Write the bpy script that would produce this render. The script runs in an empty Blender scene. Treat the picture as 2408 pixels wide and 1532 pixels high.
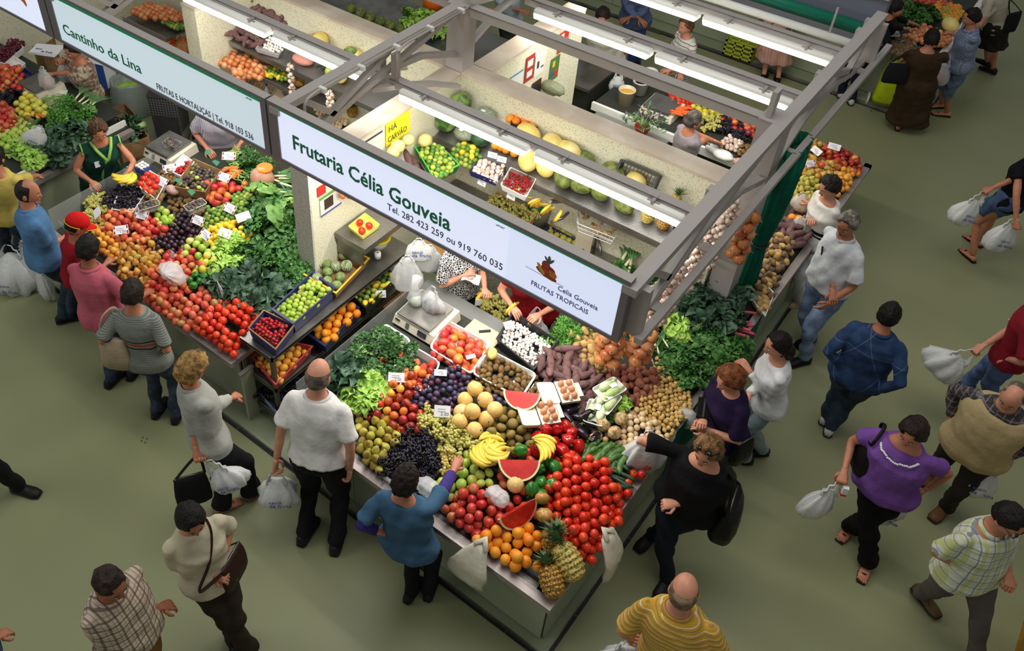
import bpy, math, random
import numpy as np
from mathutils import Vector, Matrix
PI = math.pi
random.seed(7)
SC = bpy.context.scene
C = SC.collection
# ---------------------------------------------------------------- camera
FPX, CX, CY, CAMZ = 2102.3, 1019.5, 561.3, 6.6
_R = np.array([[0.783, 0.6214, 0.0266], [-0.4216, 0.4988, 0.7572], [0.4573, -0.6041, 0.6526]])
_u, _s, _v = np.linalg.svd(_R)
RC = _u @ _v                                   # world -> camera
cam_d = bpy.data.cameras.new('camera')
cam_d.sensor_fit = 'HORIZONTAL'; cam_d.sensor_width = 36.0
cam_d.lens = FPX * 36.0 / 2408
cam_d.shift_x = (1204 - CX) / 2408
cam_d.shift_y = (CY - 766) / 2408
cam_d.clip_start = 0.1; cam_d.clip_end = 120
cam = bpy.data.objects.new('camera', cam_d)
C.objects.link(cam)
m4 = Matrix([list(RC.T[i]) for i in range(3)]).to_4x4()
m4.translation = Vector((0, 0, CAMZ))
cam.matrix_world = m4
SC.camera = cam
# ---------------------------------------------------------------- light
world = bpy.data.worlds.new('world'); SC.world = world
world.use_nodes = True
bg = world.node_tree.nodes['Background']
bg.inputs[0].default_value = (0.90, 0.92, 0.88, 1); bg.inputs[1].default_value = 0.225
def area_light(name, loc, rot, sx, sy, energy, col, spread=PI):
 l = bpy.data.lights.new(name, 'AREA'); l.shape = 'RECTANGLE'; l.size = sx; l.size_y = sy
 l.energy = energy; l.color = col; l.spread = spread
 o = bpy.data.objects.new(name, l); C.objects.link(o); o.location = loc; o.rotation_euler = rot
 return o
area_light('roof_skylight', (-2.5, 4.5, 10.5), (0, 0, 0), 7, 5, 405, (1.0, 0.97, 0.90))
area_light('hall_window', (-9.0, -3.5, 7.0), (math.radians(50), 0, math.radians(-55)), 5, 3, 170, (0.98, 1.0, 0.94))
SC.view_settings.view_transform = 'Standard'
SC.view_settings.look = 'None'
SC.view_settings.gamma = 1.0
SC.view_settings.use_curve_mapping = False
SC.view_settings.exposure = 0.0
# ---------------------------------------------------------------- pixel helpers
def _ray(px, py): return RC.T @ np.array([px - CX, -(py - CY), -FPX])
def P(px, py, z=0.0):
 d = _ray(px, py); t = (z - CAMZ) / d[2]
 return Vector((d[0]*t, d[1]*t, z))
def PY(px, py, y):
 d = _ray(px, py); t = y / d[1]
 return Vector((d[0]*t, y, CAMZ + d[2]*t))
def PX(px, py, x):
 d = _ray(px, py); t = x / d[0]
 return Vector((x, d[1]*t, CAMZ + d[2]*t))
def PS(px, py, surf):                          # pixel on a sloped surface z = surf(x, y)
 z = 0.95
 for _ in range(8):
  p = P(px, py, z); z = surf(p.x, p.y)
 return P(px, py, z)
# ---------------------------------------------------------------- mesh builder
class MB:
 def __init__(s): s.v = []; s.f = []; s.m = []
 def add(s, vs, fs, mi=0):
  b = len(s.v); s.v += [tuple(v) for v in vs]
  s.f += [tuple(b+i for i in f) for f in fs]; s.m += [mi]*len(fs); return s
 def hexa(s, p, mi=0):                      # 8 corners: bottom 4 ccw, top 4 ccw
  return s.add(p, [(3,2,1,0),(4,5,6,7),(0,1,5,4),(1,2,6,5),(2,3,7,6),(3,0,4,7)], mi)
 def box(s, x0, x1, y0, y1, z0, z1, mi=0):
  return s.hexa([(x0,y0,z0),(x1,y0,z0),(x1,y1,z0),(x0,y1,z0),(x0,y0,z1),(x1,y0,z1),(x1,y1,z1),(x0,y1,z1)], mi)
 def obox(s, c, sx, sy, sz, rz=0, rx=0, ry=0, mi=0):
  M = Matrix.Translation(Vector(c)) @ Matrix.Rotation(rz,4,'Z') @ Matrix.Rotation(ry,4,'Y') @ Matrix.Rotation(rx,4,'X')
  h = (sx/2, sy/2, sz/2)
  return s.hexa([M @ Vector((a*h[0], b*h[1], c_*h[2])) for c_ in (-1,1) for a,b in ((-1,-1),(1,-1),(1,1),(-1,1))], mi)
 def loft(s, rings, mi=0, cap=True, close=True):
  n = len(rings[0]); vs = [p for r in rings for p in r]; fs = []
  for i in range(len(rings)-1):
   for j in range(n if close else n-1):
    k = (j+1) % n
    fs.append((i*n+j, i*n+k, (i+1)*n+k, (i+1)*n+j))
  if cap and close:
   fs.append(tuple(range(n-1,-1,-1))); b = (len(rings)-1)*n; fs.append(tuple(range(b, b+n)))
  return s.add(vs, fs, mi)
 def tube(s, pts, rad, n=8, mi=0, cap=True, up=(0,0,1), fl=1.0):
  pts = [Vector(p) for p in pts]
  if not hasattr(rad, '__len__'): rad = [rad]*len(pts)
  rings = []; prev = None
  for i, p in enumerate(pts):
   t = (pts[min(i+1,len(pts)-1)] - pts[max(i-1,0)])
   t = t.normalized() if t.length > 1e-9 else Vector((0,0,1))
   if prev is None:
    a = Vector(up) - t*t.dot(Vector(up))
    if a.length < 1e-3: a = Vector((1,0,0)) - t*t.x
    a.normalize()
   else:
    a = prev - t*t.dot(prev); a.normalize()
   prev = a; b = t.cross(a)
   rings.append([p + (a*math.cos(q)*fl + b*math.sin(q))*rad[i] for q in [2*PI*k/n for k in range(n)]])
  return s.loft(rings, mi, cap)
 def bar(s, a, b, w, h, mi=0, up=(0,0,1)):  # square-section bar from a to b
  a = Vector(a); b = Vector(b); t = (b-a).normalized(); u = Vector(up); u = u - t*t.dot(u)
  if u.length < 1e-3: u = Vector((0,1,0)) - t*t.y
  u.normalize(); r = t.cross(u)
  q = [(-1,-1),(1,-1),(1,1),(-1,1)]
  return s.loft([[p + r*(x*w/2) + u*(y*h/2) for x,y in q] for p in (a,b)], mi)
 def ell(s, c, r, nu=12, nv=8, mi=0, M=None, fn=None):
  c = Vector(c); vs = []; fs = []
  if not hasattr(r, '__len__'): r = (r,r,r)
  for i in range(1, nv):
   th = PI*i/nv
   for j in range(nu):
    ph = 2*PI*j/nu; d = Vector((math.sin(th)*math.cos(ph), math.sin(th)*math.sin(ph), math.cos(th)))
    k = fn(d) if fn else 1.0
    p = Vector((d.x*r[0], d.y*r[1], d.z*r[2]))*k
    vs.append(c + (M @ p if M else p))
  kt = fn(Vector((0,0,1))) if fn else 1; kb = fn(Vector((0,0,-1))) if fn else 1
  pt = Vector((0,0,r[2]*kt)); pb = Vector((0,0,-r[2]*kb))
  vs.append(c + (M @ pt if M else pt)); vs.append(c + (M @ pb if M else pb))
  T = len(vs)-2; B = T+1
  for i in range(nv-2):
   for j in range(nu):
    k = (j+1)%nu; fs.append((i*nu+j, (i+1)*nu+j, (i+1)*nu+k, i*nu+k))
  for j in range(nu):
   k = (j+1)%nu; fs.append((T, j, k)); b = (nv-2)*nu; fs.append((B, b+k, b+j))
  return s.add(vs, fs, mi)
 def lathe(s, prof, n=12, c=(0,0,0), mi=0, M=None):
  c = Vector(c); rings = []
  for r, z in prof:
   rings.append([c + (M @ Vector((r*math.cos(q), r*math.sin(q), z)) if M else Vector((r*math.cos(q), r*math.sin(q), z))) for q in [2*PI*k/n for k in range(n)]])
  return s.loft(rings, mi)
 def mesh(s, name, mats, smooth=True):
  me = bpy.data.meshes.new(name); me.from_pydata(s.v, [], s.f)
  if not hasattr(mats, '__len__'): mats = [mats]
  for m in mats: me.materials.append(m)
  if len(mats) > 1:
   me.polygons.foreach_set('material_index', s.m)
  if smooth: me.polygons.foreach_set('use_smooth', [True]*len(me.polygons))
  me.update(); return me
 def build(s, name, mats, parent=None, smooth=False, loc=None, rz=None):
  o = bpy.data.objects.new(name, s.mesh(name, mats, smooth)); C.objects.link(o)
  if parent: o.parent = parent
  if loc is not None: o.location = loc
  if rz is not None: o.rotation_euler = (0,0,rz)
  return o
def tag(o, label=None, cat=None, group=None, kind=None):
 if label: o['label'] = label
 if cat: o['category'] = cat
 if group: o['group'] = group
 if kind: o['kind'] = kind
 return o
def thing(name, label, cat, loc=(0,0,0), rz=0, group=None):
 o = bpy.data.objects.new(name, None); C.objects.link(o); o.empty_display_size = 0.05
 o.location = loc; o.rotation_euler = (0,0,rz)
 return tag(o, label, cat, group)
def struct(name, mb, m, smooth=False):
 return tag(mb.build(name, m, smooth=smooth), kind='structure')
def dup(root, loc, rot, label=None, group=None, scale=1.0):
 r = root.copy(); C.objects.link(r); r.location = loc; r.rotation_euler = rot
 r.scale = (scale,)*3
 if label: r['label'] = label
 if group: r['group'] = group
 for ch in list(root.children):
  c = ch.copy(); C.objects.link(c); c.parent = r
  for g in ch.children:
   d = g.copy(); C.objects.link(d); d.parent = c
 return r
# ---------------------------------------------------------------- materials
def lin(c):
 if max(c) > 1.0: c = [x/255.0 for x in c]
 return tuple(((x/12.92) if x <= 0.04045 else ((x+0.055)/1.055)**2.4) for x in c[:3]) + (1.0,)
_mats = {}
def mat(name, c, rough=0.6, metal=0, bump=0, bs=40, c2=None, ns=6, nw=0.5, rand=None, trans=0, alpha=1.0,
  emit=0, ecol=None, coat=0, stripes=None, sss=0, spec=None, voro=None, ior=None, det=3, axis=None):
 """c base colour (0-255). c2 mixes in by noise. rand = colours picked per object.
 stripes = [(axis, period, duty, offset, colour, strength)] in object space."""
 if name in _mats: return _mats[name]
 m = bpy.data.materials.new(name); m.use_nodes = True; nt = m.node_tree; N = nt.nodes; L = nt.links
 b = N['Principled BSDF']; b.inputs['Roughness'].default_value = rough; b.inputs['Metallic'].default_value = metal
 tc = N.new('ShaderNodeTexCoord')
 col = None
 def rgb(cc):
  n = N.new('ShaderNodeRGB'); n.outputs[0].default_value = lin(cc); return n.outputs[0]
 def mix(f, a, bb):
  n = N.new('ShaderNodeMixRGB')
  if isinstance(f, (int, float)): n.inputs[0].default_value = f
  else: L.new(f, n.inputs[0])
  L.new(a, n.inputs[1]); L.new(bb, n.inputs[2]); return n.outputs[0]
 def math_(op, a, bb=None):
  n = N.new('ShaderNodeMath'); n.operation = op
  for i, q in enumerate((a, bb)):
   if q is None: continue
   if isinstance(q, (int, float)): n.inputs[i].default_value = q
   else: L.new(q, n.inputs[i])
  return n.outputs[0]
 col = rgb(c)
 if rand:
  oi = N.new('ShaderNodeObjectInfo'); r = N.new('ShaderNodeValToRGB')
  L.new(oi.outputs['Random'], r.inputs[0]); cr = r.color_ramp; cs = [c] + list(rand)
  while len(cr.elements) < len(cs): cr.elements.new(0.5)
  for i, q in enumerate(cs):
   cr.elements[i].position = i/(len(cs)-1); cr.elements[i].color = lin(q)
  col = r.outputs[0]
 if c2:
  nz = N.new('ShaderNodeTexNoise'); nz.inputs['Scale'].default_value = ns; nz.inputs['Detail'].default_value = det
  nz.noise_dimensions = '4D'; oi2 = N.new('ShaderNodeObjectInfo')
  L.new(math_('MULTIPLY', oi2.outputs['Random'], 37.0), nz.inputs['W'])
  L.new(tc.outputs['Object'], nz.inputs['Vector'])
  r = N.new('ShaderNodeValToRGB'); L.new(nz.outputs['Fac'], r.inputs[0])
  r.color_ramp.elements[0].position = nw-0.09; r.color_ramp.elements[1].position = nw+0.09
  col = mix(r.outputs[0], col, rgb(c2))
 if axis:                                   # (axis, z0, z1, colour): blend along an object axis
  ax, z0, z1, cc = axis
  sp = N.new('ShaderNodeSeparateXYZ'); L.new(tc.outputs['Object'], sp.inputs[0])
  mr = N.new('ShaderNodeMapRange'); L.new(sp.outputs[ax], mr.inputs[0])
  mr.inputs[1].default_value = z0; mr.inputs[2].default_value = z1
  col = mix(mr.outputs[0], col, rgb(cc))
 if voro:                                   # (scale, width, colour) cells
  vn = N.new('ShaderNodeTexVoronoi'); vn.feature = 'DISTANCE_TO_EDGE'; vn.inputs['Scale'].default_value = voro[0]
  L.new(tc.outputs['Object'], vn.inputs['Vector'])
  col = mix(math_('LESS_THAN', vn.outputs['Distance'], voro[1]), col, rgb(voro[2]))
 for st in (stripes or []):
  ax, per, duty, off, cc, stg = st
  d = N.new('ShaderNodeVectorMath'); d.operation = 'DOT_PRODUCT'; d.inputs[1].default_value = ax
  L.new(tc.outputs['Object'], d.inputs[0])
  q = math_('FRACT', math_('ADD', math_('MULTIPLY', d.outputs['Value'], 1.0/per), off+50.0))
  f = math_('MULTIPLY', math_('LESS_THAN', q, duty), stg)
  col = mix(f, col, rgb(cc))
 L.new(col, b.inputs['Base Color'])
 if bump:
  nb = N.new('ShaderNodeTexNoise'); nb.inputs['Scale'].default_value = bs; nb.inputs['Detail'].default_value = 4
  L.new(tc.outputs['Object'], nb.inputs['Vector'])
  bp = N.new('ShaderNodeBump'); bp.inputs['Strength'].default_value = bump; bp.inputs['Distance'].default_value = 0.01
  L.new(nb.outputs['Fac'], bp.inputs['Height']); L.new(bp.outputs[0], b.inputs['Normal'])
 if trans: b.inputs['Transmission Weight'].default_value = trans
 if ior: b.inputs['IOR'].default_value = ior
 if alpha < 1: b.inputs['Alpha'].default_value = alpha
 if coat: b.inputs['Coat Weight'].default_value = coat
 if sss:
  b.inputs['Subsurface Weight'].default_value = sss; b.inputs['Subsurface Radius'].default_value = (0.01,0.006,0.004)
 if spec is not None: b.inputs['Specular IOR Level'].default_value = spec
 if emit:
  b.inputs['Emission Color'].default_value = lin(ecol or c); b.inputs['Emission Strength'].default_value = emit
 _mats[name] = m; return m
STEEL = mat('brushed_steel', (150,148,145), 0.38, 0.85, bump=0.15, bs=60, c2=(120,118,114), ns=3)
GREYP = mat('grey_paint', (174,168,166), 0.45, 0.1)
GREYD = mat('dark_grey_paint', (122,116,122), 0.45, 0.1)
WHITEP = mat('white_plastic', (232,232,228), 0.35)
BLACKP = mat('black_plastic', (28,28,30), 0.45)
BLUEP = mat('navy_plastic', (36,42,92), 0.4)
CARD = mat('cardboard', (150,118,80), 0.85, c2=(130,98,64), ns=8)
PAPER = mat('white_paper', (232,232,238), 0.7)
BAGM = mat('bag_film', (222,224,224), 0.35, alpha=0.86, bump=0.5, bs=30)
BAGT = mat('thin_bag_film', (228,230,232), 0.25, alpha=0.5, bump=0.5, bs=40)
CLEAR = mat('clear_plastic', (225,232,232), 0.08, alpha=0.14)
STONE = mat('speckled_plaster', (226,222,196), 0.8, c2=(176,174,150), ns=85, nw=0.62, bump=0.3, bs=90, det=1)
STONEG = mat('speckled_grey_plaster', (196,194,186), 0.8, c2=(150,148,142), ns=85, nw=0.6, bump=0.3, bs=90, det=1)
CAPM = mat('limestone_cap', (214,202,184), 0.55, c2=(196,180,162), ns=3, bump=0.05)
TILEG = mat('pale_green_panel', (160,166,142), 0.45, c2=(150,158,132), ns=2)
INK = mat('dark_ink', (40,44,90), 0.6)
REDINK = mat('red_ink', (150,40,36), 0.6)
# ================================================================ setting
FLOORM = mat('green_epoxy', (139,142,106), 0.42, c2=(134,138,102), ns=0.7, bump=0.04, bs=300, nw=0.5)
SLABM = mat('green_slab', (140,150,122), 0.5, c2=(134,144,116), ns=1.6)
mb = MB(); mb.box(-22, 14, -8, 26, -0.2, 0.0); struct('floor', mb, FLOORM)
def edge_gutter(n, x0, x1, y0, y1):            # slab on the floor with a dark drain slot round it
 mb = MB(); mb.box(x0, x1, y0, y1, 0, 0.05); struct('floor_slab', mb, SLABM)
 t = thing('drain_channel', n, 'drain')
 mb = MB(); w = 0.030
 mb.box(x0-w, x1+w, y0-w, y0, 0.001, 0.006); mb.box(x0-w, x1+w, y1, y1+w, 0.001, 0.006)
 mb.box(x1, x1+w, y0, y1, 0.001, 0.006)
 mb.build('slot', BLACKP, t)
 mb = MB()
 mb.box(x0-w, x1, y0-0.006, y0+0.002, 0.0, 0.052); mb.box(x1-0.002, x1+0.006, y0, y1, 0.0, 0.052)
 mb.box(x0-w, x1, y1-0.002, y1+0.006, 0.0, 0.052)
 mb.build('edge_trim', STEEL, t)
 mb = MB(); y = y0
 while y < y1:
  mb.box(x1, x1+w, y, y+0.006, 0.004, 0.010); y += 0.42
 x = x0
 while x < x1:
  mb.box(x, x+0.006, y0-w, y0, 0.004, 0.010); x += 0.42
 tag(mb.build('slot_joint', STEEL, t), kind='stuff')
edge_gutter('black slotted floor drain around the near stall block', -14, -1.07, 2.93, 9.55)
edge_gutter('black slotted floor drain along the far stall block', -14, -1.05, 12.26, 19)
WTOP = 2.2
def wall(n, x0, x1, y0, y1, top=WTOP, m=STONE, z0=0.05):
 mb = MB(); mb.box(x0, x1, y0, y1, z0, top-0.03); o = struct(n, mb, m)
 mb = MB(); mb.box(x0-0.004, x1+0.004, y0-0.004, y1+0.004, top-0.03, top); mb.build('wall_cap', CAPM, o)
 return o
wall('wall_back', -13, -1.6, 6.16, 6.37)
wall('wall_divider', -4.60, -4.40, 4.08, 6.158)
# rounded foot of the divider wall end, grey speckled end face
mb = MB(); mb.box(-4.602, -4.398, 4.06, 4.08, 0.05, WTOP-0.035); struct('trim_1', mb, STONEG)
wall('wall_left', -7.55, -7.33, 5.35, 6.158)
wall('wall_far_left', -10.6, -10.4, 4.3, 6.158)
wall('wall_rear', -4.42, -4.2, 6.372, 8.15)
wall('wall_rear_left', -7.55, -7.33, 6.372, 7.2)
# ---- posts of the canopy frame
def post(x0, x1, y0, y1, z0, z1, label):
 t = thing('steel_post', label, 'post', ((x0+x1)/2, (y0+y1)/2, z0))
 mb = MB(); w = (x1-x0)/2; d = (y1-y0)/2; mb.box(-w, w, -d, d, 0, z1-z0); mb.build('shaft', GREYP, t)
 mb = MB(); mb.box(-w-0.006, w+0.006, -d-0.006, d+0.006, z1-z0, z1-z0+0.012); mb.build('cap_plate', GREYP, t)
 return t
post(-4.60, -4.40, 6.17, 6.36, 2.2, 2.86, 'square grey post standing on the corner where the pale walls meet')
post(-1.58, -1.38, 6.20, 6.42, 0.05, 2.86, 'square grey post at the right end of the pale back wall')
post(-7.55, -7.35, 6.17, 6.36, 2.2, 2.86, 'square grey post on the wall at the top left edge of the photo')
# ---- trusses (along y) and beams
def truss(x, y0, y1, label, lower=None, mirror=True):
 t = thing('canopy_truss', label, 'truss', (x, y0, 0))
 mb = MB(); mb.bar((0,0,2.84), (0,y1-y0,2.84), 0.10, 0.06); mb.build('top_chord', GREYP, t)
 if lower:
  mb = MB(); mb.bar((lower[0]-x, lower[1]-y0, 2.42), (lower[0]-x, lower[2]-y0, 2.42), 0.055, 0.05); mb.build('outer_rail', GREYP, t)
  for yy in lower[3]:
   mb = MB(); mb.bar((0, yy-y0, 2.42), (lower[0]-x-0.02, yy-y0, 2.42), 0.09, 0.02); mb.build('bracket', GREYP, t)
 return t
def web(t, a, b, w=0.05, h=0.05, n='web_member'):
 mb = MB(); mb.bar(a, b, w, h, up=(1,0,0)); mb.build(n, GREYP, t)
def arch(t, pts, n='arched_brace', w=0.06, h=0.05):
 mb = MB(); rings = []
 for i, p in enumerate(pts):
  p = Vector(p); tt = (Vector(pts[min(i+1,len(pts)-1)])-Vector(pts[max(i-1,0)])).normalized()
  r = Vector((1,0,0)); u = r.cross(tt)
  rings.append([p + r*(a*w/2) + u*(b*h/2) for a,b in ((-1,-1),(1,-1),(1,1),(-1,1))])
 mb.loft(rings); mb.build(n, GREYP, t)
YF, YR, YM = 3.96, 8.60, 6.28
tr = truss(-1.42, YF-0.1, YR+0.1, 'grey steel canopy truss over the right side of the near stall',
   (-1.31, 3.92, 9.02, (4.28, 5.05, 6.62, 8.35)))
def half(t, s):                                # web of half a truss, s=+1 front half, -1 rear half
 y = lambda d: (d if s > 0 else (YR-YF+0.2)-d)
 mid = (YR-YF+0.2)/2
 web(t, (0,y(0.12),2.42), (0,y(0.12),2.82), 0.06, 0.20, 'end_plate')
 arch(t, [(0,y(0.12),2.40),(0,y(0.5),2.44),(0,y(0.95),2.56),(0,y(1.35),2.62),(0,y(1.8),2.56),(0,y(mid-0.1),2.36)])
 web(t, (0,y(0.35),2.42), (0,y(1.35),2.80)); web(t, (0,y(1.35),2.62), (0,y(mid-0.15),2.80))
 web(t, (0,y(0.7),2.46), (0,y(0.3),2.80))
half(tr, 1); half(tr, -1)
tl = truss(-4.50, YF-0.1, YR+0.1, 'grey steel canopy truss above the divider wall in the middle')
half(tl, 1); half(tl, -1)
arch(tl, [(0.0,1.1,2.52),(0.12,1.35,2.50),(0.28,1.62,2.46),(0.42,1.82,2.40)], 'curved_stay')
t3 = truss(-7.44, YF-0.1, YR+0.1, 'grey steel canopy truss at the top left edge of the photo')
half(t3, 1); half(t3, -1)
# conduits lying on the middle truss with clips, bending down at the end
cd = thing('cable_conduit', 'pair of thin grey conduits clipped along the middle canopy truss', 'conduit', (-4.43, 3.96, 2.88))
mb = MB(); mb.tube([(0.04,0.12,-0.36),(0.04,0.12,-0.06),(0.04,0.16,-0.005),(0.04,0.25,0.01),(0.04,2.2,0.01)], 0.012, 8); mb.build('front_tube', GREYP, cd, True)
mb = MB(); mb.tube([(0.07,1.2,-0.32),(0.07,1.2,-0.05),(0.07,1.27,0.0),(0.07,1.34,0.01),(0.07,2.2,0.01)], 0.011, 8); mb.build('rear_tube', GREYP, cd, True)
mb = MB()
for q in (0.3,0.75,1.2,1.65,2.1): mb = MB(); mb.box(0.02,0.09,q,q+0.03,-0.01,0.03); mb.build('clip', WHITEP, cd)
def beam(x0, x1, y, z, label, w=0.10, h=0.07):
 t = thing('canopy_beam', label, 'beam', ((x0+x1)/2, y, z)); L_ = (x1-x0)/2
 mb = MB(); mb.box(-L_, L_, -w/2, w/2, -h/2, h/2); mb.build('rail', GREYP, t)
 mb = MB(); mb.box(-L_, L_, -w/2-0.004, -w/2+0.006, h/2, h/2+0.006); mb.build('lip', STEEL, t)
 for s in (-1, 1):
  mb = MB(); mb.box(s*(L_-0.03)-0.02, s*(L_-0.03)+0.02, -w/2+0.01, w/2-0.01, h/2, h/2+0.25); mb.build('hanger', GREYP, t)
 return t
XA = (-4.44, -1.47); XB = (-7.38, -4.56)
TUBE = mat('lit_tube', (255,255,255), 0.4, emit=5.0, ecol=(255,250,240))
HOUS = mat('fixture_housing', (248,248,244), 0.3)
def fixture(x0, x1, y, z, label, lit=10):
 t = thing('fluorescent_fixture', label, 'light fixture', ((x0+x1)/2, y, z)); L_ = (x1-x0)/2
 def rr(w, x, zz): return [(x, -w*0.9, zz[0]), (x, -w, zz[1]), (x, -w*0.55, zz[2]), (x, w*0.55, zz[2]), (x, w, zz[1]), (x, w*0.9, zz[0])]
 mb = MB()
 mb.loft([rr(0.03,-L_,(0,0.012,0.03)), rr(0.05,-L_+0.02,(-0.005,0.015,0.045)), rr(0.05,L_-0.02,(-0.005,0.015,0.045)), rr(0.03,L_,(0,0.012,0.03))])
 mb.build('housing', HOUS, t, True)
 mb = MB()
 mb.loft([rr(0.035,-L_+0.005,(-0.02,-0.012,-0.002)), rr(0.066,-L_+0.03,(-0.045,-0.02,-0.002)), rr(0.066,L_-0.03,(-0.045,-0.02,-0.002)), rr(0.035,L_-0.005,(-0.02,-0.012,-0.002))])
 mb.build('lit_diffuser', TUBE, t, True)
 for q in (-0.6, 0.6):
  mb = MB(); mb.box(q*L_-0.05, q*L_+0.05, -0.02, 0.0, 0.043, 0.052); mb.box(q*L_-0.012, q*L_+0.012, -0.04, 0.06, 0.043, 0.07); mb.build('mounting_clip', GREYP, t)
 l = bpy.data.lights.new('lamp_light', 'AREA'); l.shape = 'RECTANGLE'; l.size = 2*L_; l.size_y = 0.09
 l.energy = lit; l.color = (1.0, 0.96, 0.88)
 lo = bpy.data.objects.new('lamp_light', l); C.objects.link(lo); lo.parent = t; lo.location = (0,0,-0.06)
 return t
bm_ = beam(*XA, 5.20, 2.53, 'grey beam carrying two lamps over the near stall shelves')
fixture(-4.30, -2.96, 5.14, 2.50, 'left white lamp on the beam over the near stall shelves')
fixture(-2.90, -1.60, 5.14, 2.50, 'right white lamp on the beam over the near stall shelves')
beam(*XB, 5.22, 2.53, 'grey beam carrying lamps over the left stall shelves')
fixture(-7.15, -5.92, 5.14, 2.50, 'left white lamp on the beam over the left stall')
fixture(-5.86, -4.66, 5.14, 2.50, 'right white lamp on the beam over the left stall')
beam(XA[0], -1.50, 6.28, 2.81, 'grey beam spanning between the two square posts', 0.12, 0.08)
beam(XB[0], XB[1], 6.28, 2.81, 'grey beam between the posts above the left back wall', 0.12, 0.08)
beam(*XA, 7.31, 2.53, 'grey beam carrying two lamps behind the back wall')
fixture(-4.28, -2.96, 7.21, 2.49, 'left white lamp on the beam behind the back wall')
fixture(-2.92, -1.60, 7.21, 2.49, 'right white lamp on the beam behind the back wall')
beam(*XA, 8.33, 2.53, 'grey beam carrying two lamps in the rear stall, nearest the green roller')
fixture(-4.28, -2.96, 8.22, 2.49, 'left lit lamp on the rearmost lamp beam')
fixture(-2.92, -1.60, 8.22, 2.49, 'right lit lamp on the rearmost lamp beam')
for (a, b, n) in ((-4.2,-3.0,'first strip lamp behind the lower edge of the big sign'),(-2.9,-1.7,'second strip lamp behind the lower edge of the big sign'),(-7.1,-5.9,'first strip lamp behind the lower edge of the left sign'),(-5.8,-4.8,'second strip lamp behind the lower edge of the left sign')):
 fixture(a, b, 4.06, 2.44, n, 17 if a > -4.5 else 10)
# roller blind and white rail in front of the rear sign
t = thing('roller_blind', 'rolled dark green shutter blind along the rear sign', 'blind', (-3.0, 8.78, 2.62))
mb = MB(); mb.tube([(-1.5,0,0),(1.45,0,0)], 0.065, 16); mb.build('roll', mat('green_vinyl', (12,112,90), 0.3), t, True)
mb = MB(); mb.tube([(-1.5,-0.0,0),(1.49,-0.0,0)], 0.02, 8); mb.build('spindle', STEEL, t, True)
mb = MB(); mb.obox((1.47,-0.08,0.0), 0.02, 0.16, 0.05); mb.build('end_bracket', WHITEP, t)
t = thing('white_rail', 'white tubular rail hung below the green roller blind', 'rail', (-3.0, 8.62, 2.52))
mb = MB(); mb.tube([(-1.5,0,0),(1.45,0,0)], 0.04, 12); mb.build('tube', WHITEP, t, True)
for q in (-1.2, 0.0, 1.2):
 mb = MB(); mb.box(q-0.01, q+0.01, -0.01, 0.01, 0.03, 0.30); mb.build('hanger', GREYP, t)
# ---- signs
SIGNM = mat('backlit_panel', (226,230,250), 0.35, emit=0.70, ecol=(222,230,255))
SIGNM2 = mat('backlit_panel_pale', (214,228,236), 0.35, emit=0.55, ecol=(208,228,240))
GSTRIP = mat('green_strip', (26,134,84), 0.4, emit=0.25)
GLET = mat('green_lettering', (24,116,84), 0.5, emit=0.05)
DLET = mat('grey_lettering', (84,86,98), 0.5)
VLET = mat('violet_lettering', (92,88,150), 0.5)
YS = 3.88
def text_on(body, size, loc, mat_, parent, name='lettering', rot=(PI/2,0,0), ext=0.0015, sx=1.0, bold=0.0, shear=0.0):
 cu = bpy.data.curves.new('txt', 'FONT'); cu.body = body; cu.size = size; cu.extrude = ext; cu.offset = bold; cu.resolution_u = 2
 cu.shear = shear
 tmp = bpy.data.objects.new('txt', cu); C.objects.link(tmp)
 dg = bpy.context.evaluated_depsgraph_get()
 me = bpy.data.meshes.new_from_object(tmp.evaluated_get(dg))
 bpy.data.objects.remove(tmp)
 me.materials.clear(); me.materials.append(mat_)
 o = bpy.data.objects.new(name, me); C.objects.link(o); o.parent = parent; o.location = loc; o.rotation_euler = rot; o.scale = (sx,1,1)
 return o
def fit_text(body, pa, pb, h, mat_, parent, ox, y=YS, bold=0.0):   # between two world x at cap height h
 o = text_on(body, h/0.72, (pa[0]-ox, -0.004, pa[1]), mat_, parent, bold=bold)
 xs = [v.co.x for v in o.data.vertices]; w = max(xs)-min(xs); k = (pb-pa[0])/w
 o.scale = (k,1,1); o.location.x -= min(xs)*k
 return o
def sign(x0, x1, label, panels):
 t = thing('stall_sign', label, 'sign', (x0, YS, 0))
 L_ = x1-x0; zb, zt = 2.37, 2.90; mb = MB()
 mb.box(0, L_, 0.012, 0.06, zb, zt); mb.build('case', GREYD, t)
 mb = MB(); mb.box(0, L_, -0.012, 0.012, zt-0.022, zt+0.004); mb.box(0, L_, -0.012, 0.012, zb, zb+0.03)
 mb.build('frame', GREYD, t)
 mb = MB(); mb.box(0, L_, -0.012, 0.06, zt+0.004, zt+0.008); mb.build('top_cover', GREYP, t)
 for (a, b) in ((0, panels[0][0]-x0), (panels[-1][1]-x0, L_)):
  mb = MB(); mb.box(a, b, -0.012, 0.012, zb+0.03, zt-0.022); mb.build('end_frame', GREYD, t)
 for (a, b, m) in panels:
  mb = MB(); mb.box(a-x0, b-x0, -0.002, 0.010, zb+0.03, zt-0.022); mb.build('lit_panel', m, t)
 mb = MB(); mb.box(panels[0][0]-x0, panels[-1][1]-x0, -0.0125, 0.0, zt-0.022-(0.028 if x0 < -5 else 0.014), zt-0.022); mb.build('green_band', GSTRIP, t)
 return t
sA = sign(-4.58, -1.42, 'long white backlit sign with bold green letters and a pineapple basket picture', [(-4.48,-2.31,SIGNM),(-2.31,-1.47,mat('backlit_panel_b',(222,230,255),0.35,emit=0.66,ecol=(218,228,255)))])
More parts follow.
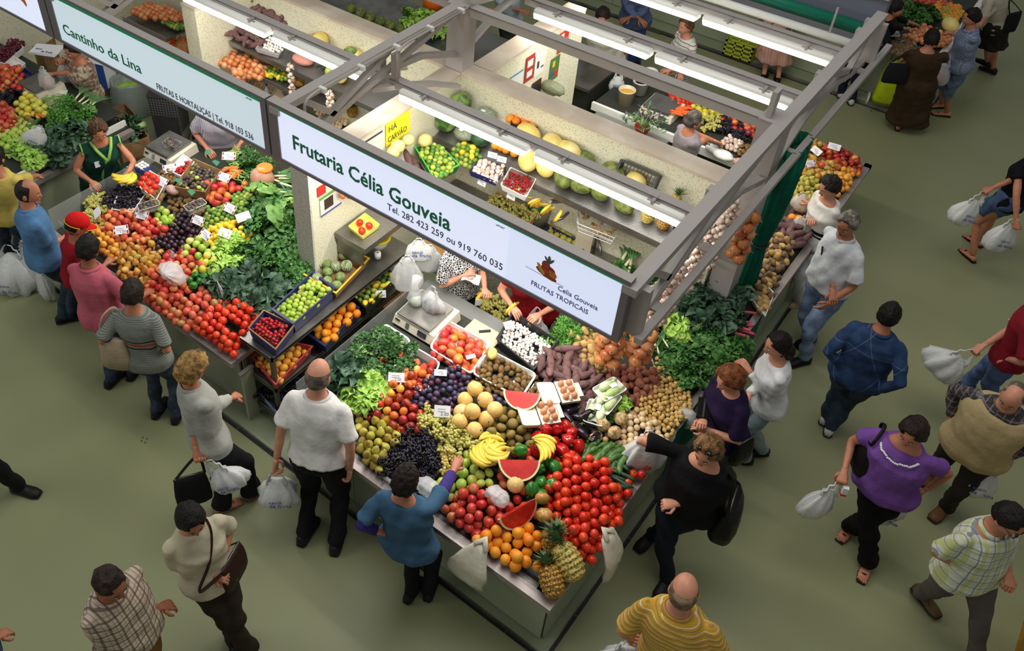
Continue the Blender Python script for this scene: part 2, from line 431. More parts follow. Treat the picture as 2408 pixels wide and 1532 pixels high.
fit_text('Frutaria Célia Gouveia', (-4.33, 2.56), -2.79, 0.135, GLET, sA, -4.58, bold=0.003)
fit_text('Tel. 282 423 259 ou 919 760 035', (-3.37, 2.455), -2.335, 0.062, DLET, sA, -4.58)
fit_text('cM47', (-2.42, 2.815), -2.35, 0.014, DLET, sA, -4.58)
fit_text('FRUTAS TROPICAIS', (-2.10, 2.47), -1.66, 0.042, VLET, sA, -4.58)
fit_text('Celia Gouveia', (-1.90, 2.545), -1.60, 0.042, VLET, sA, -4.58)
# flat printed fruit-basket picture on the sign
def flat_print(parent, shapes, ox, oz, y0=-0.004):
 for i, (kind, x, z, w, h, a, col) in enumerate(shapes):
  mb = MB(); n = 14; ca, sa = math.cos(a), math.sin(a); vs = []
  if kind == 'e':
   for k in range(n):
    u, v = math.cos(2*PI*k/n)*w, math.sin(2*PI*k/n)*h; vs.append((ox+x+u*ca-v*sa, y0-0.0004*i, oz+z+u*sa+v*ca))
  else:
   for u, v in ((-w,-h*0.2),(0,-h),(w,h*0.2),(w*0.4,h),(-w*0.4,h)) if kind == 'l' else ((-w,-h),(w,-h),(w,h),(-w,h)):
    vs.append((ox+x+u*ca-v*sa, y0-0.0004*i, oz+z+u*sa+v*ca))
  mb.add(vs, [tuple(range(len(vs)))]); mb.build('printed_picture', mat('print_%d_%d_%d' % col, col, 0.6), parent)
bk = [('e',-0.01,-0.075,0.085,0.028,-0.25,(170,70,40)),('e',-0.055,-0.05,0.05,0.016,-0.9,(214,180,60)),('e',0.0,-0.03,0.055,0.035,0,(190,40,40)),
  ('e',0.04,-0.055,0.03,0.026,0,(220,120,50)),('e',-0.015,-0.05,0.02,0.018,0,(210,60,50)),('e',0.02,-0.04,0.016,0.014,0,(130,150,60)),
  ('e',-0.02,0.0,0.032,0.038,0,(170,60,50)),('e',0.0,0.055,0.012,0.035,0.1,(90,110,90)),('e',-0.018,0.05,0.009,0.03,0.7,(80,100,84)),('e',0.018,0.05,0.009,0.03,-0.6,(84,104,90)),('r',-0.02,-0.098,0.15,0.002,-0.02,(90,100,140))]
flat_print(sA, bk, -1.99+4.58, 2.70)
sB = sign(-7.54, -4.60, 'white backlit sign with thin green letters, left of the post joint', [(-7.44,-4.66,SIGNM2)])
fit_text('Cantinho da Lina', (-7.36, 2.50), -6.21, 0.105, GLET, sB, -7.54, bold=0.001)
fit_text('FRUTAS E HORTALIÇAS | Tel. 918 103 536', (-6.02, 2.425), -4.80, 0.062, DLET, sB, -7.54)
fit_text('cM47', (-4.83, 2.815), -4.76, 0.014, DLET, sB, -7.54)
sC = sign(-10.5, -7.56, 'white backlit sign cut off by the top left corner, with a fruit picture', [(-10.4,-7.68,SIGNM)])
flat_print(sC, [('e',-0.03,0.02,0.06,0.03,-0.6,(190,60,50)),('e',0.03,0.03,0.05,0.02,1.0,(70,110,60)),('e',0.02,-0.03,0.03,0.06,0.5,(226,130,50)),('e',-0.03,-0.01,0.02,0.05,0.5,(230,150,60)),('e',-0.08,0.05,0.04,0.03,0,(200,120,60))], -7.98+10.5, 2.66)
# rear sign, seen from its back
t = thing('stall_sign', 'rear side sign box seen from behind at the top right, plain grey back', 'sign', (-7.5, 8.92, 0))
mb = MB(); mb.box(0, 6.06, 0, 0.13, 2.37, 2.90); mb.build('case', mat('slate_paint', (112,116,134), 0.5), t)
mb = MB(); mb.box(0, 6.06, -0.03, 0.16, 2.90, 2.93); mb.build('top_cover', GREYP, t)
mb = MB(); mb.box(0, 6.06, -0.02, 0.0, 2.56, 2.61); mb.build('back_rail', GREYP, t)
# ================================================================ counters
def surfA(x, y): return 0.88 + 0.13*min(max(0, y-2.95), max(0, -1.17-x), 1.1)
def surfB(x, y): return 0.88 + 0.13*min(max(0, y-3.05), 1.2)
def surfC(x, y): return 0.90 + 0.10*min(max(0, y-3.0), 1.5)
def surfR(x, y): return 0.88 + 0.13*min(max(0, -1.17-x), 0.9)       # right leg, rear part
def surfS(x, y): return 1.66 + (y-5.68)*0.42                       # tilted wall shelf
def flat(z): return lambda x, y: z
DISP = mat('display_liner', (44,48,40), 0.7)
RIMM = mat('satin_steel_rim', (168,158,156), 0.42, 0.55, bump=0.1, bs=30)
def panels_x(t, x0, x1, y, n, x_out=1):        # front cladding panels, each its own part, with joints
 w = (x1-x0)/n
 for i in range(n):
  mb = MB(); mb.box(x0+i*w+0.003, x0+(i+1)*w-0.003, y, y+0.02, 0.06, 0.78); mb.build('panel', TILEG, t)
def panels_y(t, y0, y1, x, n):
 w = (y1-y0)/n
 for i in range(n):
  mb = MB(); mb.box(x-0.02, x, y0+i*w+0.003, y0+(i+1)*w-0.003, 0.06, 0.78); mb.build('panel', TILEG, t)
def surf_mesh(x0, x1, y0, y1, s, nx, ny, dz=-0.03):
 mb = MB(); vs = []; fs = []
 for j in range(ny+1):
  for i in range(nx+1):
   x = x0+(x1-x0)*i/nx; y = y0+(y1-y0)*j/ny; vs.append((x, y, s(x,y)+dz))
 for j in range(ny):
  for i in range(nx):
   a = j*(nx+1)+i; fs.append((a, a+1, a+nx+2, a+nx+1))
 mb.add(vs, fs); return mb
# -- near stall (A)
t = thing('market_counter', 'big L-shaped steel and pale green counter of the near corner stall', 'counter')
mb = MB(); mb.box(-3.62, -1.16, 3.03, 4.55, 0.05, 0.84); mb.box(-2.06, -1.16, 4.55, 6.08, 0.05, 0.84); mb.build('base_cabinet', DISP, t)
panels_x(t, -3.62, -1.16, 3.005, 4); panels_y(t, 3.03, 6.08, -1.138, 5)
mb = MB()
mb.box(-3.64, -1.07, 2.84, 2.915, 0.80, 0.855); mb.box(-1.145, -1.07, 2.915, 6.10, 0.80, 0.855)
mb.build('steel_rim', RIMM, t)
mb = MB(); mb.box(-3.64, -1.15, 2.915, 3.0, 0.78, 0.835); mb.box(-1.23, -1.145, 2.915, 6.10, 0.78, 0.835); mb.build('rim_gutter', STEEL, t)
mb = MB(); mb.box(-3.6, -1.24, 2.985, 2.991, 0.835, 0.93); mb.build('glass_edge', CLEAR, t)
surf_mesh(-3.6, -1.17, 2.97, 4.55, surfA, 12, 8).build('display_tray', DISP, t)
surf_mesh(-2.06, -1.17, 4.55, 6.08, surfA, 6, 6).build('display_tray', DISP, t)
mb = MB(); mb.box(-3.62, -2.02, 4.40, 4.72, 0.95, 0.985); mb.build('work_ledge', mat('grey_laminate', (118,120,118), 0.4), t)
mb = MB(); mb.box(-3.64, -3.62, 3.0, 4.72, 0.05, 0.80); mb.build('end_panel', TILEG, t)
mb = MB(); mb.box(-3.60, -3.594, 3.02, 4.55, 0.80, 1.10); mb.build('glass_side', CLEAR, t)
# -- rear right leg
t = thing('market_counter', 'rear part of the right-hand counter, holding potatoes, pears and apples', 'counter')
mb = MB(); mb.box(-1.95, -1.16, 6.5, 9.36, 0.05, 0.84); mb.box(-4.1, -1.95, 8.55, 9.36, 0.05, 0.84); mb.build('base_cabinet', DISP, t)
panels_y(t, 6.5, 9.36, -1.138, 5)
mb = MB(); mb.box(-1.145, -1.07, 6.10, 9.45, 0.80, 0.855); mb.box(-4.1, -1.07, 9.37, 9.45, 0.80, 0.855); mb.build('steel_rim', RIMM, t)
surf_mesh(-1.95, -1.17, 6.12, 9.36, surfR, 5, 6).build('display_tray', DISP, t)
mb = MB(); mb.box(-4.1, -1.96, 8.5, 9.36, 0.84, 0.87); mb.build('display_tray', DISP, t)
mb = MB(); mb.box(-4.1, -1.96, 8.46, 8.5, 0.80, 0.90); mb.build('white_edge', WHITEP, t)
# -- left stall (B)
t = thing('market_counter', 'counter of the left stall, heaped with fruit, in front of the queue', 'counter')
mb = MB(); mb.box(-6.85, -4.43, 3.14, 4.9, 0.05, 0.84); mb.build('base_cabinet', DISP, t)
panels_x(t, -6.85, -4.43, 3.11, 4); panels_y(t, 3.14, 4.05, -4.41, 2)
mb = MB(); mb.box(-6.95, -4.32, 2.95, 3.02, 0.80, 0.855); mb.box(-4.39, -4.32, 3.02, 4.04, 0.80, 0.855); mb.build('steel_rim', RIMM, t)
mb = MB(); mb.box(-6.9, -4.4, 3.02, 3.1, 0.78, 0.835); mb.build('rim_gutter', STEEL, t)
mb = MB(); mb.box(-6.95, -6.944, 3.02, 4.6, 0.80, 1.10); mb.build('glass_side', CLEAR, t)
mb = MB(); mb.box(-6.95, -4.39, 3.085, 3.091, 0.835, 0.93); mb.build('glass_edge', CLEAR, t)
surf_mesh(-6.93, -4.40, 3.03, 4.95, surfB, 12, 8).build('display_tray', DISP, t)
# -- far left stall (C)
t = thing('market_counter', 'counter of the far left stall with its long steel edge beside the green-vested vendor', 'counter')
mb = MB(); mb.box(-10.4, -7.86, 3.10, 4.6, 0.05, 0.86); mb.build('base_cabinet', DISP, t)
mb = MB(); mb.box(-7.86, -7.84, 3.10, 4.6, 0.06, 0.80); mb.build('side_panel', TILEG, t)
mb = MB(); mb.box(-10.4, -7.76, 2.95, 3.02, 0.80, 0.86); mb.box(-7.84, -7.76, 3.02, 4.6, 0.80, 0.86); mb.build('steel_rim', RIMM, t)
mb = MB(); mb.box(-7.90, -7.84, 3.02, 4.6, 0.78, 0.84); mb.build('rim_gutter', STEEL, t)
mb = MB(); mb.box(-7.93, -7.90, 3.1, 4.6, 0.84, 0.93); mb.build('white_divider', WHITEP, t)
surf_mesh(-10.4, -7.93, 3.03, 4.6, surfC, 6, 6).build('display_tray', DISP, t)
# -- tilted wall shelves
def shelf(x0, x1, label):
 t = thing('wall_shelf', label, 'shelf', ((x0+x1)/2, 5.9, 1.7)); L_ = (x1-x0)/2
 zf, zb = surfS(0,5.68)-0.01, surfS(0,6.14)-0.01
 mb = MB(); mb.hexa([(-L_,-0.16,zf-1.70),(L_,-0.16,zf-1.70),(L_,0.24,zb-1.72),(-L_,0.24,zb-1.72),(-L_,-0.16,zf-1.675),(L_,-0.16,zf-1.675),(L_,0.24,zb-1.7),(-L_,0.24,zb-1.7)]); mb.build('shelf_board', STEEL, t)
 mb = MB(); mb.box(-L_, L_, -0.175, -0.16, zf-1.715, zf-1.66); mb.build('front_lip', STEEL, t)
 for q in (-0.9, 0.0, 0.9):
  mb = MB(); mb.bar((q*L_, 0.22, zf-1.98), (q*L_, -0.2, zf-1.74), 0.03, 0.03); mb.build('bracket', STEEL, t)
shelf(-4.38, -1.64, 'tilted steel wall shelf of the near stall, holding melons, garlic and chillies')
shelf(-7.30, -4.62, 'tilted steel wall shelf of the left stall, holding sweet potatoes, onions and limes')
for x0, x1, lab in ((-4.38, -2.08, 'low counter with sink along the back wall of the near stall'), (-7.30, -4.62, 'low counter along the back wall of the left stall')):
 t = thing('back_counter', lab, 'counter', (0,0,0))
 mb = MB(); mb.box(x0, x1, 5.62, 6.15, 0.05, 0.90); mb.build('base_cabinet', mat('stone_grey', (150,150,130), 0.7, c2=(120,120,104), ns=60), t)
 mb = MB(); mb.box(x0, x1, 5.58, 6.15, 0.90, 0.94); mb.build('worktop', STEEL, t)
 if x0 > -5:
  mb = MB(); mb.box(-2.9, -2.45, 5.72, 6.0, 0.935, 0.945); mb.build('sink_basin', mat('dark_steel', (48,50,46), 0.3, 0.8), t)
  for k in range(6):
   mb = MB(); mb.box(-2.42, -2.12, 5.72+k*0.05, 5.735+k*0.05, 0.94, 0.95); mb.build('drainer_rib', STEEL, t)
  mb = MB(); mb.tube([(-2.66,6.06,0.94),(-2.66,6.06,1.14),(-2.66,6.03,1.2),(-2.6,5.96,1.23),(-2.52,5.88,1.2),(-2.5,5.86,1.14)], 0.012, 8); mb.build('faucet', STEEL, t, True)
  mb = MB(); mb.tube([(-3.0,6.08,1.25),(-3.0,5.98,1.25),(-3.08,5.9,1.2)], 0.016, 8); mb.build('wall_tap', STEEL, t, True)
# -- steel rack
t = thing('display_rack', 'three-tier steel rack of fruit crates between the two counters', 'rack', (-4.2, 4.05, 0.05))
for z, n in ((0.93,'top_shelf'),(0.54,'middle_shelf'),(0.17,'bottom_shelf')):
 mb = MB(); mb.box(-0.19, 0.20, -0.92, 0.92, z-0.012, z); mb.box(0.185, 0.20, -0.92, 0.92, z-0.03, z+0.014); mb.box(-0.19, 0.20, -0.92, -0.905, z-0.03, z+0.014); mb.build(n, STEEL, t)
for sx in (-0.17, 0.18):
 for sy in (-0.90, 0.90):
  mb = MB(); mb.box(sx-0.018, sx+0.018, sy-0.018, sy+0.018, 0.0, 0.915); mb.build('leg', mat('brown_steel', (92,84,70), 0.5, 0.4), t)
# steel side table over the rack
t = thing('side_table', 'small steel ledge above the rack with a yellow tray of tomatoes', 'shelf', (-4.2, 4.60, 1.38))
mb = MB(); mb.box(-0.19, 0.17, -0.27, 0.27, -0.02, 0.0); mb.build('table_top', STEEL, t)
mb = MB(); mb.box(-0.19, 0.17, -0.275, -0.27, -0.06, 0.0); mb.box(0.17, 0.175, -0.275, 0.27, -0.06, 0.0); mb.build('folded_edge', STEEL, t)
mb = MB(); mb.box(-0.19, 0.12, -0.25, -0.235, -0.25, -0.06); mb.build('bracket', STEEL, t)
# small end panel by the rack
t = thing('end_panel', 'narrow pale end panel between the left counter and the rack', 'panel', (-4.30, 3.05, 0.05))
mb = MB(); mb.box(-0.015, 0.015, -0.03, 0.09, 0, 0.62); mb.build('board', TILEG, t)
mb = MB(); mb.box(-0.02, 0.02, -0.05, 0.10, 0.62, 0.64); mb.build('steel_cap', RIMM, t)
# ---- far kiosk (D)
t = thing('market_counter', 'pale green counter front of the far stall across the aisle, behind the pleated skirt', 'counter')
mb = MB(); mb.box(-12, -1.22, 12.55, 14.8, 0.05, 0.84); mb.build('base_cabinet', DISP, t)
mb = MB()
for i in range(9):
 mb = MB(); a = -12+i*1.2; mb.box(a+0.004, a+1.196, 12.53, 12.55, 0.06, 0.82); mb.build('panel', TILEG, t)
mb = MB(); mb.box(-12, -1.14, 12.40, 12.5, 0.80, 0.87); mb.box(-1.22, -1.14, 12.5, 14.8, 0.80, 0.87); mb.build('steel_rim', WHITEP, t)
panels_y(t, 12.55, 14.8, -1.2, 4)
def surfD(x, y): return 0.90 + 0.10*min(max(0, y-12.5), max(0,-1.2-x), 1.0)
surf_mesh(-3.2, -1.22, 12.5, 14.8, surfD, 6, 6).build('display_tray', DISP, t)
mb = MB(); mb.box(-12, -3.2, 12.5, 14.8, 0.84, 0.88); mb.build('worktop', TILEG, t)
# rear side stall boards seen through the frames
t = thing('market_counter', 'counter behind the left back wall, carrying the row of green melons', 'counter')
mb = MB(); mb.box(-8.3, -5.3, 7.75, 8.9, 0.05, 0.95); mb.build('base_cabinet', DISP, t)
mb = MB(); mb.box(-8.4, -5.2, 7.7, 8.95, 0.95, 0.98); mb.build('worktop', STEEL, t)
t = thing('side_table', 'small onion counter behind the poster wall in the rear stall', 'counter')
mb = MB(); mb.box(-5.0, -4.3, 8.75, 9.5, 0.05, 0.84); mb.build('base_cabinet', DISP, t)
mb = MB(); mb.box(-5.02, -4.28, 8.70, 9.52, 0.84, 0.88); mb.build('worktop', STEEL, t)
t = thing('side_table', 'low grey table under the plant pot and scales in the rear stall', 'table')
mb = MB(); mb.box(-4.0, -3.05, 7.95, 8.45, 0.78, 0.82); mb.build('table_top', mat('grey_laminate',(150,152,150),0.4), t)
for a,b in ((-3.97,7.98),(-3.08,7.98),(-3.97,8.42),(-3.08,8.42)):
 mb = MB(); mb.box(a-0.02,a+0.02,b-0.02,b+0.02,0.05,0.78); mb.build('leg', STEEL, t)
# yellow object at the lower right corner
t = thing('floor_box', 'ochre yellow box edge cut off by the lower right corner of the photo', 'box', (2.0,5.4,0))
mb = MB(); mb.box(-0.35, 0.9, -0.6, 0.28, 0, 0.5); mb.build('body', mat('ochre_paint',(176,128,30),0.6), t)
mb = MB(); mb.box(-0.36, 0.91, -0.61, 0.29, 0.5, 0.52); mb.build('lid', mat('ochre_paint',(176,128,30),0.6), t)
# ================================================================ produce prototypes
class Kind:
 def __init__(s, name, cat, r, meshes): s.name=name; s.cat=cat; s.r=r; s.me=meshes
PLACED = []
def put(k, p, rot, label, group=None, sc=1.0, mi=None, rec=None):
 PLACED.append((p[0], p[1], p[2], rec))
 me = k.me[mi if mi is not None else random.randrange(len(k.me))]
 o = bpy.data.objects.new(k.name, me); C.objects.link(o); o.location = p; o.rotation_euler = rot
 o.scale = (sc,)*3 if not hasattr(sc,'__len__') else sc
 return tag(o, label, k.cat, group)
def inside(p, poly):
 x, y = p; c = False; n = len(poly); j = n-1
 for i in range(n):
  xi, yi = poly[i]; xj, yj = poly[j]
  if (yi > y) != (yj > y) and x < (xj-xi)*(y-yi)/(yj-yi+1e-12)+xi: c = not c
  j = i
 return c
def edge_d(p, poly):
 d = 9; n = len(poly)
 for i in range(n):
  a = poly[i]; b = poly[(i+1)%n]; vx, vy = b[0]-a[0], b[1]-a[1]
  t = max(0, min(1, ((p[0]-a[0])*vx+(p[1]-a[1])*vy)/(vx*vx+vy*vy+1e-12)))
  d = min(d, math.hypot(p[0]-a[0]-t*vx, p[1]-a[1]-t*vy))
 return d
def rrot(k='any'):
 if k == 'any': return (random.uniform(0,6.28), random.uniform(0,6.28), random.uniform(0,6.28))
 if k == 'up': return (random.gauss(0,0.45), random.gauss(0,0.45), random.uniform(0,6.28))
 return (random.gauss(PI/2,0.3), random.gauss(0,0.3), random.uniform(0,6.28))
def pile(poly, surf, k, label, group, layers=2, space=0.98, rk='any', keep=0.8, dz=0.0, rr=None, jit=0.10, squash=1.0, lim=400, mix=None):
 """heap: a hex layer on the surface, thinner layers above. poly in photo pixels."""
 r = rr or k.r; top = r*squash*(1+1.2*(layers-1))
 w = [PS(a, b, lambda x, y: surf(x, y)+top+dz) for a, b in poly]; w = [(p.x, p.y) for p in w]
 x0 = min(p[0] for p in w); x1 = max(p[0] for p in w); y0 = min(p[1] for p in w); y1 = max(p[1] for p in w)
 n = 0; rec = (k, label, group, rk, surf, squash, r, dz)
 for L_ in range(layers):
  s = 2*r*space*(1.0 if L_ == 0 else 1.08); ro = s*0.866; j = 0; y = y0 - r + L_*s*0.3
  while y < y1 + r:
   x = x0 - r + (s/2 if j % 2 else 0) + L_*s*0.5
   while x < x1 + r:
    q = (x+random.uniform(-jit,jit)*s, y+random.uniform(-jit,jit)*s)
    ins = inside(q, w); ed = edge_d(q, w)
    if n < lim and ((L_ == 0 and (ins or ed < r*0.7) and not (ins and layers > 1 and keep >= 0.8 and ed > r*2.4 and random.random() < 0.5)) or (L_ > 0 and ins and random.random() < keep and ed > r*(0.3+0.9*(L_-1)))):
     z = surf(q[0], q[1]) + dz + r*squash*(1 + 1.42*L_) + random.uniform(-0.12, 0.12)*r
     kk = k
     if mix and random.random() < mix[1]: kk = mix[0]
     put(kk, (q[0], q[1], z), rrot(rk), label, group, random.uniform(0.92, 1.07), rec=rec); n += 1
    x += s
   y += ro; j += 1
 return n
def fill(poly, surf, gap=1.55, step=0.045):
 """close the bare spots between heaps with more of whichever heap is nearest"""
 w = [PS(a, b, lambda x, y: surf(x, y)+0.05) for a, b in poly]; w = [(p.x, p.y) for p in w]
 x0 = min(p[0] for p in w); x1 = max(p[0] for p in w); y0 = min(p[1] for p in w); y1 = max(p[1] for p in w)
 near = [q for q in PLACED if x0-0.3 < q[0] < x1+0.3 and y0-0.3 < q[1] < y1+0.3 and q[2] < surf(q[0], q[1])+0.35]; n = 0
 cnt = {}
 for e in near:
  if e[3]: cnt[e[3][2]] = cnt.get(e[3][2],0)+1
 for it in range(3):
  y = y0
  while y < y1:
   x = x0
   while x < x1:
    q = (x+random.uniform(-.012,.012), y+random.uniform(-.012,.012))
    if inside(q, w):
     best = None; bd = 9; dm = 9
     for e in near:
      d = math.hypot(e[0]-q[0], e[1]-q[1]); dm = min(dm, d)
      if e[3] and d < bd: bd = d; best = e[3]
     if best and bd < 0.16:
      k, lab, grp, rk, s_, sq, r, dz = best
      if dm > r*gap and cnt.get(grp,0) < 285:
       cnt[grp] = cnt.get(grp,0)+1
       z = surf(*q)+r*sq*0.9+random.uniform(0,0.3)*r; put(k, (q[0], q[1], z), rrot(rk), lab, grp, random.uniform(0.92,1.05), rec=best); near.append((q[0], q[1], z, best)); n += 1
    x += step
   y += step
 return n
def rnd(nm, mats, r, nu=12, nv=8, fn=None, top=None, n=1):
 out = []
 for i in range(n):
  mb = MB(); mb.ell((0,0,0), r, nu, nv, 0, fn=fn)
  if top: top(mb)
  out.append(mb.mesh(nm, mats))
 return out
def dimple(a=0.18, w=0.35):
 return lambda d: 1 - a*math.exp(-((1-d.z)/0.12)) - 0.5*a*math.exp(-((1+d.z)/0.1))
def stem(l=0.012, z=0.03, r=0.0022, mi=1):
 return lambda mb: mb.tube([(0,0,z),(0.002,0,z+l)], r, 5, mi)
def calyx(z, n=5, l=0.014, mi=1):
 def f(mb):
  for i in range(n):
   a = 2*PI*i/n; c, s = math.cos(a), math.sin(a)
   mb.add([(0,0,z+0.003),(c*l*0.5-s*0.003, s*l*0.5+c*0.003, z+0.003),(c*l, s*l, z-0.001),(c*l*0.5+s*0.003, s*l*0.5-c*0.003, z+0.003)], [(0,1,2,3)], mi)
  mb.tube([(0,0,z),(0.003,0,z+0.012)], 0.002, 5, mi)
 return f
STEM = mat('fruit_stem', (84,70,40), 0.8); GST = mat('green_stem', (62,104,40), 0.6)
def fm(n, c, rand=None, c2=None, ns=18, nw=0.55, rough=0.35, **k): return mat(n, c, rough, rand=rand, c2=c2, ns=ns, nw=nw, det=1, **k)
K = {}
def kind(key, name, cat, r, me): K[key] = Kind(name, cat, r, me if isinstance(me, list) else [me])
TOM = fm('tomato_skin', (214,52,26), [(200,36,22),(226,74,34),(208,44,24)], rough=0.18)
kind('tomato','tomato','tomato',0.038, rnd('tomato',[TOM,GST],(0.039,0.039,0.034),12,8,dimple(0.12),calyx(0.028)) + rnd('tomato',[TOM,GST],(0.037,0.035,0.040),12,8,dimple(0.1),calyx(0.034)))
PTOM = fm('pink_tomato_skin', (214,110,84), [(204,72,56),(196,130,80),(214,96,70),(150,140,70)], c2=(206,80,60), ns=12, rough=0.3)
kind('ptomato','tomato','tomato',0.038, rnd('tomato',[PTOM,GST],(0.042,0.036,0.034),12,8,dimple(0.16),calyx(0.026,5,0.008)))
kind('beef','tomato','tomato',0.058, rnd('tomato',[fm('beef_tomato_skin',(206,90,54),[(190,140,70),(214,70,50)],c2=(120,130,50),ns=14,rough=0.25),GST],(0.062,0.055,0.045),18,9,lambda d: (1-0.2*math.exp(-(1-d.z)/0.12))*(1+0.05*math.cos(6*math.atan2(d.y,d.x))),calyx(0.032)))
kind('peach','peach','peach',0.038, rnd('peach',[fm('peach_skin',(232,150,70),[(226,110,60),(236,176,100),(214,90,60)],c2=(178,50,40),ns=14,nw=0.5,rough=0.6),STEM],(0.039,0.039,0.036),12,8,dimple(0.15)))
kind('nectarine','nectarine','nectarine',0.038, rnd('nectarine',[fm('nectarine_skin',(196,52,34),[(170,34,30),(224,120,44),(190,44,34)],c2=(120,20,26),ns=14,nw=0.52,rough=0.3),STEM],(0.039,0.038,0.037),12,8,dimple(0.14)))
kind('redapple','red_apple','apple',0.038, rnd('apple',[fm('red_apple_skin',(190,36,40),[(206,70,58),(170,24,34),(214,110,70)],c2=(206,150,90),ns=10,nw=0.66,rough=0.3),STEM],(0.040,0.040,0.036),12,8,dimple(0.22),stem(0.012,0.028)))
kind('greenapple','green_apple','apple',0.039, rnd('apple',[fm('green_apple_skin',(164,196,70),[(190,204,96),(140,186,56),(206,206,110)],c2=(200,190,100),ns=10,nw=0.64,rough=0.3),STEM],(0.041,0.041,0.037),12,8,dimple(0.22),stem(0.012,0.028)))
kind('yellowapple','yellow_apple','apple',0.041, rnd('apple',[fm('yellow_apple_skin',(222,206,72),[(214,196,60),(206,206,90),(228,214,96)],rough=0.35),STEM],(0.042,0.042,0.038),12,8,dimple(0.22),stem(0.012,0.028)))
kind('russet','russet_apple','apple',0.040, rnd('apple',[fm('russet_skin',(134,112,56),[(150,124,60),(120,104,50),(146,130,70)],rough=0.7),STEM],(0.042,0.042,0.035),12,8,dimple(0.25),stem(0.010,0.026)))
kind('plum','plum','plum',0.027, rnd('plum',[fm('plum_skin',(56,48,74),[(40,36,60),(82,40,62),(66,62,92),(48,42,66)],rough=0.4),STEM],(0.026,0.028,0.028),10,7))
kind('bplum','plum','plum',0.029, rnd('plum',[fm('black_plum_skin',(40,26,36),[(34,22,32),(64,28,42),(44,34,52)],rough=0.3),STEM],(0.030,0.030,0.028),10,7))
kind('apricot','apricot','apricot',0.034, rnd('apricot',[fm('apricot_skin',(228,160,50),[(232,176,66),(222,140,44),(226,170,80)],rough=0.55),STEM],(0.035,0.034,0.033),12,8,dimple(0.12)))
kind('orange','orange','orange',0.041, rnd('orange',[fm('orange_peel',(240,150,24),[(236,140,20),(242,164,40),(232,130,26)],rough=0.42,bump=0.25,bs=400),STEM],(0.042,0.042,0.040),14,9,dimple(0.05)))
kind('lemon','lemon','lemon',0.029, rnd('lemon',[fm('lemon_peel',(238,204,40),[(242,190,44),(230,212,70),(236,196,36)],rough=0.4,bump=0.2,bs=400),STEM],(0.028,0.028,0.036),12,9,lambda d: 1+0.12*abs(d.z)**12))
kind('lime','lime','lime',0.026, rnd('lime',[fm('lime_peel',(98,138,50),[(76,120,42),(134,156,60),(170,176,76)],rough=0.35),STEM],(0.026,0.026,0.028),12,8))
kind('fig_green','fig','fig',0.026, rnd('fig',[fm('green_fig_skin',(160,190,60),[(176,204,80),(134,166,50),(190,200,90)],c2=(120,100,50),ns=20,nw=0.7,rough=0.5),GST],(0.026,0.026,0.028),10,7,lambda d: 1+0.10*max(0,d.z)**8))
kind('fig','fig','fig',0.023, rnd('fig',[fm('fig_skin',(66,50,66),[(84,64,60),(50,40,60),(104,96,54),(74,56,70)],rough=0.5),GST],(0.022,0.022,0.026),10,7,lambda d: 1+0.2*max(0,d.z)**6))
kind('kiwi','kiwi','kiwi',0.026, rnd('kiwi',[fm('kiwi_skin',(120,92,50),[(134,104,58),(106,82,44)],c2=(96,74,42),ns=60,rough=0.8),STEM],(0.025,0.024,0.032),10,7))
kind('mango','mango','mango',0.040, rnd('mango',[fm('mango_skin',(226,120,50),[(214,80,54),(236,160,60),(180,50,60),(230,140,54)],c2=(190,44,50),ns=9,nw=0.52,rough=0.35),STEM],(0.041,0.036,0.050),12,9,lambda d: 1+0.06*d.x*d.z))
kind('melon','melon','melon',0.062, rnd('melon',[fm('round_melon_skin',(222,176,96),[(228,186,104),(214,164,84),(226,190,120)],c2=(230,204,150),ns=60,nw=0.6,rough=0.6),STEM],(0.064,0.064,0.062),18,12,dimple(0.05),lambda mb: mb.tube([(0,0,0.06),(0,0,0.066)],0.006,6,1)))
YMEL = fm('yellow_melon_skin',(236,216,140),[(232,206,112),(240,226,170)],c2=(224,196,104),ns=9,rough=0.5,bump=0.2,bs=60)
kind('ymelon','melon','melon',0.10, rnd('melon',[YMEL,STEM],(0.098,0.098,0.135),18,12,lambda d: 1+0.05*abs(d.z)**10))
GMEL = fm('green_melon_skin',(120,132,58),[(104,120,50),(140,144,72)],c2=(84,100,40),ns=22,nw=0.5,rough=0.6,bump=0.3,bs=50)
kind('gmelon','melon','melon',0.085, rnd('melon',[GMEL,STEM],(0.085,0.085,0.125),18,12,lambda d: 1+0.05*abs(d.z)**10))
WMEL = mat('watermelon_rind',(52,92,40),0.3,stripes=None,c2=(150,176,96),ns=7,nw=0.56)
kind('wmelon','watermelon','watermelon',0.13, rnd('watermelon',[WMEL,STEM],(0.125,0.125,0.15),20,12,dimple(0.04),lambda mb: mb.tube([(0,0,0.145),(0.01,0,0.165)],0.005,6,1)))
POT = fm('potato_skin',(196,160,98),[(206,172,112),(180,144,86),(200,166,104)],c2=(170,134,80),ns=30,nw=0.6,rough=0.8)
def lumpy(s, a=0.10):
 v = Vector((s*1.7, s*3.1, s*0.7)); return lambda d: 1+a*noise_(d*1.3+v)
from mathutils import noise as _nz
def noise_(v): return _nz.noise(v)
def many(nm, mats, r, n, a, nu=12, nv=8, top=None):
 out = []
 for i in range(n):
  mb = MB(); mb.ell((0,0,0), r, nu, nv, 0, fn=lumpy(i+1, a))
  if top: top(mb)
  out.append(mb.mesh(nm, mats))
 return out
kind('potato','potato','potato',0.034, many('potato',[POT],(0.034,0.030,0.044),3,0.35))
kind('spotato','new_potato','potato',0.0215, many('potato',[fm('new_potato_skin',(212,178,104),[(222,188,116),(196,160,88)],c2=(180,142,80),ns=30,nw=0.64,rough=0.7)],(0.0205,0.018,0.022),3,0.3,9,6))
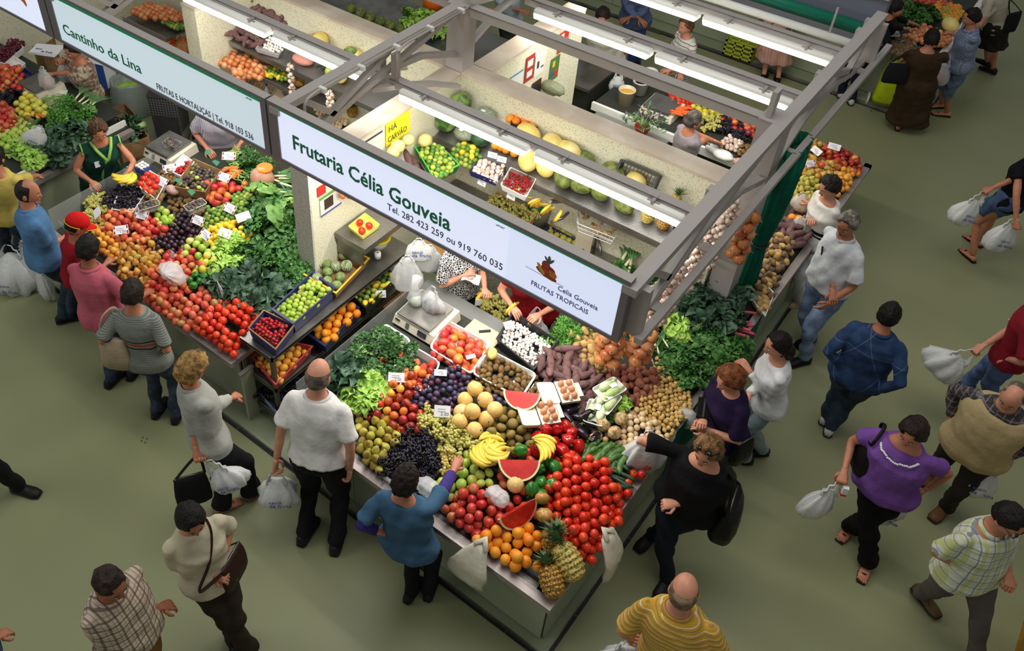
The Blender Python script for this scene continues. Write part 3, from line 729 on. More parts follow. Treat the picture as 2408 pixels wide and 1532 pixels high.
kind('dpotato','potato','potato',0.032, many('potato',[fm('earthy_potato_skin',(128,104,78),[(142,116,86),(110,88,66)],c2=(96,78,60),ns=30,rough=0.9)],(0.032,0.029,0.040),3,0.35))
kind('rpotato','potato','potato',0.033, many('potato',[fm('red_potato_skin',(158,92,72),[(170,104,80),(146,80,66)],c2=(130,84,64),ns=30,rough=0.8)],(0.034,0.030,0.042),3,0.35))
def sweetp(i):
 mb = MB(); random.seed(40+i); ln = 0.085+0.02*i; pts = []; rd = []
 cv = random.uniform(-0.03,0.03)
 for q in range(9):
  u = q/8-0.5; pts.append((u*2*ln, cv*math.cos(u*3)+random.uniform(-.003,.003), random.uniform(-.003,.003))); rd.append(max(0.004, 0.034*(1-abs(u*1.9)**2.2)+random.uniform(-.003,.003)))
 mb.tube(pts, rd, 9); return mb.mesh('sweet_potato', [SWP])
SWP = fm('sweet_potato_skin',(112,78,80),[(126,92,90),(98,66,70)],c2=(90,66,62),ns=30,rough=0.85)
kind('sweet','sweet_potato','sweet potato',0.036, [sweetp(i) for i in range(3)])
random.seed(11)
def onion_top(mb): mb.tube([(0,0,0.034),(0.002,0,0.046),(0.006,0,0.056)],[0.006,0.003,0.002],5,1)
ONI = fm('onion_skin',(206,130,72),[(214,144,90),(190,104,56),(222,166,120)],c2=(180,90,56),ns=14,nw=0.6,rough=0.25)
DRY = mat('dry_stem',(176,150,104),0.8)
kind('onion','onion','onion',0.038, rnd('onion',[ONI,DRY],(0.040,0.040,0.037),12,8,None,onion_top))
kind('wonion','small_onion','onion',0.026, rnd('onion',[fm('pale_onion_skin',(226,196,150),[(232,208,170),(214,176,126)],rough=0.35),DRY],(0.027,0.027,0.026),10,7,None,lambda mb: mb.tube([(0,0,0.024),(0,0,0.036)],0.003,5,1)))
kind('ronion','onion','onion',0.036, rnd('onion',[fm('red_onion_skin',(140,50,60),[(156,60,70),(120,40,56)],rough=0.25),DRY],(0.038,0.038,0.034),12,8,None,onion_top))
GAR = fm('garlic_skin',(226,206,190),[(232,216,204),(206,180,168),(220,196,176)],c2=(180,140,140),ns=20,nw=0.64,rough=0.6)
kind('garlic','garlic_bulb','garlic',0.024, rnd('garlic_bulb',[GAR,DRY],(0.025,0.025,0.021),14,7,lambda d: 1+0.05*math.cos(7*math.atan2(d.y,d.x))+0.25*max(0,d.z)**10,lambda mb: mb.tube([(0,0,0.02),(0.003,0,0.038)],0.003,5,1)))
MUSH = fm('mushroom_cap',(238,232,222),[(244,240,234),(228,218,204)],rough=0.5)
def mushroom():
 mb = MB(); mb.lathe([(0.002,0.017),(0.010,0.0155),(0.017,0.008),(0.0185,0.0),(0.014,-0.005),(0.006,-0.006),(0.006,-0.018),(0.002,-0.019)],10); return mb.mesh('mushroom',[MUSH])
kind('mushroom','mushroom','mushroom',0.0185, mushroom())
def pear(m):
 mb = MB(); mb.lathe([(0.003,-0.036),(0.020,-0.033),(0.033,-0.018),(0.035,-0.003),(0.028,0.014),(0.018,0.029),(0.013,0.041),(0.004,0.046)],12); mb.tube([(0,0,0.045),(0.004,0,0.062)],0.002,5,1); return mb.mesh('pear',m)
kind('pear','pear','pear',0.035, pear([fm('pear_skin',(176,170,64),[(190,180,80),(160,156,54),(186,164,74)],c2=(150,120,54),ns=14,nw=0.6,rough=0.5),STEM]))
kind('ypear','pear','pear',0.034, pear([fm('golden_pear_skin',(200,160,66),[(206,150,60),(190,166,80),(214,170,84)],c2=(176,110,56),ns=12,nw=0.56,rough=0.5),STEM]))
def strawberry():
 mb = MB(); mb.lathe([(0.001,-0.021),(0.009,-0.016),(0.016,-0.004),(0.018,0.007),(0.012,0.014),(0.002,0.016)],9); calyx(0.015,6,0.014)(mb); return mb.mesh('strawberry',[fm('strawberry_skin',(178,24,36),[(190,30,40),(150,18,34)],rough=0.35),GST])
kind('strawberry','strawberry','strawberry',0.019, strawberry())
kind('egg','egg','egg',0.022, rnd('egg',[fm('egg_shell',(206,140,100),[(214,150,110),(196,128,90)],rough=0.5)],(0.021,0.021,0.027),12,8))
def pepper(m):
 mb = MB(); mb.ell((0,0,0),(0.042,0.042,0.055),18,9,0,fn=lambda d:(1-0.25*math.exp(-(1-d.z)/0.1)-0.15*math.exp(-(1+d.z)/0.1))*(1+0.10*math.cos(4*math.atan2(d.y,d.x))-0.10*max(0,-d.z)))
 mb.tube([(0,0,0.036),(0.003,0.002,0.052),(0.010,0.004,0.062)],[0.006,0.004,0.005],6,1); return mb.mesh('bell_pepper',m)
kind('rpepper','bell_pepper','pepper',0.043, pepper([fm('red_pepper_skin',(164,18,20),[(180,24,22),(140,12,20)],rough=0.15),GST]))
kind('opepper','bell_pepper','pepper',0.043, pepper([fm('orange_red_pepper_skin',(216,54,20),rough=0.15),GST]))
kind('gpepper','bell_pepper','pepper',0.043, pepper([fm('green_pepper_skin',(44,110,36),[(54,126,44),(34,92,30)],rough=0.15),GST]))
def rod(nm, mats, ln, r, n=8, bend=0.02, taper=(0.5,0.6), tip=None, sides=9):
 mb = MB(); pts = []; rd = []
 for q in range(n+1):
  u = q/n; pts.append(((u-0.5)*ln, bend*math.sin(PI*u), 0)); e = 1-abs(2*u-1)**6*(1-taper[0 if u<0.5 else 1])
  rd.append(r*(e if 0<q<n else 0.35*e))
 mb.tube(pts, rd, sides)
 if tip: tip(mb, pts)
 return mb.mesh(nm, mats)
kind('zucchini','zucchini','zucchini',0.024, rod('zucchini',[fm('zucchini_skin',(60,96,40),[(74,112,50),(46,78,34)],c2=(100,130,70),ns=40,nw=0.6,rough=0.35),GST],0.17,0.022,tip=lambda mb,p: mb.tube([p[-1],(p[-1][0]+0.02,p[-1][1],0)],0.008,6,1)))
kind('cucumber','cucumber','cucumber',0.020, rod('cucumber',[fm('cucumber_skin',(44,72,48),[(54,86,56),(36,60,42)],rough=0.4,bump=0.3,bs=120)],0.30,0.019))
kind('carrot','carrot','carrot',0.016, rod('carrot',[fm('carrot_skin',(232,110,36),[(224,96,30)],rough=0.6),GST],0.16,0.015,bend=0.004,taper=(0.3,1.0)))
kind('radish','radish','radish',0.014, rod('radish',[fm('radish_skin',(196,60,96),[(206,84,110),(180,70,80)],rough=0.5)],0.16,0.014,bend=0.01,taper=(0.2,1.0)))
kind('bean','green_bean','bean',0.008, rod('green_bean',[fm('bean_skin',(140,176,84),[(156,190,100),(120,156,70)],rough=0.5)],0.14,0.006,bend=0.025,sides=5))
kind('aubergine','aubergine','aubergine',0.036, (lambda: (lambda mb: (mb.lathe([(0.004,-0.075),(0.026,-0.066),(0.037,-0.035),(0.033,0.0),(0.024,0.04),(0.018,0.06),(0.010,0.068)],12), mb.lathe([(0.020,0.048),(0.019,0.062),(0.008,0.072),(0.007,0.09),(0.003,0.092)],8,mi=1), mb.mesh('aubergine',[mat('aubergine_skin',(28,16,30),0.12),mat('aubergine_cap',(96,130,70),0.6)]))[-1])(MB()))())
def celeriac():
 mb = MB(); mb.ell((0,0,0),(0.055,0.055,0.050),18,12,fn=lambda d: 1+0.10*noise_(d*5)+0.1*noise_(d*2)); return mb.mesh('celeriac',[mat('celeriac_skin',(206,178,130),0.9,c2=(140,110,70),ns=40,nw=0.52,bump=0.8,bs=50)])
kind('celeriac','celeriac','celeriac',0.055, celeriac())
def berry_bunch(nm, m, n=46, L_=0.16, w=0.055, r=0.0125, seed=1):
 rs = random.Random(seed); mb = MB(); t = 0
 while t < n:
  u = rs.random(); ww = w*(1-0.75*u)*math.sqrt(rs.random()); a = rs.uniform(0,6.28)
  mb.ell(((u-0.5)*L_, ww*math.cos(a), abs(ww*math.sin(a))*0.8+0.004), (r,r,r*1.15), 7, 5); t += 1
 mb.tube([(-L_*0.62,0,0.01),(-L_*0.3,0,0.015),(L_*0.2,0,0.012)], [0.003,0.0025,0.0015], 5, 1)
 return mb.mesh(nm, [m, mat('grape_stem',(130,130,60),0.7)])
BGR = mat('black_grape_skin',(24,20,34),0.3,c2=(34,30,44),ns=50); WGR = mat('white_grape_skin',(176,176,84),0.28,c2=(196,184,110),ns=40)
RGR = mat('red_grape_skin',(110,24,44),0.3,c2=(70,16,36),ns=50); YGR = mat('amber_grape_skin',(206,182,104),0.3,c2=(180,160,80),ns=40)
kind('bgrape','grape_bunch','grapes',0.05, [berry_bunch('grape_bunch',BGR,52,seed=i,r=0.0115) for i in range(3)])
kind('wgrape','grape_bunch','grapes',0.05, [berry_bunch('grape_bunch',WGR,44,seed=10+i,r=0.013) for i in range(3)])
kind('ygrape','grape_bunch','grapes',0.05, [berry_bunch('grape_bunch',YGR,44,seed=20+i,r=0.013) for i in range(2)])
kind('rgrape','grape_bunch','grapes',0.05, [berry_bunch('grape_bunch',RGR,44,seed=30+i) for i in range(2)])
def chilli():
 mb = MB(); mb.tube([(-0.03,0,0),(-0.01,0.004,0.002),(0.012,0.004,0),(0.032,-0.002,0)],[0.005,0.006,0.004,0.001],5); mb.tube([(-0.03,0,0),(-0.045,0.004,0)],0.0018,4,1); return mb.mesh('chilli',[fm('chilli_skin',(150,18,26),[(170,24,28),(120,12,24)],rough=0.25),GST])
kind('chilli','chilli','chilli',0.011, chilli())
# leafy bunches
def leafy(nm, mats, n, R, ll, lw, seed, flatn=0.6, stems=0, curl=0.35, upb=0.5):
 rs = random.Random(seed); mb = MB()
 for i in range(n):
  a = rs.uniform(0,2*PI); rr = R*math.sqrt(rs.random()); z = R*flatn*(1-(rr/R)**2)*rs.uniform(0.6,1.05)
  b = Vector((rr*math.cos(a), rr*math.sin(a), z))
  out = Vector((math.cos(a), math.sin(a), rs.uniform(-0.2, upb)))+Vector((rs.gauss(0,.6), rs.gauss(0,.6), rs.gauss(0,.35))); out.normalize()
  nrm = Vector((rs.gauss(0,.5), rs.gauss(0,.5), 1)); side = out.cross(nrm).normalized(); up = side.cross(out).normalized()
  l = ll*rs.uniform(0.7,1.25); w = lw*rs.uniform(0.7,1.25); cu = curl*rs.uniform(0.2,1.4)*l
  pts = []
  for u, ww, dz in ((0,0.12,0),(0.3,0.9,0.35),(0.68,1.0,0.3),(1.0,0.25,-0.6)):
   c = b + out*(l*(u-0.3)) + up*(cu*dz)
   pts += [c - side*(w*ww/2) + up*(cu*0.35*rs.uniform(0.2,1.4)), c + up*(-cu*0.1), c + side*(w*ww/2) + up*(cu*0.35*rs.uniform(0.2,1.4))]
  fs = []
  for k in range(3):
   for q in range(2): fs.append((k*3+q, k*3+q+1, k*3+q+4, k*3+q+3))
  mb.add(pts, fs, 0)
 for i in range(stems):
  a = rs.uniform(-0.5,0.5)
  mb.tube([(-R*1.0, a*R*0.8, 0.01+rs.random()*0.02), (-R*0.3, a*R*0.5, R*flatn*0.6)], 0.0035, 5, 1)
 return mb.mesh(nm, mats)
def lf(n, c, c2, rand=None, rough=0.5): return mat(n, c, rough, c2=c2, ns=26, nw=0.5, rand=rand)
PARS = lf('parsley_leaf',(48,98,32),(34,76,24),[(58,112,38),(40,84,28)])
DILL = lf('bright_herb_leaf',(84,148,44),(60,120,34),[(96,164,56)])
KALE = lf('kale_leaf',(52,82,60),(72,104,78),[(42,68,50),(64,94,68)],0.45)
CABB = lf('cabbage_leaf',(92,140,62),(120,164,84),[(78,126,54),(110,156,80)])
LETT = lf('lettuce_leaf',(148,194,70),(176,212,104),[(132,180,60),(166,206,88)])
SPIN = lf('turnip_green_leaf',(48,100,40),(76,128,56),[(38,84,34),(60,114,46)])
STM = mat('pale_green_stalk',(150,176,104),0.5)
kind('parsley','parsley_bunch','herbs',0.10, [leafy('parsley_bunch',[PARS,STM],190,0.10,0.026,0.024,i,0.6,8) for i in range(3)])
kind('dill','herb_bunch','herbs',0.09, [leafy('herb_bunch',[DILL,STM],170,0.09,0.026,0.014,20+i,0.6,8) for i in range(2)])
kind('kale','kale_bunch','kale',0.12, [leafy('kale_bunch',[KALE,STM],34,0.12,0.105,0.080,40+i,0.55,6,0.4) for i in range(3)])
kind('cabbage_greens','greens_bunch','greens',0.12, [leafy('greens_bunch',[SPIN,STM],60,0.12,0.075,0.055,60+i,0.55,8,0.4) for i in range(3)])
kind('spinach','greens_bunch','greens',0.11, [leafy('greens_bunch',[SPIN,STM],95,0.11,0.050,0.040,70+i,0.6,8,0.4) for i in range(3)])
kind('lettuce','lettuce_head','lettuce',0.11, [leafy('lettuce_head',[LETT,STM],75,0.11,0.065,0.070,80+i,0.7,0,0.7) for i in range(2)])
def cabbage(seed):
 rs = random.Random(seed); mb = MB(); mb.ell((0,0,0.06),(0.062,0.062,0.055),14,9,fn=lambda d: 1+0.05*noise_(d*6))
 for i in range(11):
  a = i*2.4; ph = [0.55,0.8,1.1][i%3]; vs = []; fs = []; R0_ = 0.07+0.02*(i%3)
  for u in range(5):
   for v in range(5):
    th = ph*(u/4)+0.25; az = a+(v/4-0.5)*1.7*math.sin(min(1,(u+0.6)/3)*PI*0.55); rr = R0_*(1+0.25*u/4)+0.006*math.sin(v*2.9+u*3.1)*u
    vs.append((rr*math.sin(th)*math.cos(az)*1.3, rr*math.sin(th)*math.sin(az)*1.3, 0.055+rr*math.cos(th)*0.75-0.03*(ph>1)))
  for u in range(4):
   for v in range(4): q = u*5+v; fs.append((q,q+1,q+6,q+5))
  mb.add(vs, fs, 1)
 return mb.mesh('savoy_cabbage',[mat('cabbage_heart',(168,196,104),0.5,c2=(140,176,80),ns=30,bump=0.5,bs=60), CABB])
kind('cabbage','savoy_cabbage','cabbage',0.12, [cabbage(1), cabbage(2)])
def leek():
 mb = MB(); mb.tube([(-0.16,0,0),(-0.155,0,0),(-0.05,0,0.004),(0.02,0,0.006)],[0.006,0.015,0.012,0.013],8,0)
 for i in range(5):
  a = (i-2)*0.12; mb.tube([(0.0,a*0.05,0.006),(0.10,a*0.25,0.012),(0.20,a*0.6,0.004+0.01*(i%2))],[0.009,0.011,0.003],5,1,fl=0.3)
 for i in range(7): mb.tube([(-0.158,0,0),(-0.185,(i-3)*0.006,-0.004+0.003*(i%3))],0.0012,3,2)
 return mb.mesh('leek',[mat('leek_shaft',(226,226,186),0.45,axis=(0,-0.05,0.03,(150,186,96))), mat('leek_leaf',(70,120,76),0.5,c2=(100,146,84),ns=20), mat('leek_root',(196,180,130),0.8)])
kind('leek','leek','leek',0.02, leek())
def crown(mb, z0, R=0.09, n=26, mi=1, seed=3):
 rs = random.Random(seed)
 for i in range(n):
  a = i*2.39996; t = i/n; el = 0.35+1.1*t; l = R*(0.75+0.5*rs.random())*(1.15-0.3*t); w = 0.011
  d = Vector((math.cos(a)*math.cos(el), math.sin(a)*math.cos(el), math.sin(el))); sd = Vector((-math.sin(a), math.cos(a), 0))
  b = Vector((0,0,z0+0.02*t)); m = b + d*(l*0.5) ; e = b + d*l + Vector((math.cos(a),math.sin(a),0))*0.018 - Vector((0,0,0.01))
  mb.add([b-sd*w, b+sd*w, m+sd*w*1.1, e, m-sd*w*1.1, m-Vector((0,0,0.004))], [(0,1,2,5),(0,5,4),(5,2,3),(4,5,3)], mi)
def pineapple(m, seed):
 mb = MB(); nu, nv = 16, 14; rings = []
 def prof(v): return 0.062*(math.sin(PI*(0.12+0.76*v))**0.55)
 vs = []; fs = []
 for i in range(nv+1):
  for j in range(nu):
   a = 2*PI*(j+0.5*(i%2))/nu; k = 1+0.09*(1 if (i+0)%2==0 else -0.3)
   r = prof(i/nv)*(0.4 if i in (0,nv) else 1)*k; vs.append((r*math.cos(a), r*math.sin(a), (i/nv-0.5)*0.17))
 for i in range(nv):
  for j in range(nu):
   k = (j+1)%nu
   if i%2==0: fs += [(i*nu+j,i*nu+k,(i+1)*nu+j),(i*nu+k,(i+1)*nu+k,(i+1)*nu+j)]
   else: fs += [(i*nu+j,i*nu+k,(i+1)*nu+k),(i*nu+j,(i+1)*nu+k,(i+1)*nu+j)]
 fs += [tuple(range(nu-1,-1,-1)), tuple(range(nv*nu, nv*nu+nu))]
 mb.add(vs, fs, 0); return mb.mesh('fruit_body', m, False)
PIN1 = mat('pineapple_skin',(196,146,50),0.55,voro=(55,0.10,(96,66,30))); PIN2 = mat('pineapple_skin_green',(120,120,52),0.55,voro=(55,0.14,(206,176,96)))
CRW = mat('pineapple_leaf',(62,96,58),0.45,c2=(96,128,84),ns=14)
PME = [pineapple([PIN1],1), pineapple([PIN2],2)]
_cm = MB(); crown(_cm, 0.0, mi=0); CRME = _cm.mesh('crown',[CRW], False)
def put_pineapple(p, rot, label, mi=0, sc=1.0, group=None):
 t = thing('pineapple', label, 'pineapple', p, 0, group); t.rotation_euler = rot; t.scale = (sc,)*3
 for nm, me, z in (('fruit_body',PME[mi],0),('crown',CRME,0.075)):
  o = bpy.data.objects.new(nm, me); C.objects.link(o); o.parent = t; o.location = (0,0,z)
 return t
BAN = mat('banana_peel',(236,206,66),0.4,c2=(222,186,60),ns=20,axis=(0,0.055,0.085,(150,160,60))); BANO = mat('spotty_banana_peel',(226,184,60),0.45,c2=(120,84,36),ns=60,nw=0.68)
def banana_mesh(m):
 mb = MB(); pts = []; rd = []
 for q in range(10):
  a = -0.95+1.9*q/9; pts.append((0.095*math.sin(a), 0.095*(1-math.cos(a))*1.0, 0)); rd.append([0.004,0.010,0.0155,0.0175,0.018,0.018,0.017,0.013,0.007,0.006][q])
 mb.tube(pts, rd, 7); return mb.mesh('banana',[m])
BM = [banana_mesh(BAN), banana_mesh(BANO)]
def banana_hand(p, rz, label, n=6, mi=0, rx=0.0, ry=0.0, spread=0.5, group=None, sc=1.0):
 t = thing('banana_hand', label, 'bananas', p, 0, group); t.rotation_euler = (rx, ry, rz); t.scale = (sc,)*3
 for i in range(n):
  a = (i-(n-1)/2)*spread/max(1,n-1)*1.6
  o = bpy.data.objects.new('banana', BM[mi]); C.objects.link(o); o.parent = t
  M = Matrix.Rotation(a,4,'Z') @ Matrix.Translation((-0.075,-0.055,0.006*(i%2)+0.001*i)) @ Matrix.Rotation(0.25*(i%2),4,'X')
  o.matrix_local = M
 mb = MB(); mb.ell((0.0,0.0,0.006),(0.016,0.022,0.012),8,5); mb.build('stalk', mat('banana_stalk',(126,110,50),0.7), t, True)
 return t
RIND = mat('melon_rind',(190,206,120),0.35,c2=(60,110,50),ns=8,nw=0.62); FLESH = mat('melon_flesh',(214,48,40),0.3,c2=(196,36,34),ns=14)
def wedge(p, rot, label, R=0.135, ang=0.95):
 """watermelon quarter: two cut faces meeting on a ridge, rind behind"""
 t = thing('watermelon_wedge', label, 'watermelon', p); t.rotation_euler = rot
 n = 18; fl = MB(); rd = MB(); el = 1.0
 def ring(r, a): return [(r*math.cos(PI*k/n), r*math.sin(PI*k/n)*math.cos(a)*el, r*math.sin(PI*k/n)*math.sin(a)*el) for k in range(n+1)]
 for a, s in ((-ang/2,1),(ang/2,-1)):
  r = ring(R*0.91, a); vs = r + [(0,0,0)]; fl.add(vs, [((k,k+1,n+1) if s>0 else (k+1,k,n+1)) for k in range(n)])
  q = ring(R, a); r2 = ring(R*0.91, a); rd.add(r2+q, [((k,k+1,n+2+k,n+1+k)) for k in range(n)], 1)
 na = 8; rows = [ring(R, -ang/2+ang*i/na) for i in range(na+1)]
 rd.add([v for r in rows for v in r], [(i*(n+1)+k, i*(n+1)+k+1, (i+1)*(n+1)+k+1, (i+1)*(n+1)+k) for i in range(na) for k in range(n)], 0)
 fl.build('flesh', FLESH, t); rd.build('rind', [RIND, mat('white_rind',(220,222,170),0.4)], t, True)
 return t
# ---------------------------------------------------------------- containers
def rounded(c4, r, n=4):
 """4 corners (ccw) -> rounded outline"""
 out = []; m = len(c4)
 for i in range(m):
  a, b, c = Vector(c4[i-1]), Vector(c4[i]), Vector(c4[(i+1)%m])
  u = (a-b).normalized(); v = (c-b).normalized()
  if r <= 0: out.append(b); continue
  p0 = b+u*r; p1 = b+v*r
  for k in range(n+1):
   t = k/n; out.append(p0*(1-t)**2 + b*(2*t*(1-t)) + p1*t*t)
 return out
def crate(name, label, cat, c4, h, m, r=0.0, wall_=0.008, taper=0.9, floor=0.01, group=None, lip=None, slats=0, fm_=None):
 """open box whose rim passes through four world corner points"""
 c4 = [Vector(p) for p in c4]; cen = sum(c4, Vector())/4; zt = cen.z
 t = thing(name, label, cat, (cen.x, cen.y, zt-h), 0, group)
 L4 = [Vector((p.x-cen.x, p.y-cen.y, h)) for p in c4]
 area = sum(L4[i].x*L4[(i+1)%4].y-L4[(i+1)%4].x*L4[i].y for i in range(4))
 if area < 0: L4.reverse()
 ot = rounded(L4, r); ks = max(0.0, 1-wall_/min((L4[0]-L4[1]).length, (L4[1]-L4[2]).length)*2)
 def sc(ring, k, z): return [Vector((p.x*k, p.y*k, z)) for p in ring]
 mb = MB(); mb.loft([sc(ot,taper,0), sc(ot,1,h), sc(ot,ks,h), sc(ot,ks*taper,floor)])
 mb.build('tray_body' if r else 'crate_body', m, t, False)
 if lip:
  mb = MB(); mb.loft([sc(ot,1.0,h-0.012), sc(ot,1.03,h-0.006), sc(ot,1.03,h+0.004), sc(ot,ks,h+0.004)], cap=False); mb.build('rim', lip, t, False)
 return t
def ptray(name, label, cat, px4, z, h, m, **k):
 return crate(name, label, cat, [P(a,b,z) for a,b in px4], h, m, **k)
def card(px, py, z, w, h, rz, label, tx=None, tilt=0.5, red=True, base=None, clean=False):
 t = thing('price_card', label, 'price card', P(px,py,z)); t.rotation_euler = (PI/2-tilt, 0, rz)
 mb = MB(); mb.box(-w/2,w/2,-h/2,h/2,-0.001,0.001); mb.build('card', base or PAPER, t)
 if red:
  for sx in (-1,1):
   mb = MB()
   mb.box(sx*w*0.42-w*0.05, sx*w*0.42+w*0.05, -h*0.45, -h*0.12, 0.0012, 0.0018); mb.box(sx*w*0.42-w*0.05, sx*w*0.42+w*0.05, h*0.12, h*0.45, 0.0012, 0.0018); mb.build('red_mark', REDINK, t)
 if not clean:
  for q in (0.18,-0.02):
   mb = MB(); mb.box(-w*0.28, w*0.2, h*q-0.002, h*q+0.001, 0.0012, 0.0016); mb.build('ruled_line', INK, t)
  text_on(tx or '2.00', h*0.42, (-w*0.10,-h*0.36,0.0014), INK, t, 'handwriting', rot=(0,0,0), ext=0.0002)
 return t
# ================================================================ produce on the near stall (A)
A, B_, C_ = surfA, surfB, surfC
def zA(px, py, d=0.0): return PS(px, py, lambda x, y: A(x,y)+d)
def zB(px, py, d=0.0): return PS(px, py, lambda x, y: B_(x,y)+d)
pile([(1305,1085),(1345,1055),(1395,1060),(1440,1085),(1472,1150),(1450,1215),(1390,1295),(1335,1270),(1330,1215),(1300,1180),(1285,1140)], A, K['tomato'], 'ripe red tomato in the heap at the front corner of the near counter', 'red tomatoes at the front corner', 3, keep=0.85)
for i, (x, y) in enumerate([(1280,1212),(1312,1240),(1275,1172)]):
 put(K['beef'], zA(x,y,0.14), rrot('up'), ['large ribbed green and red tomato between the watermelon wedge and the red tomatoes','big ribbed tomato just above the front pineapple crown','oblong orange tomato at the tip of the lowest watermelon wedge'][i])
pile([(1062,1190),(1085,1145),(1125,1140),(1165,1180),(1195,1235),(1150,1258),(1095,1240),(1062,1215)], A, K['redapple'], 'red apple in the heap at the front left of the lowest watermelon wedge', 'red apples at the front edge', 2)
pile([(1122,1262),(1165,1238),(1210,1240),(1268,1238),(1262,1285),(1222,1338),(1165,1300)], A, K['orange'], 'bright orange in the heap beside the front pineapples', 'oranges at the front edge', 2)
pile([(1052,1110),(1098,1108),(1112,1140),(1080,1150),(1040,1160),(1020,1135)], A, K['greenapple'], 'green apple beside the white grapes, by the reaching hand', 'green apples by the bananas', 2)
pile([(1104,1045),(1132,1050),(1120,1100),(1102,1105)], A, K['greenapple'], 'green apple tucked left of the banana hands', 'green apples left of the bananas', 1)
pile([(842,985),(872,965),(938,1005),(940,1045),(912,1065),(898,1098),(868,1090),(848,1045)], A, K['pear'], 'yellow green pear in the heap beside the white shirted bald man', 'green pears on the near counter', 2, rk='up')
pile([(905,1085),(925,1055),(955,1022),(1012,1025),(1035,1060),(1025,1105),(975,1125),(930,1120)], A, K['bgrape'], 'bunch of black grapes in the heap behind the blue topped woman', 'black grapes on the near counter', 2, rr=0.036, rk='up')
pile([(985,985),(1010,972),(1055,985),(1108,1008),(1115,1050),(1085,1078),(1045,1060),(1015,1030)], A, K['wgrape'], 'bunch of white grapes in the heap below the round melons', 'white grapes on the near counter', 2, rr=0.036, rk='up')
pile([(1035,1065),(1068,1072),(1072,1105),(1050,1118),(1030,1100)], A, K['ygrape'], 'bunch of amber white grapes under the reaching hand', 'amber grapes on the near counter', 2, rr=0.032, rk='up')
pile([(908,905),(950,885),(985,905),(960,938),(992,965),(978,1012),(930,1012),(862,978),(878,945)], A, K['nectarine'], 'red nectarine in the heap between lettuce and plums', 'nectarines on the near counter', 2, mix=(K['apricot'],0.22))
pile([(1020,868),(1080,862),(1100,878),(1098,932),(1062,972),(1000,975),(962,945),(982,905)], A, K['plum'], 'dark blue plum in the heap above the round melons', 'plums on the near counter', 2, space=1.0)
for i, (x, y) in enumerate([(1117,915),(1141,941),(1094,941),(1164,964),(1111,968),(1081,992),(1144,986),(1116,1012),(1085,970)]):
 put(K['melon'], zA(x,y,0.10+0.05*(i in (0,1,3,4))), rrot(), 'round yellow melon in the pile between plums and brown apples', 'round melons on the near counter')
pile([(1150,1003),(1195,962),(1242,985),(1250,1015),(1200,1038),(1152,1035)], A, K['russet'], 'brown russet apple in the heap above the bananas', 'russet apples on the near counter', 2)
pile([(1265,862),(1290,822),(1345,812),(1390,862),(1425,900),(1385,925),(1335,905),(1298,890)], A, K['sweet'], 'purple sweet potato in the heap behind the open egg cartons', 'sweet potatoes on the near counter', 2, rr=0.042, rk='flat', space=0.9)
pile([(1335,778),(1400,770),(1432,800),(1425,868),(1385,862),(1345,805)], A, K['potato'], 'yellow potato in the heap below the big sign', 'yellow potatoes below the sign', 2)
pile([(1425,865),(1480,862),(1540,868),(1548,895),(1512,930),(1478,948),(1448,905)], A, K['rpotato'], 'reddish potato in the heap below the hanging onions', 'red potatoes on the near counter', 2)
pile([(1540,868),(1578,852),(1606,890),(1626,930),(1622,965),(1585,1008),(1525,985),(1492,950),(1515,918)], A, K['spotato'], 'tiny yellow potato in the heap beside the navy topped woman', 'tiny potatoes at the right edge', 2, space=0.98, keep=0.45, lim=290)
pile([(1472,968),(1492,955),(1540,990),(1555,1005),(1530,1030),(1500,1062),(1462,1050),(1470,1010)], A, K['wonion'], 'small pale onion in the heap right of the celeriac', 'small pale onions', 2)
for i, (x, y) in enumerate([(1418,1000),(1460,985),(1445,1018)]):
 put(K['celeriac'], zA(x,y,0.10), rrot(), ['knobbly celeriac at the left of its group of three','knobbly celeriac farthest back, under the fennel leaves','knobbly celeriac nearest the zucchini'][i])
for i, (x, y, k) in enumerate([(1265,1030,0),(1308,1010,0),(1335,1035,0),(1360,1050,0),(1322,1060,0),(1290,1065,0),(1265,1060,0),(1345,1018,0),(1285,1012,0),(1300,1042,0),(1330,1002,0)]):
 put(K['rpepper'], zA(x,y,0.09+0.02*(i%3)), rrot(), 'glossy dark red bell pepper in the heap right of the bananas', 'red peppers on the near counter', 1.15)
put(K['opepper'], zA(1338,1078,0.13), rrot('flat'), 'orange red ribbed bell pepper at the top of the tomato heap', None, 1.0)
for i, (x, y) in enumerate([(1290,1050),(1285,1085),(1305,1100),(1272,1135),(1300,1140),(1250,1150),(1272,1165),(1268,1100),(1225,1060)]):
 put(K['gpepper'], zA(x,y,0.09+0.02*(i%3)), rrot(), 'glossy green bell pepper between the watermelon wedges and the tomatoes', 'green peppers on the near counter', 1.1)
for i in range(9):
 x, y = [(1345,965),(1365,985),(1335,985),(1385,1000),(1355,1010),(1372,1022),(1400,1030),(1340,1000),(1380,975)][i]
 put(K['aubergine'], zA(x,y,0.08+0.02*(i%3)), (PI/2, 0, random.uniform(0,6.28)), 'shiny black aubergine in the heap between egg cartons and celeriac', 'aubergines on the near counter', 0.95)
for i in range(14):
 x, y = (1385+(i%7)*14+random.uniform(-4,4), 1050+(i//7)*20+(i%7)*4)
 put(K['zucchini'], zA(x,y,0.06+0.02*(i%2)), (0, 0, math.radians(38+50+random.uniform(-22,22))), 'green zucchini in the fan above the tomatoes', 'zucchini on the near counter', 1.15)
for i in range(12):
 x, y = (1440+(i%3)*8+random.uniform(-4,4), 1085+i*6.5)
 put(K['cucumber'], zA(x,y,0.05+0.02*(i%2)), (0, 0.0, math.radians(38-22+random.uniform(-20,20))), 'long dark cucumber at the right edge, beside the raised white bag', 'cucumbers at the right edge', 0.8)
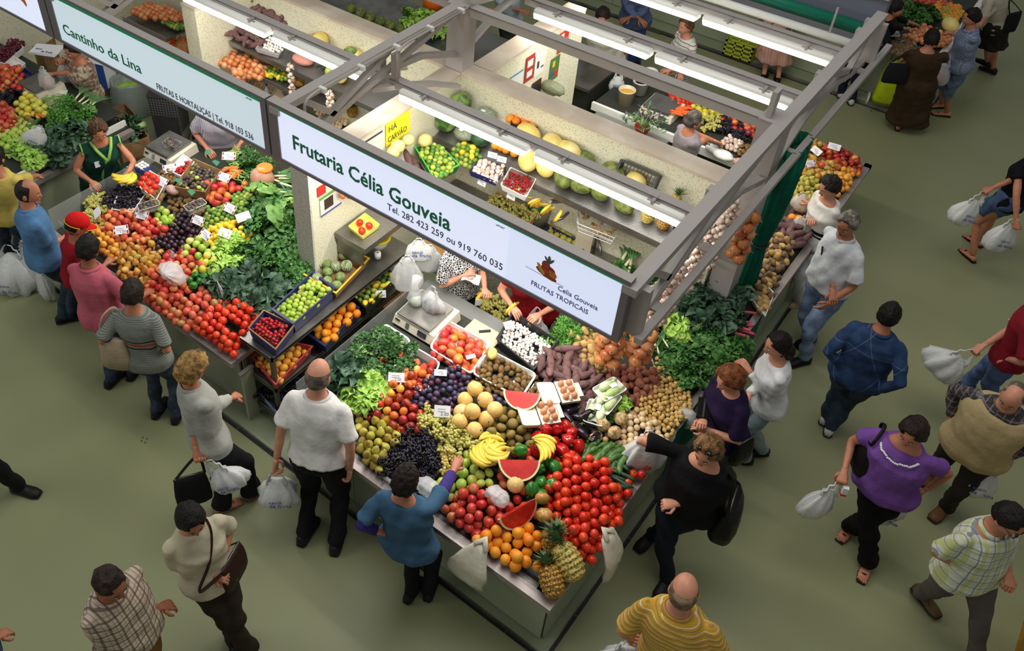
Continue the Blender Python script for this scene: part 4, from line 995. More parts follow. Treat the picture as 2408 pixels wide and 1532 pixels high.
banana_hand(zA(1160,1092,0.14), math.radians(-52), 'big hand of bananas with its fingers pointing to the front, left of a watermelon wedge', 9, 0, spread=1.1, sc=1.3)
banana_hand(zA(1195,1063,0.13), math.radians(20), 'hand of bananas lying sideways above the upper front watermelon wedge', 6, 0, spread=0.7, sc=1.2)
banana_hand(zA(1250,1042,0.16), math.radians(200-30), 'greenish tipped hand of bananas nearest the red peppers', 6, 0, spread=0.8, sc=1.2)
banana_hand(zA(1128,1045,0.12), math.radians(215), 'small hand of bananas beside the round melons', 3, 0, spread=0.5, sc=1.2)
put_pineapple(zA(1335,1322,0.10), (0,math.radians(-58),math.radians(-20)), 'green checked pineapple lying at the front corner of the counter', 1, 1.6)
put_pineapple(zA(1297,1368,0.07), (0,math.radians(-62),math.radians(-35)), 'amber pineapple lying nearest the counter corner', 0, 1.3)
put_pineapple(zA(1302,1285,0.08), (0,math.radians(-35),math.radians(-60)), 'pineapple standing behind the two front ones with a long dark crown', 0, 1.2)
wedge(zA(1221,1082,0.19), (-0.95,0,math.radians(218)), 'cut watermelon wedge propped between bananas and green peppers', 0.155)
wedge(zA(1228,922,0.21), (-0.95,0,math.radians(212)), 'cut watermelon wedge farthest back, left of the egg cartons', 0.145)
wedge(zA(1219,1197,0.18), (-1.5,0,math.radians(71)), 'cut watermelon wedge nearest the front, ridge upwards', 0.165)
put(K['melon'], zA(1212,1140,0.10), rrot(), 'small tan melon under the middle watermelon wedge')
# leaves
pile([(815,855),(880,775),(955,800),(950,855),(905,890),(870,890),(832,875)], A, K['parsley'], 'bunch of parsley heaped in the white tray at the back left', 'parsley in the white tray', 2, rr=0.075, rk='up', squash=0.5)
pile([(782,860),(818,845),(850,885),(822,930),(790,925)], A, K['kale'], 'bunch of dark kale left of the pale lettuce', 'kale beside the white shirted man', 2, rr=0.08, rk='up', squash=0.45)
for i, (x, y) in enumerate([(868,905),(835,940),(888,925),(862,945)]):
 put(K['lettuce'], zA(x,y,0.05+0.03*(i%2)), rrot('up'), 'pale green lettuce head between parsley and nectarines', 'lettuces on the near counter')
pile([(1302,785),(1345,758),(1372,768),(1345,812),(1312,815)], A, K['dill'], 'bunch of feathery herbs between mushrooms and potatoes', 'herbs behind the mushroom crate', 2, rr=0.06, rk='up', squash=0.5)
pile([(1575,870),(1565,820),(1620,775),(1690,770),(1745,820),(1735,855),(1660,890),(1625,900)], A, K['spinach'], 'bunch of leafy herbs in the big green heap by the white topped woman', 'herbs at the right edge', 2, rr=0.075, rk='up', squash=0.5)
pile([(1580,740),(1610,690),(1660,665),(1735,690),(1735,740),(1700,765),(1620,765)], A, K['kale'], 'bunch of dark kale in the heap under the garlic strings', 'kale under the garlic', 2, rr=0.08, rk='up', squash=0.5)
pile([(1520,790),(1545,740),(1585,720),(1600,765),(1560,830)], A, K['lettuce'], 'pale ruffled lettuce below the garlic strings', 'lettuces below the garlic', 1, rr=0.09, rk='up', squash=0.6)
for i in range(10):
 x, y = (1735+random.uniform(0,25), 722+i*7.5)
 put(K['radish'], zA(x,y,0.07+0.02*(i%2)), (0,0,math.radians(38-10+random.uniform(-14,14))), 'long pink radish poking out over the right counter edge', 'radishes at the right edge')
for i in range(4):
 x, y = [(1540,800),(1545,815),(1530,840),(1560,800)][i]
 put(K['leek'], zA(x,y,0.14), (0,0.1,math.radians(38+80+i*8)), 'spring onion lying below the hanging onions', 'spring onions below the onion braid', 0.55)
# trays of the near stall
TR = dict(r=0.05, lip=WHITEP, wall_=0.006)
ptray('plastic_tray','white rounded tray holding the parsley at the back left of the counter','tray',[(845,900),(905,762),(965,800),(940,915)],1.03,0.10,WHITEP,**TR)
ptray('plastic_tray','white perforated tray of peaches beside the parsley','tray',[(912,878),(972,815),(1036,852),(1000,925)],1.04,0.09,WHITEP,**TR)
pile([(952,862),(975,838),(1015,855),(1010,885),(975,905),(950,880)], flat(0.98), K['peach'], 'peach in the white perforated tray behind the plums', 'peaches in the white tray', 2, keep=0.5, mix=(K['nectarine'],0.4))
ptray('plastic_tray','white rounded tray of mangoes in front of the weighing scale','tray',[(1010,818),(1052,753),(1152,808),(1108,880)],1.09,0.10,WHITEP,**TR)
pile([(1022,812),(1052,768),(1095,785),(1140,815),(1108,868),(1050,845)], flat(1.01), K['mango'], 'red and yellow mango in the white rounded tray', 'mangoes in the white tray', 2, keep=0.7)
ptray('plastic_tray','white rounded tray of kiwis behind the round melons','tray',[(1110,878),(1150,822),(1262,880),(1225,938)],1.07,0.09,WHITEP,**TR)
pile([(1118,872),(1158,838),(1200,850),(1250,885),(1228,925),(1185,918),(1140,900)], flat(1.00), K['kiwi'], 'brown kiwi in the white tray right of the plums', 'kiwis in the white tray', 2)
ptray('plastic_tray','white tray edge showing under the lettuce and nectarines','tray',[(818,945),(850,910),(905,940),(868,982)],0.97,0.05,WHITEP,**TR)
ptray('plastic_tray','white tray showing between the round melons and russet apples','tray',[(1120,1030),(1165,965),(1255,1000),(1215,1050)],0.96,0.04,WHITEP,**TR)
ptray('plastic_crate','black crate of white mushrooms below the hanging bananas','crate',[(1168,797),(1207,733),(1312,802),(1256,868)],1.12,0.12,BLACKP,lip=BLACKP)
pile([(1175,790),(1205,750),(1240,775),(1298,812),(1255,856),(1205,828)], flat(1.04), K['mushroom'], 'white button mushroom in the black crate', 'mushrooms in the black crate', 2, space=1.0, lim=280)
ptray('egg_pack','pale blue lidded egg pack under the open cartons','egg pack',[(1232,990),(1262,965),(1305,985),(1280,1012)],1.03,0.06,WHITEP)
ptray('egg_pack','pale green lidded egg pack left of the open cartons','egg pack',[(1240,925),(1255,902),(1285,915),(1270,938)],1.05,0.06,mat('mint_pack',(170,206,190),0.5))
# open egg cartons with eggs
EGC = mat('egg_carton_pulp',(222,212,196),0.85,bump=0.3,bs=60)
for ci, (lab, cx_, cy_) in enumerate([('open pulp egg carton with brown eggs, nearer the watermelon',1276,962),('open pulp egg carton with brown eggs, nearer the fennel',1322,912)]):
 p = zA(cx_+12, cy_+8, 0.16); t = thing('egg_carton', lab, 'egg carton', p, math.radians(38+12)); t.scale = (1.35,)*3
 mb = MB(); mb.hexa([(-0.05,-0.07,-0.03),(0.05,-0.07,-0.03),(0.05,0.07,-0.03),(-0.05,0.07,-0.03),(-0.056,-0.08,0.0),(0.056,-0.08,0.0),(0.056,0.08,0.0),(-0.056,0.08,0.0)]); mb.build('base', EGC, t)
 mb = MB()
 for a in (-0.045,0.0,0.045): mb.lathe([(0.012,0.0),(0.007,0.02),(0.002,0.028)],6,(0,a-0.022,0))
 mb.build('divider_cone', EGC, t)
 mb = MB(); mb.loft([rounded([(-0.17,-0.08,0.02),(-0.062,-0.08,0.0),(-0.062,0.08,0.0),(-0.17,0.08,0.02)],0.02,3), rounded([(-0.165,-0.072,-0.012),(-0.067,-0.072,-0.03),(-0.067,0.072,-0.03),(-0.165,0.072,-0.012)],0.015,3)]); mb.build('open_lid', EGC, t)
 mb = MB(); mb.box(0.058, 0.085, -0.05, 0.05, -0.004, 0.0); mb.build('flap', EGC, t)
 for ex in (-0.025, 0.025):
  for ey in (-0.048, 0.0, 0.048):
   M = Matrix.Rotation(math.radians(50),4,'Z'); v = M @ Vector((ex,ey,0.012))*1.35
   put(K['egg'], p+v, (random.gauss(0,.15),random.gauss(0,.15),0), 'brown egg in the open carton nearer the '+('watermelon' if ci==0 else 'fennel'), 'eggs in carton '+('one' if ci==0 else 'two'), 1.28)
FEN = mat('fennel_bulb',(222,230,190),0.4,c2=(180,206,130),ns=12)
for i, (x, y, lab) in enumerate([(1400,975,'white foam tray of wrapped fennel lowest of its group of three'),(1425,948,'white foam tray of wrapped fennel in the middle of its group'),(1432,920,'white foam tray of wrapped fennel farthest back')]):
 p = zA(x,y,0.10+0.03*i); t = thing('food_tray', lab, 'packed fennel', p, math.radians(38+70-i*18)); t.scale = (1.35,)*3
 mb = MB(); o4 = rounded([(-0.09,-0.06,0.02),(0.09,-0.06,0.02),(0.09,0.06,0.02),(-0.09,0.06,0.02)],0.02,3); i4 = [v*0.94 for v in o4]; b4 = [Vector((v.x*0.85,v.y*0.85,-0.01)) for v in o4]
 mb.loft([b4,o4,[Vector((v.x,v.y,0.02)) for v in i4],[Vector((v.x*0.86,v.y*0.86,-0.004)) for v in i4]]); mb.build('foam_tray', WHITEP, t)
 for s in (-0.028,0.028):
  mb = MB(); mb.ell((0,s,0.02),(0.055,0.026,0.022),12,8,fn=lambda d: 1+0.12*noise_(d*3)); mb.tube([(0.04,s,0.02),(0.085,s*1.3,0.025)],[0.012,0.006],6); mb.build('fennel_bulb', FEN, t, True)
 mb = MB(); mb.box(0.0,0.045,-0.02,0.01,0.043,0.045); mb.build('label_sticker', PAPER, t)
put(K['lettuce'], zA(1462,950,0.08), (0,0,0), 'leafy fennel top spread right of the packed fennel', None, 0.6)
put(K['cabbage_greens'], zA(1440,985,0.07), (0,0,0), 'green leaf tuft lying on the celeriac', None, 0.4)
fill([(835,1000),(800,930),(795,860),(880,775),(1000,870),(1110,890),(1240,935),(1265,860),(1335,775),(1430,780),(1440,860),(1570,850),(1625,930),(1595,1010),(1490,1150),(1395,1300),(1330,1330),(1225,1340),(905,1100)], A)
fill([(1520,840),(1580,720),(1660,665),(1740,690),(1745,830),(1640,900),(1560,870)], A)
# price cards on the near stall
card(932,888,1.10,0.13,0.075,math.radians(36),'white handwritten price card between the peach tray and nectarines','2.00',0.8,red=False)
card(1040,968,1.09,0.125,0.09,math.radians(34),'white handwritten price card between plums and white grapes','2.00',0.8,red=False)
card(1036,877,1.12,0.10,0.05,math.radians(36),'small pale price card on top of the plums','1.80',1.0,red=False)
card(1107,839,1.16,0.08,0.035,math.radians(58),'small white price tag lying on the mangoes','2.50',1.2,red=False)
card(1196,765,1.16,0.08,0.07,math.radians(60),'white price card in the corner of the mushroom crate','3.00',1.1,red=False)
# ================================================================ left stall (B)
pile([(495,722),(545,708),(585,712),(610,742),(545,828),(500,798),(462,772)], B_, K['tomato'], 'ripe red tomato at the front corner of the left stall', 'red tomatoes of the left stall', 2)
pile([(348,700),(390,692),(440,700),(505,690),(520,735),(480,760),(445,765),(400,745)], B_, K['ptomato'], 'pinkish ribbed tomato in the heap above the stripe topped woman', 'pink tomatoes of the left stall', 2)
pile([(352,640),(395,592),(430,590),(455,620),(450,660),(425,690),(370,690),(345,675)], B_, K['peach'], 'red peach in the heap around the thin plastic bag', 'peaches of the left stall', 2, mix=(K['redapple'],0.6))
pile([(425,590),(440,565),(480,560),(500,600),(505,640),(470,640),(440,618)], B_, K['greenapple'], 'green apple in the heap left of the leafy greens', 'green apples of the left stall', 2, mix=(K['redapple'],0.2))
pile([(480,600),(505,590),(512,610),(478,645),(455,640)], B_, K['yellowapple'], 'yellow apple beside the leafy greens', 'yellow apples of the left stall', 2)
pile([(278,585),(300,560),(345,560),(375,585),(362,650),(310,665),(285,635)], B_, K['ypear'], 'golden pear in the heap by the pink shirted man', 'golden pears of the left stall', 2, rk='up')
pile([(212,545),(235,535),(262,550),(285,575),(275,600),(235,585)], B_, K['apricot'], 'yellow apricot in the heap beside the red cap', 'apricots of the left stall', 2)
pile([(262,555),(320,540),(350,548),(340,575),(300,580)], B_, K['peach'], 'orange peach in the heap above the golden pears', 'orange peaches of the left stall', 2)
pile([(238,510),(262,490),(300,498),(325,505),(310,525),(265,545),(240,540)], B_, K['peach'], 'pale peach below the black grapes', 'pale peaches of the left stall', 2)
pile([(318,512),(345,505),(385,525),(400,545),(360,560),(318,548)], B_, K['redapple'], 'small red apple in the heap left of the dark plums', 'red apples of the left stall', 2)
pile([(362,500),(385,480),(410,500),(412,525),(385,530),(365,520)], B_, K['greenapple'], 'pale green apple under the clear punnet of figs', 'pale apples of the left stall', 2)
pile([(402,510),(438,495),(460,520),(460,570),(425,598),(365,590),(345,565),(395,548)], B_, K['bplum'], 'almost black plum in the band across the left stall', 'black plums of the left stall', 2)
pile([(470,520),(490,490),(530,478),(570,480),(585,500),(530,525),(490,540)], B_, K['lime'], 'green lime in the heap below the mangoes', 'limes of the left stall', 2)
pile([(490,535),(520,525),(560,515),(590,520),(592,560),(560,570),(520,575),(495,560)], B_, K['lemon'], 'yellow lemon in the heap above the leafy greens', 'lemons of the left stall', 2)
pile([(475,438),(492,418),(530,428),(535,455),(510,475),(478,458)], B_, K['mango'], 'pink mango in the heap below the box of figs', 'mangoes of the left stall', 2)
for i, (x, y) in enumerate([(445,660),(460,648),(470,662),(455,672),(480,650)]):
 put(K['gpepper'], zB(x,y,0.08), rrot(), 'green bell pepper between peaches and pink tomatoes', 'green peppers of the left stall', 0.85)
pile([(245,492),(262,452),(285,440),(322,450),(318,470),(290,490),(270,500)], B_, K['bgrape'], 'bunch of black grapes against the glass side', 'black grapes of the left stall', 2, rr=0.036, rk='up')
pile([(205,505),(218,468),(250,470),(252,500),(232,512)], B_, K['wgrape'], 'bunch of pale grapes at the left glass side', 'white grapes of the left stall', 1, rr=0.036, rk='up')
pile([(208,518),(245,512),(235,540),(210,540)], B_, K['ygrape'], 'bunch of amber grapes below the pale ones', 'amber grapes of the left stall', 1, rr=0.036, rk='up')
ptray('plastic_tray','white open tray around the black grapes of the left stall','tray',[(262,492),(290,420),(345,452),(312,500)],1.06,0.06,WHITEP)
ptray('plastic_tray','white tray of big tomatoes beside the bananas','tray',[(328,440),(352,400),(392,425),(368,470)],1.13,0.08,WHITEP)
pile([(332,440),(352,408),(370,420),(362,448),(345,452)], flat(1.08), K['tomato'], 'big red tomato in the small white tray of the left stall', 'tomatoes in the small white tray', 1, rr=0.045)
pile([(350,455),(372,440),(385,460),(375,480),(355,470)], flat(1.08), K['kiwi'], 'kiwi behind the small white tray', 'kiwis of the left stall', 1)
pile([(375,405),(395,398),(415,415),(400,425)], flat(1.08), K['kiwi'], 'kiwi in front of the left weighing scale', 'kiwis by the left scale', 2)
banana_hand(zB(308,408,0.20), math.radians(80), 'hand of bananas lying left of the small tomato tray', 7, 0, spread=1.0, sc=1.2)
banana_hand(zB(322,428,0.12), math.radians(10), 'single pair of bananas below the banana hand of the left stall', 2, 0, spread=0.3)
ptray('cardboard_box','cardboard box of dark figs on the left stall','box',[(410,440),(455,372),(520,400),(482,452)],1.18,0.12,CARD)
pile([(418,438),(455,385),(512,405),(478,448)], flat(1.09), K['fig'], 'dark fig in the cardboard box', 'figs in the box', 2, mix=(K['fig_green'],0.15))
for (x, y, lab) in ((420,428,'left'),(508,385,'right'),(450,455,'front'),(488,360,'rear')):
 t = thing('box_flap', 'green '+lab+' corner flap of the fig box', 'flap', zB(x,y,0.22), random.uniform(0,3)); mb = MB(); mb.add([(-0.03,-0.03,0),(0.04,-0.02,0.0),(0.03,0.03,0.02),(-0.01,0.04,0.02),(-0.03,-0.03,-0.003),(0.04,-0.02,-0.003),(0.03,0.03,0.017),(-0.01,0.04,0.017)],[(0,1,2,3),(7,6,5,4),(0,4,5,1),(2,6,7,3)]); mb.build('flap', mat('green_card',(44,110,84),0.7), t)
ptray('punnet','white lined box of strawberries on the left stall','box',[(395,400),(430,362),(458,380),(425,415)],1.16,0.07,PAPER)
pile([(412,402),(440,378),(455,385),(425,412)], flat(1.11), K['strawberry'], 'red strawberry in the lined box of the left stall', 'strawberries of the left stall', 2)
for (x, y, lab, s) in ((350,487,'clear punnet of small figs leaning below the kiwis',0), (460,487,'clear lidded punnet of small figs on the black plums',0.2)):
 p = zB(x,y,0.16+s*0.2); t = thing('punnet', lab, 'punnet', p, math.radians(38+30+s*60)); mb = MB(); o4 = rounded([(-0.10,-0.055,0.03),(0.10,-0.055,0.03),(0.10,0.055,0.03),(-0.10,0.055,0.03)],0.02,3)
 mb.loft([[Vector((v.x*.9,v.y*.9,-0.03)) for v in o4], o4, [v*0.96 for v in o4], [Vector((v.x*.86,v.y*.86,-0.026)) for v in o4]]); mb.build('clear_tub', CLEAR, t)
 mb = MB(); mb.tube([v*1.0 for v in o4]+[o4[0]],0.003,5); mb.build('rim', mat('clear_rim',(230,236,236),0.1,alpha=0.6), t)
 M = Matrix.Rotation(math.radians(38+30+s*60),4,'Z')
 for a in range(5):
  for b in range(3): put(K['fig'], p+M@Vector((-0.07+a*0.035, -0.032+b*0.032, 0.012+0.01*((a+b)%2))), rrot(), 'small dark fig inside the '+('open' if s==0 else 'lidded')+' clear punnet', 'figs in the '+('open' if s==0 else 'lidded')+' punnet')
GB = [(520,610),(588,545),(598,490),(645,452),(700,470),(728,560),(722,640),(655,715),(600,712),(535,690)]
pile([(588,545),(598,490),(650,455),(700,470),(718,540),(690,560),(630,560)], B_, K['cabbage_greens'], 'bunch of green leaves in the big heap beside the divider wall', 'leafy greens at the top of the big heap', 2, rr=0.085, rk='up', squash=0.5)
pile([(560,590),(600,560),(690,560),(728,580),(722,640),(690,670),(620,640)], B_, K['spinach'], 'bunch of small green leaves in the middle of the big leafy heap', 'leafy greens in the middle of the big heap', 2, rr=0.08, rk='up', squash=0.5)
pile([(528,650),(560,630),(620,645),(690,672),(655,715),(600,715),(540,695)], B_, K['kale'], 'bunch of dark kale at the front of the big leafy heap', 'kale at the front of the big heap', 2, rr=0.08, rk='up', squash=0.45)
pile([(495,640),(508,600),(540,575),(562,600),(525,648)], B_, K['lettuce'], 'pale lettuce between green apples and leafy greens', 'lettuces of the left stall', 1, rr=0.09, rk='up', squash=0.5)
for i, (x, y) in enumerate([(618,462),(685,490),(650,520)]):
 put(K['cabbage'], zB(x,y,0.10), rrot('up'), ['open savoy cabbage just below the wrapped pumpkin','savoy cabbage nearest the divider wall','savoy cabbage half hidden in the leafy heap'][i])
for i in range(9):
 x, y = (655+(i%3)*16, 408+i*6.5)
 put(K['leek'], zB(x,y,0.12+0.02*(i%2)), (0,0.05,math.radians(38+170+random.uniform(-16,16)+180)), 'leek with pale roots lying across the back of the left stall', 'leeks of the left stall', 0.85)
pile([(585,420),(570,370),(590,350),(640,375),(700,410),(690,440),(640,440)], B_, K['parsley'], 'bunch of parsley around the wrapped pumpkin', 'parsley of the left stall', 2, rr=0.075, rk='up', squash=0.5)
for i in range(70):
 x, y = (540+random.uniform(0,48), 345+random.uniform(0,75));
 put(K['bean'], zB(x,y,0.05+random.random()*0.05), (random.gauss(0,.3),random.gauss(0,.2),random.uniform(0,6.28)), 'thin green bean in the heap at the back of the left stall', 'green beans of the left stall')
for i in range(9):
 put(K['carrot'], zB(532+random.uniform(0,24),395+random.uniform(0,28),0.09), (0,0,math.radians(60+random.uniform(-30,30))), 'orange carrot beside the green beans', 'carrots of the left stall')
fill([(212,545),(206,510),(225,470),(285,440),(400,440),(470,420),(540,420),(640,440),(700,440),(725,560),(722,640),(600,712),(545,830),(470,775),(345,700),(275,600)], B_)
# wrapped pumpkin
p = zB(617,418,0.16); t = thing('pumpkin', 'cut orange pumpkin wrapped in cling film', 'pumpkin', p, 0.4)
mb = MB(); mb.ell((0,0,0),(0.12,0.095,0.11),24,12,fn=lambda d: 1+0.07*math.cos(7*math.atan2(d.y,d.x))*(1-abs(d.z))); mb.build('rind', mat('pumpkin_rind',(186,112,70),0.5,c2=(206,130,84),ns=8), t, True)
mb = MB(); mb.lathe([(0.001,0.0),(0.085,0.0),(0.08,0.012),(0.001,0.014)],16,(0.02,0.03,0.10)); mb.build('cut_face', mat('pumpkin_flesh',(240,122,26),0.6), t)
mb = MB(); mb.ell((0,0,0.0),(0.128,0.102,0.118),24,12,fn=lambda d: 1+0.06*noise_(d*4)); mb.build('cling_film', mat('cling_film',(240,240,240),0.08,alpha=0.18), t, True)
for i, (x, y, rz, lab) in enumerate([(228,500,-28,'blank white card bent over the pale grapes'),(284,541,52,'price card with red corners beside the orange peaches'),(333,505,20,'price card with red corners above the red apples'),(381,427,5,'price card with red corners above the small tomato tray'),(400,396,62,'price card lying in the strawberry box'),(465,518,10,'price card with red corners under the clear lidded punnet'),(483,552,-5,'price card with red corners standing among the black plums'),(540,490,5,'price card with red corners on the limes'),(527,417,12,'price card with red corners above the mangoes'),(529,548,10,'blank white card above the yellow apples'),(405,600,0,'small price card standing in the peaches'),(516,680,-20,'tall white price card standing before the dark kale'),(538,367,38,'price card lying before the green beans'),(572,510,70,'blank white card leaning beside the lemons')]):
 p = zB(x,y,0.14); card(x,y,p.z,0.14 if i not in (10,) else 0.06,0.085,math.radians(rz),lab,'1.50',0.9 if i not in (10,11) else 0.2, red=i not in (0,9,13), clean=i in (0,9,13))
# ================================================================ far left stall (C)
pile([(0,295),(30,265),(75,300),(85,320),(60,330),(15,330)], C_, K['greenapple'], 'green apple heaped on the far left stall', 'green apples of the far left stall', 1)
pile([(38,240),(60,218),(95,235),(98,262),(70,265),(45,260)], C_, K['yellowapple'], 'yellow apple heaped on the far left stall', 'yellow apples of the far left stall', 2)
pile([(0,240),(22,250),(40,285),(10,300),(0,300)], C_, K['redapple'], 'red apple at the left edge of the photo', 'red apples of the far left stall', 2)
pile([(0,155),(35,150),(50,170),(30,200),(0,210)], C_, K['peach'], 'peach on the far left stall below the red grapes', 'peaches of the far left stall', 2, mix=(K['mango'],0.3))
pile([(48,278),(70,282),(62,305),(40,300)], C_, K['russet'], 'brown apple on the far left stall', 'brown apples of the far left stall', 1)
pile([(0,312),(35,330),(30,350),(0,352)], C_, K['greenapple'], 'green apple at the front of the far left stall', 'front apples of the far left stall', 2)
pile([(0,222),(18,222),(25,238),(0,240)], C_, K['bgrape'], 'bunch of black grapes at the left edge of the photo', 'black grapes of the far left stall', 1, rr=0.04, rk='up')
ptray('plastic_tray','white tray of red grapes at the top left of the far left stall','tray',[(-25,140),(30,88),(56,110),(10,150)],1.12,0.08,WHITEP)
pile([(-5,125),(30,98),(45,108),(10,135)], flat(1.06), K['rgrape'], 'bunch of red grapes in the white tray', 'red grapes of the far left stall', 1, rr=0.04, rk='up')
pile([(0,135),(14,135),(10,152),(0,152)], flat(1.02), K['rgrape'], 'bunch of red grapes below the white tray', 'loose red grapes', 1, rr=0.04, rk='up')
ptray('foam_tray','empty white foam tray beside the blue wrapper','tray',[(15,150),(32,130),(60,148),(45,165)],1.10,0.06,WHITEP)
for i, (x, y) in enumerate([(33,203),(46,208)]):
 put(K['tomato'], P(x,y,1.10), rrot(), ['red tomato beside the far left scale','second red tomato, touching the price card by the far left scale'][i])
ptray('punnet','blue printed plastic pack beside the far left scale','pack',[(20,205),(58,158),(80,172),(45,215)],1.10,0.05,BLUEP)
ptray('plastic_tray','white tray of pale green beans on the far left stall','tray',[(90,245),(95,215),(160,212),(140,260)],1.06,0.05,WHITEP)
for i in range(40):
 put(K['bean'], P(100+random.uniform(0,45), 222+random.uniform(0,35), 1.05+random.random()*0.03), (random.gauss(0,.2),random.gauss(0,.2),random.uniform(0,6.28)), 'pale green bean in the white tray', 'beans of the far left stall')
pile([(130,250),(165,225),(205,245),(195,290),(150,305),(115,295)], C_, K['dill'], 'bunch of bright green parsley beside the green vested vendor', 'parsley of the far left stall', 2, rr=0.075, rk='up', squash=0.5)
pile([(150,305),(195,295),(188,325),(150,350),(115,365),(95,350)], C_, K['kale'], 'bunch of dark kale above the yellow shirted man', 'kale of the far left stall', 1, rr=0.08, rk='up', squash=0.5)
pile([(40,350),(70,345),(95,372),(80,385)], C_, K['lettuce'], 'pale lettuce behind the yellow shirted man', 'lettuce of the far left stall', 1, rr=0.08, rk='up', squash=0.5)
for i in range(8):
 put(K['leek'], P(188+i*5, 225+i*3+random.uniform(-4,4), 1.12), (0,-0.1,math.radians(100+random.uniform(-14,14))), 'leek leaning behind the parsley of the far left stall', 'leeks of the far left stall', 0.8)
for i in range(10):
 put(K['zucchini'], P(18+random.uniform(0,35), 340+random.uniform(0,22), 1.0), (0,0,math.radians(60+random.uniform(-20,20))), 'green zucchini at the front of the far left stall', 'zucchini of the far left stall')
for i in range(4):
 put(K['zucchini'], P(72+i*5, 290+random.uniform(-4,4), 1.03), (0,0,math.radians(120+random.uniform(-10,10))), 'upright green cucumber beside the white bag', 'cucumbers by the white bag')
put(K['carrot'], P(92,272,1.06), (0,0,0.2), 'lone orange carrot in front of the bean tray')
# ================================================================ right counter, rear part
R_ = surfR
ptray('plastic_tray','white divider tray between the two potato heaps','tray',[(1768,705),(1792,655),(1822,690),(1800,745)],0.93,0.05,WHITEP)
pile([(1800,640),(1808,590),(1835,540),(1880,560),(1845,610),(1812,655),(1790,690),(1772,680)], R_, K['dpotato'], 'earthy potato in the long heap right of the green curtain', 'earthy potatoes right of the curtain', 2, mix=(K['potato'],0.5))
pile([(1838,530),(1862,510),(1905,515),(1895,545),(1872,570)], R_, K['sweet'], 'dark sweet potato above the earthy potatoes', 'dark sweet potatoes by the curtain', 2, rr=0.04, rk='flat')
pile([(1775,715),(1795,700),(1808,715),(1790,735)], R_, K['potato'], 'pale potato at the near end behind the radishes', 'pale potatoes behind the radishes', 1)
for i, (x, y) in enumerate([(1862,512),(1878,515)]):
 put(K['orange'], P(x,y,1.0), rrot(), ['orange at the tip of the green curtain','second orange, beside the clear bag near the curtain'][i])
pile([(1872,470),(1880,425),(1905,400),(1930,430),(1925,480),(1895,490)], R_, K['pear'], 'green pear in the heap by the curly haired woman in white', 'green pears of the rear right counter', 2, rk='up')
pile([(1895,400),(1905,370),(1960,372),(1975,400),(1930,425)], R_, K['ypear'], 'golden brown pear in the heap at the rear right corner', 'golden pears of the rear right corner', 2, mix=(K['ptomato'],0.1))
pile([(1962,415),(1990,385),(2015,400),(1985,440),(1965,450)], R_, K['apricot'], 'pinkish apricot at the right edge of the rear corner heap', 'apricots of the rear right corner', 2)
pile([(1930,355),(1955,335),(2025,370),(2020,395),(1985,390),(1955,380)], R_, K['nectarine'], 'red nectarine at the outermost rear corner', 'nectarines of the rear right corner', 2, mix=(K['peach'],0.35))
pile([(1880,345),(1905,322),(1940,335),(1925,360),(1890,370)], R_, K['ypear'], 'small yellow pear behind the truss end', 'small pears of the rear right corner', 2)
for i, (x, y, rz, lab) in enumerate([(1920,355,-30,'long white card lying between pears and nectarines'),(1962,345,10,'white card standing among the red nectarines'),(1905,385,55,'price card with red corner on the golden pears')]):
 card(x,y,1.08,0.13,0.07,math.radians(rz),lab,'1.20',0.8, red=(i==2))
fill([(1775,715),(1800,590),(1860,510),(1890,400),(1905,335),(2025,372),(1930,490),(1850,610),(1800,730)], R_)
# rear stall counter seen over the wall
RW = flat(0.88)
pile([(1575,240),(1580,215),(1618,222),(1628,245),(1600,255)], RW, K['tomato'], 'red tomato heaped behind the back wall', 'tomatoes behind the back wall', 2)
for i in range(18):
 put(K['carrot'], P(1590+random.uniform(0,30), 252+random.uniform(0,20), 0.95+random.random()*0.04), (0,0,math.radians(20+random.uniform(-14,14))), 'orange carrot in the heap left of the grey haired vendor', 'carrots behind the back wall')
pile([(1628,235),(1650,232),(1700,262),(1690,275),(1650,262)], RW, K['yellowapple'], 'yellow apple in the row behind the grey haired vendor', 'yellow apples behind the back wall', 2)
pile([(1695,270),(1715,262),(1780,292),(1775,310),(1735,300)], RW, K['redapple'], 'red and yellow apple behind the black grapes', 'red apples behind the back wall', 2, mix=(K['peach'],0.5))
pile([(1652,275),(1680,270),(1685,290),(1665,305)], RW, K['wgrape'], 'bunch of green grapes beside the grey haired vendor', 'green grapes behind the back wall', 1, rr=0.04, rk='up')
pile([(1685,295),(1705,280),(1748,300),(1752,325),(1715,318)], RW, K['bgrape'], 'bunch of black grapes beside the rear square post', 'black grapes behind the back wall', 1, rr=0.04, rk='up')
pile([(1700,330),(1712,318),(1745,330),(1735,350),(1712,345)], RW, K['garlic'], 'white garlic bulb in the heap near the grey haired vendor', 'garlic behind the back wall', 2)
pile([(1738,345),(1765,340),(1770,360),(1745,362)], RW, K['kiwi'], 'kiwi beside the rear square post', 'kiwis behind the back wall', 2)
put(K['ronion'], P(1760,312,0.98), rrot('up'), 'large red onion lying on the rear counter beside the square post')
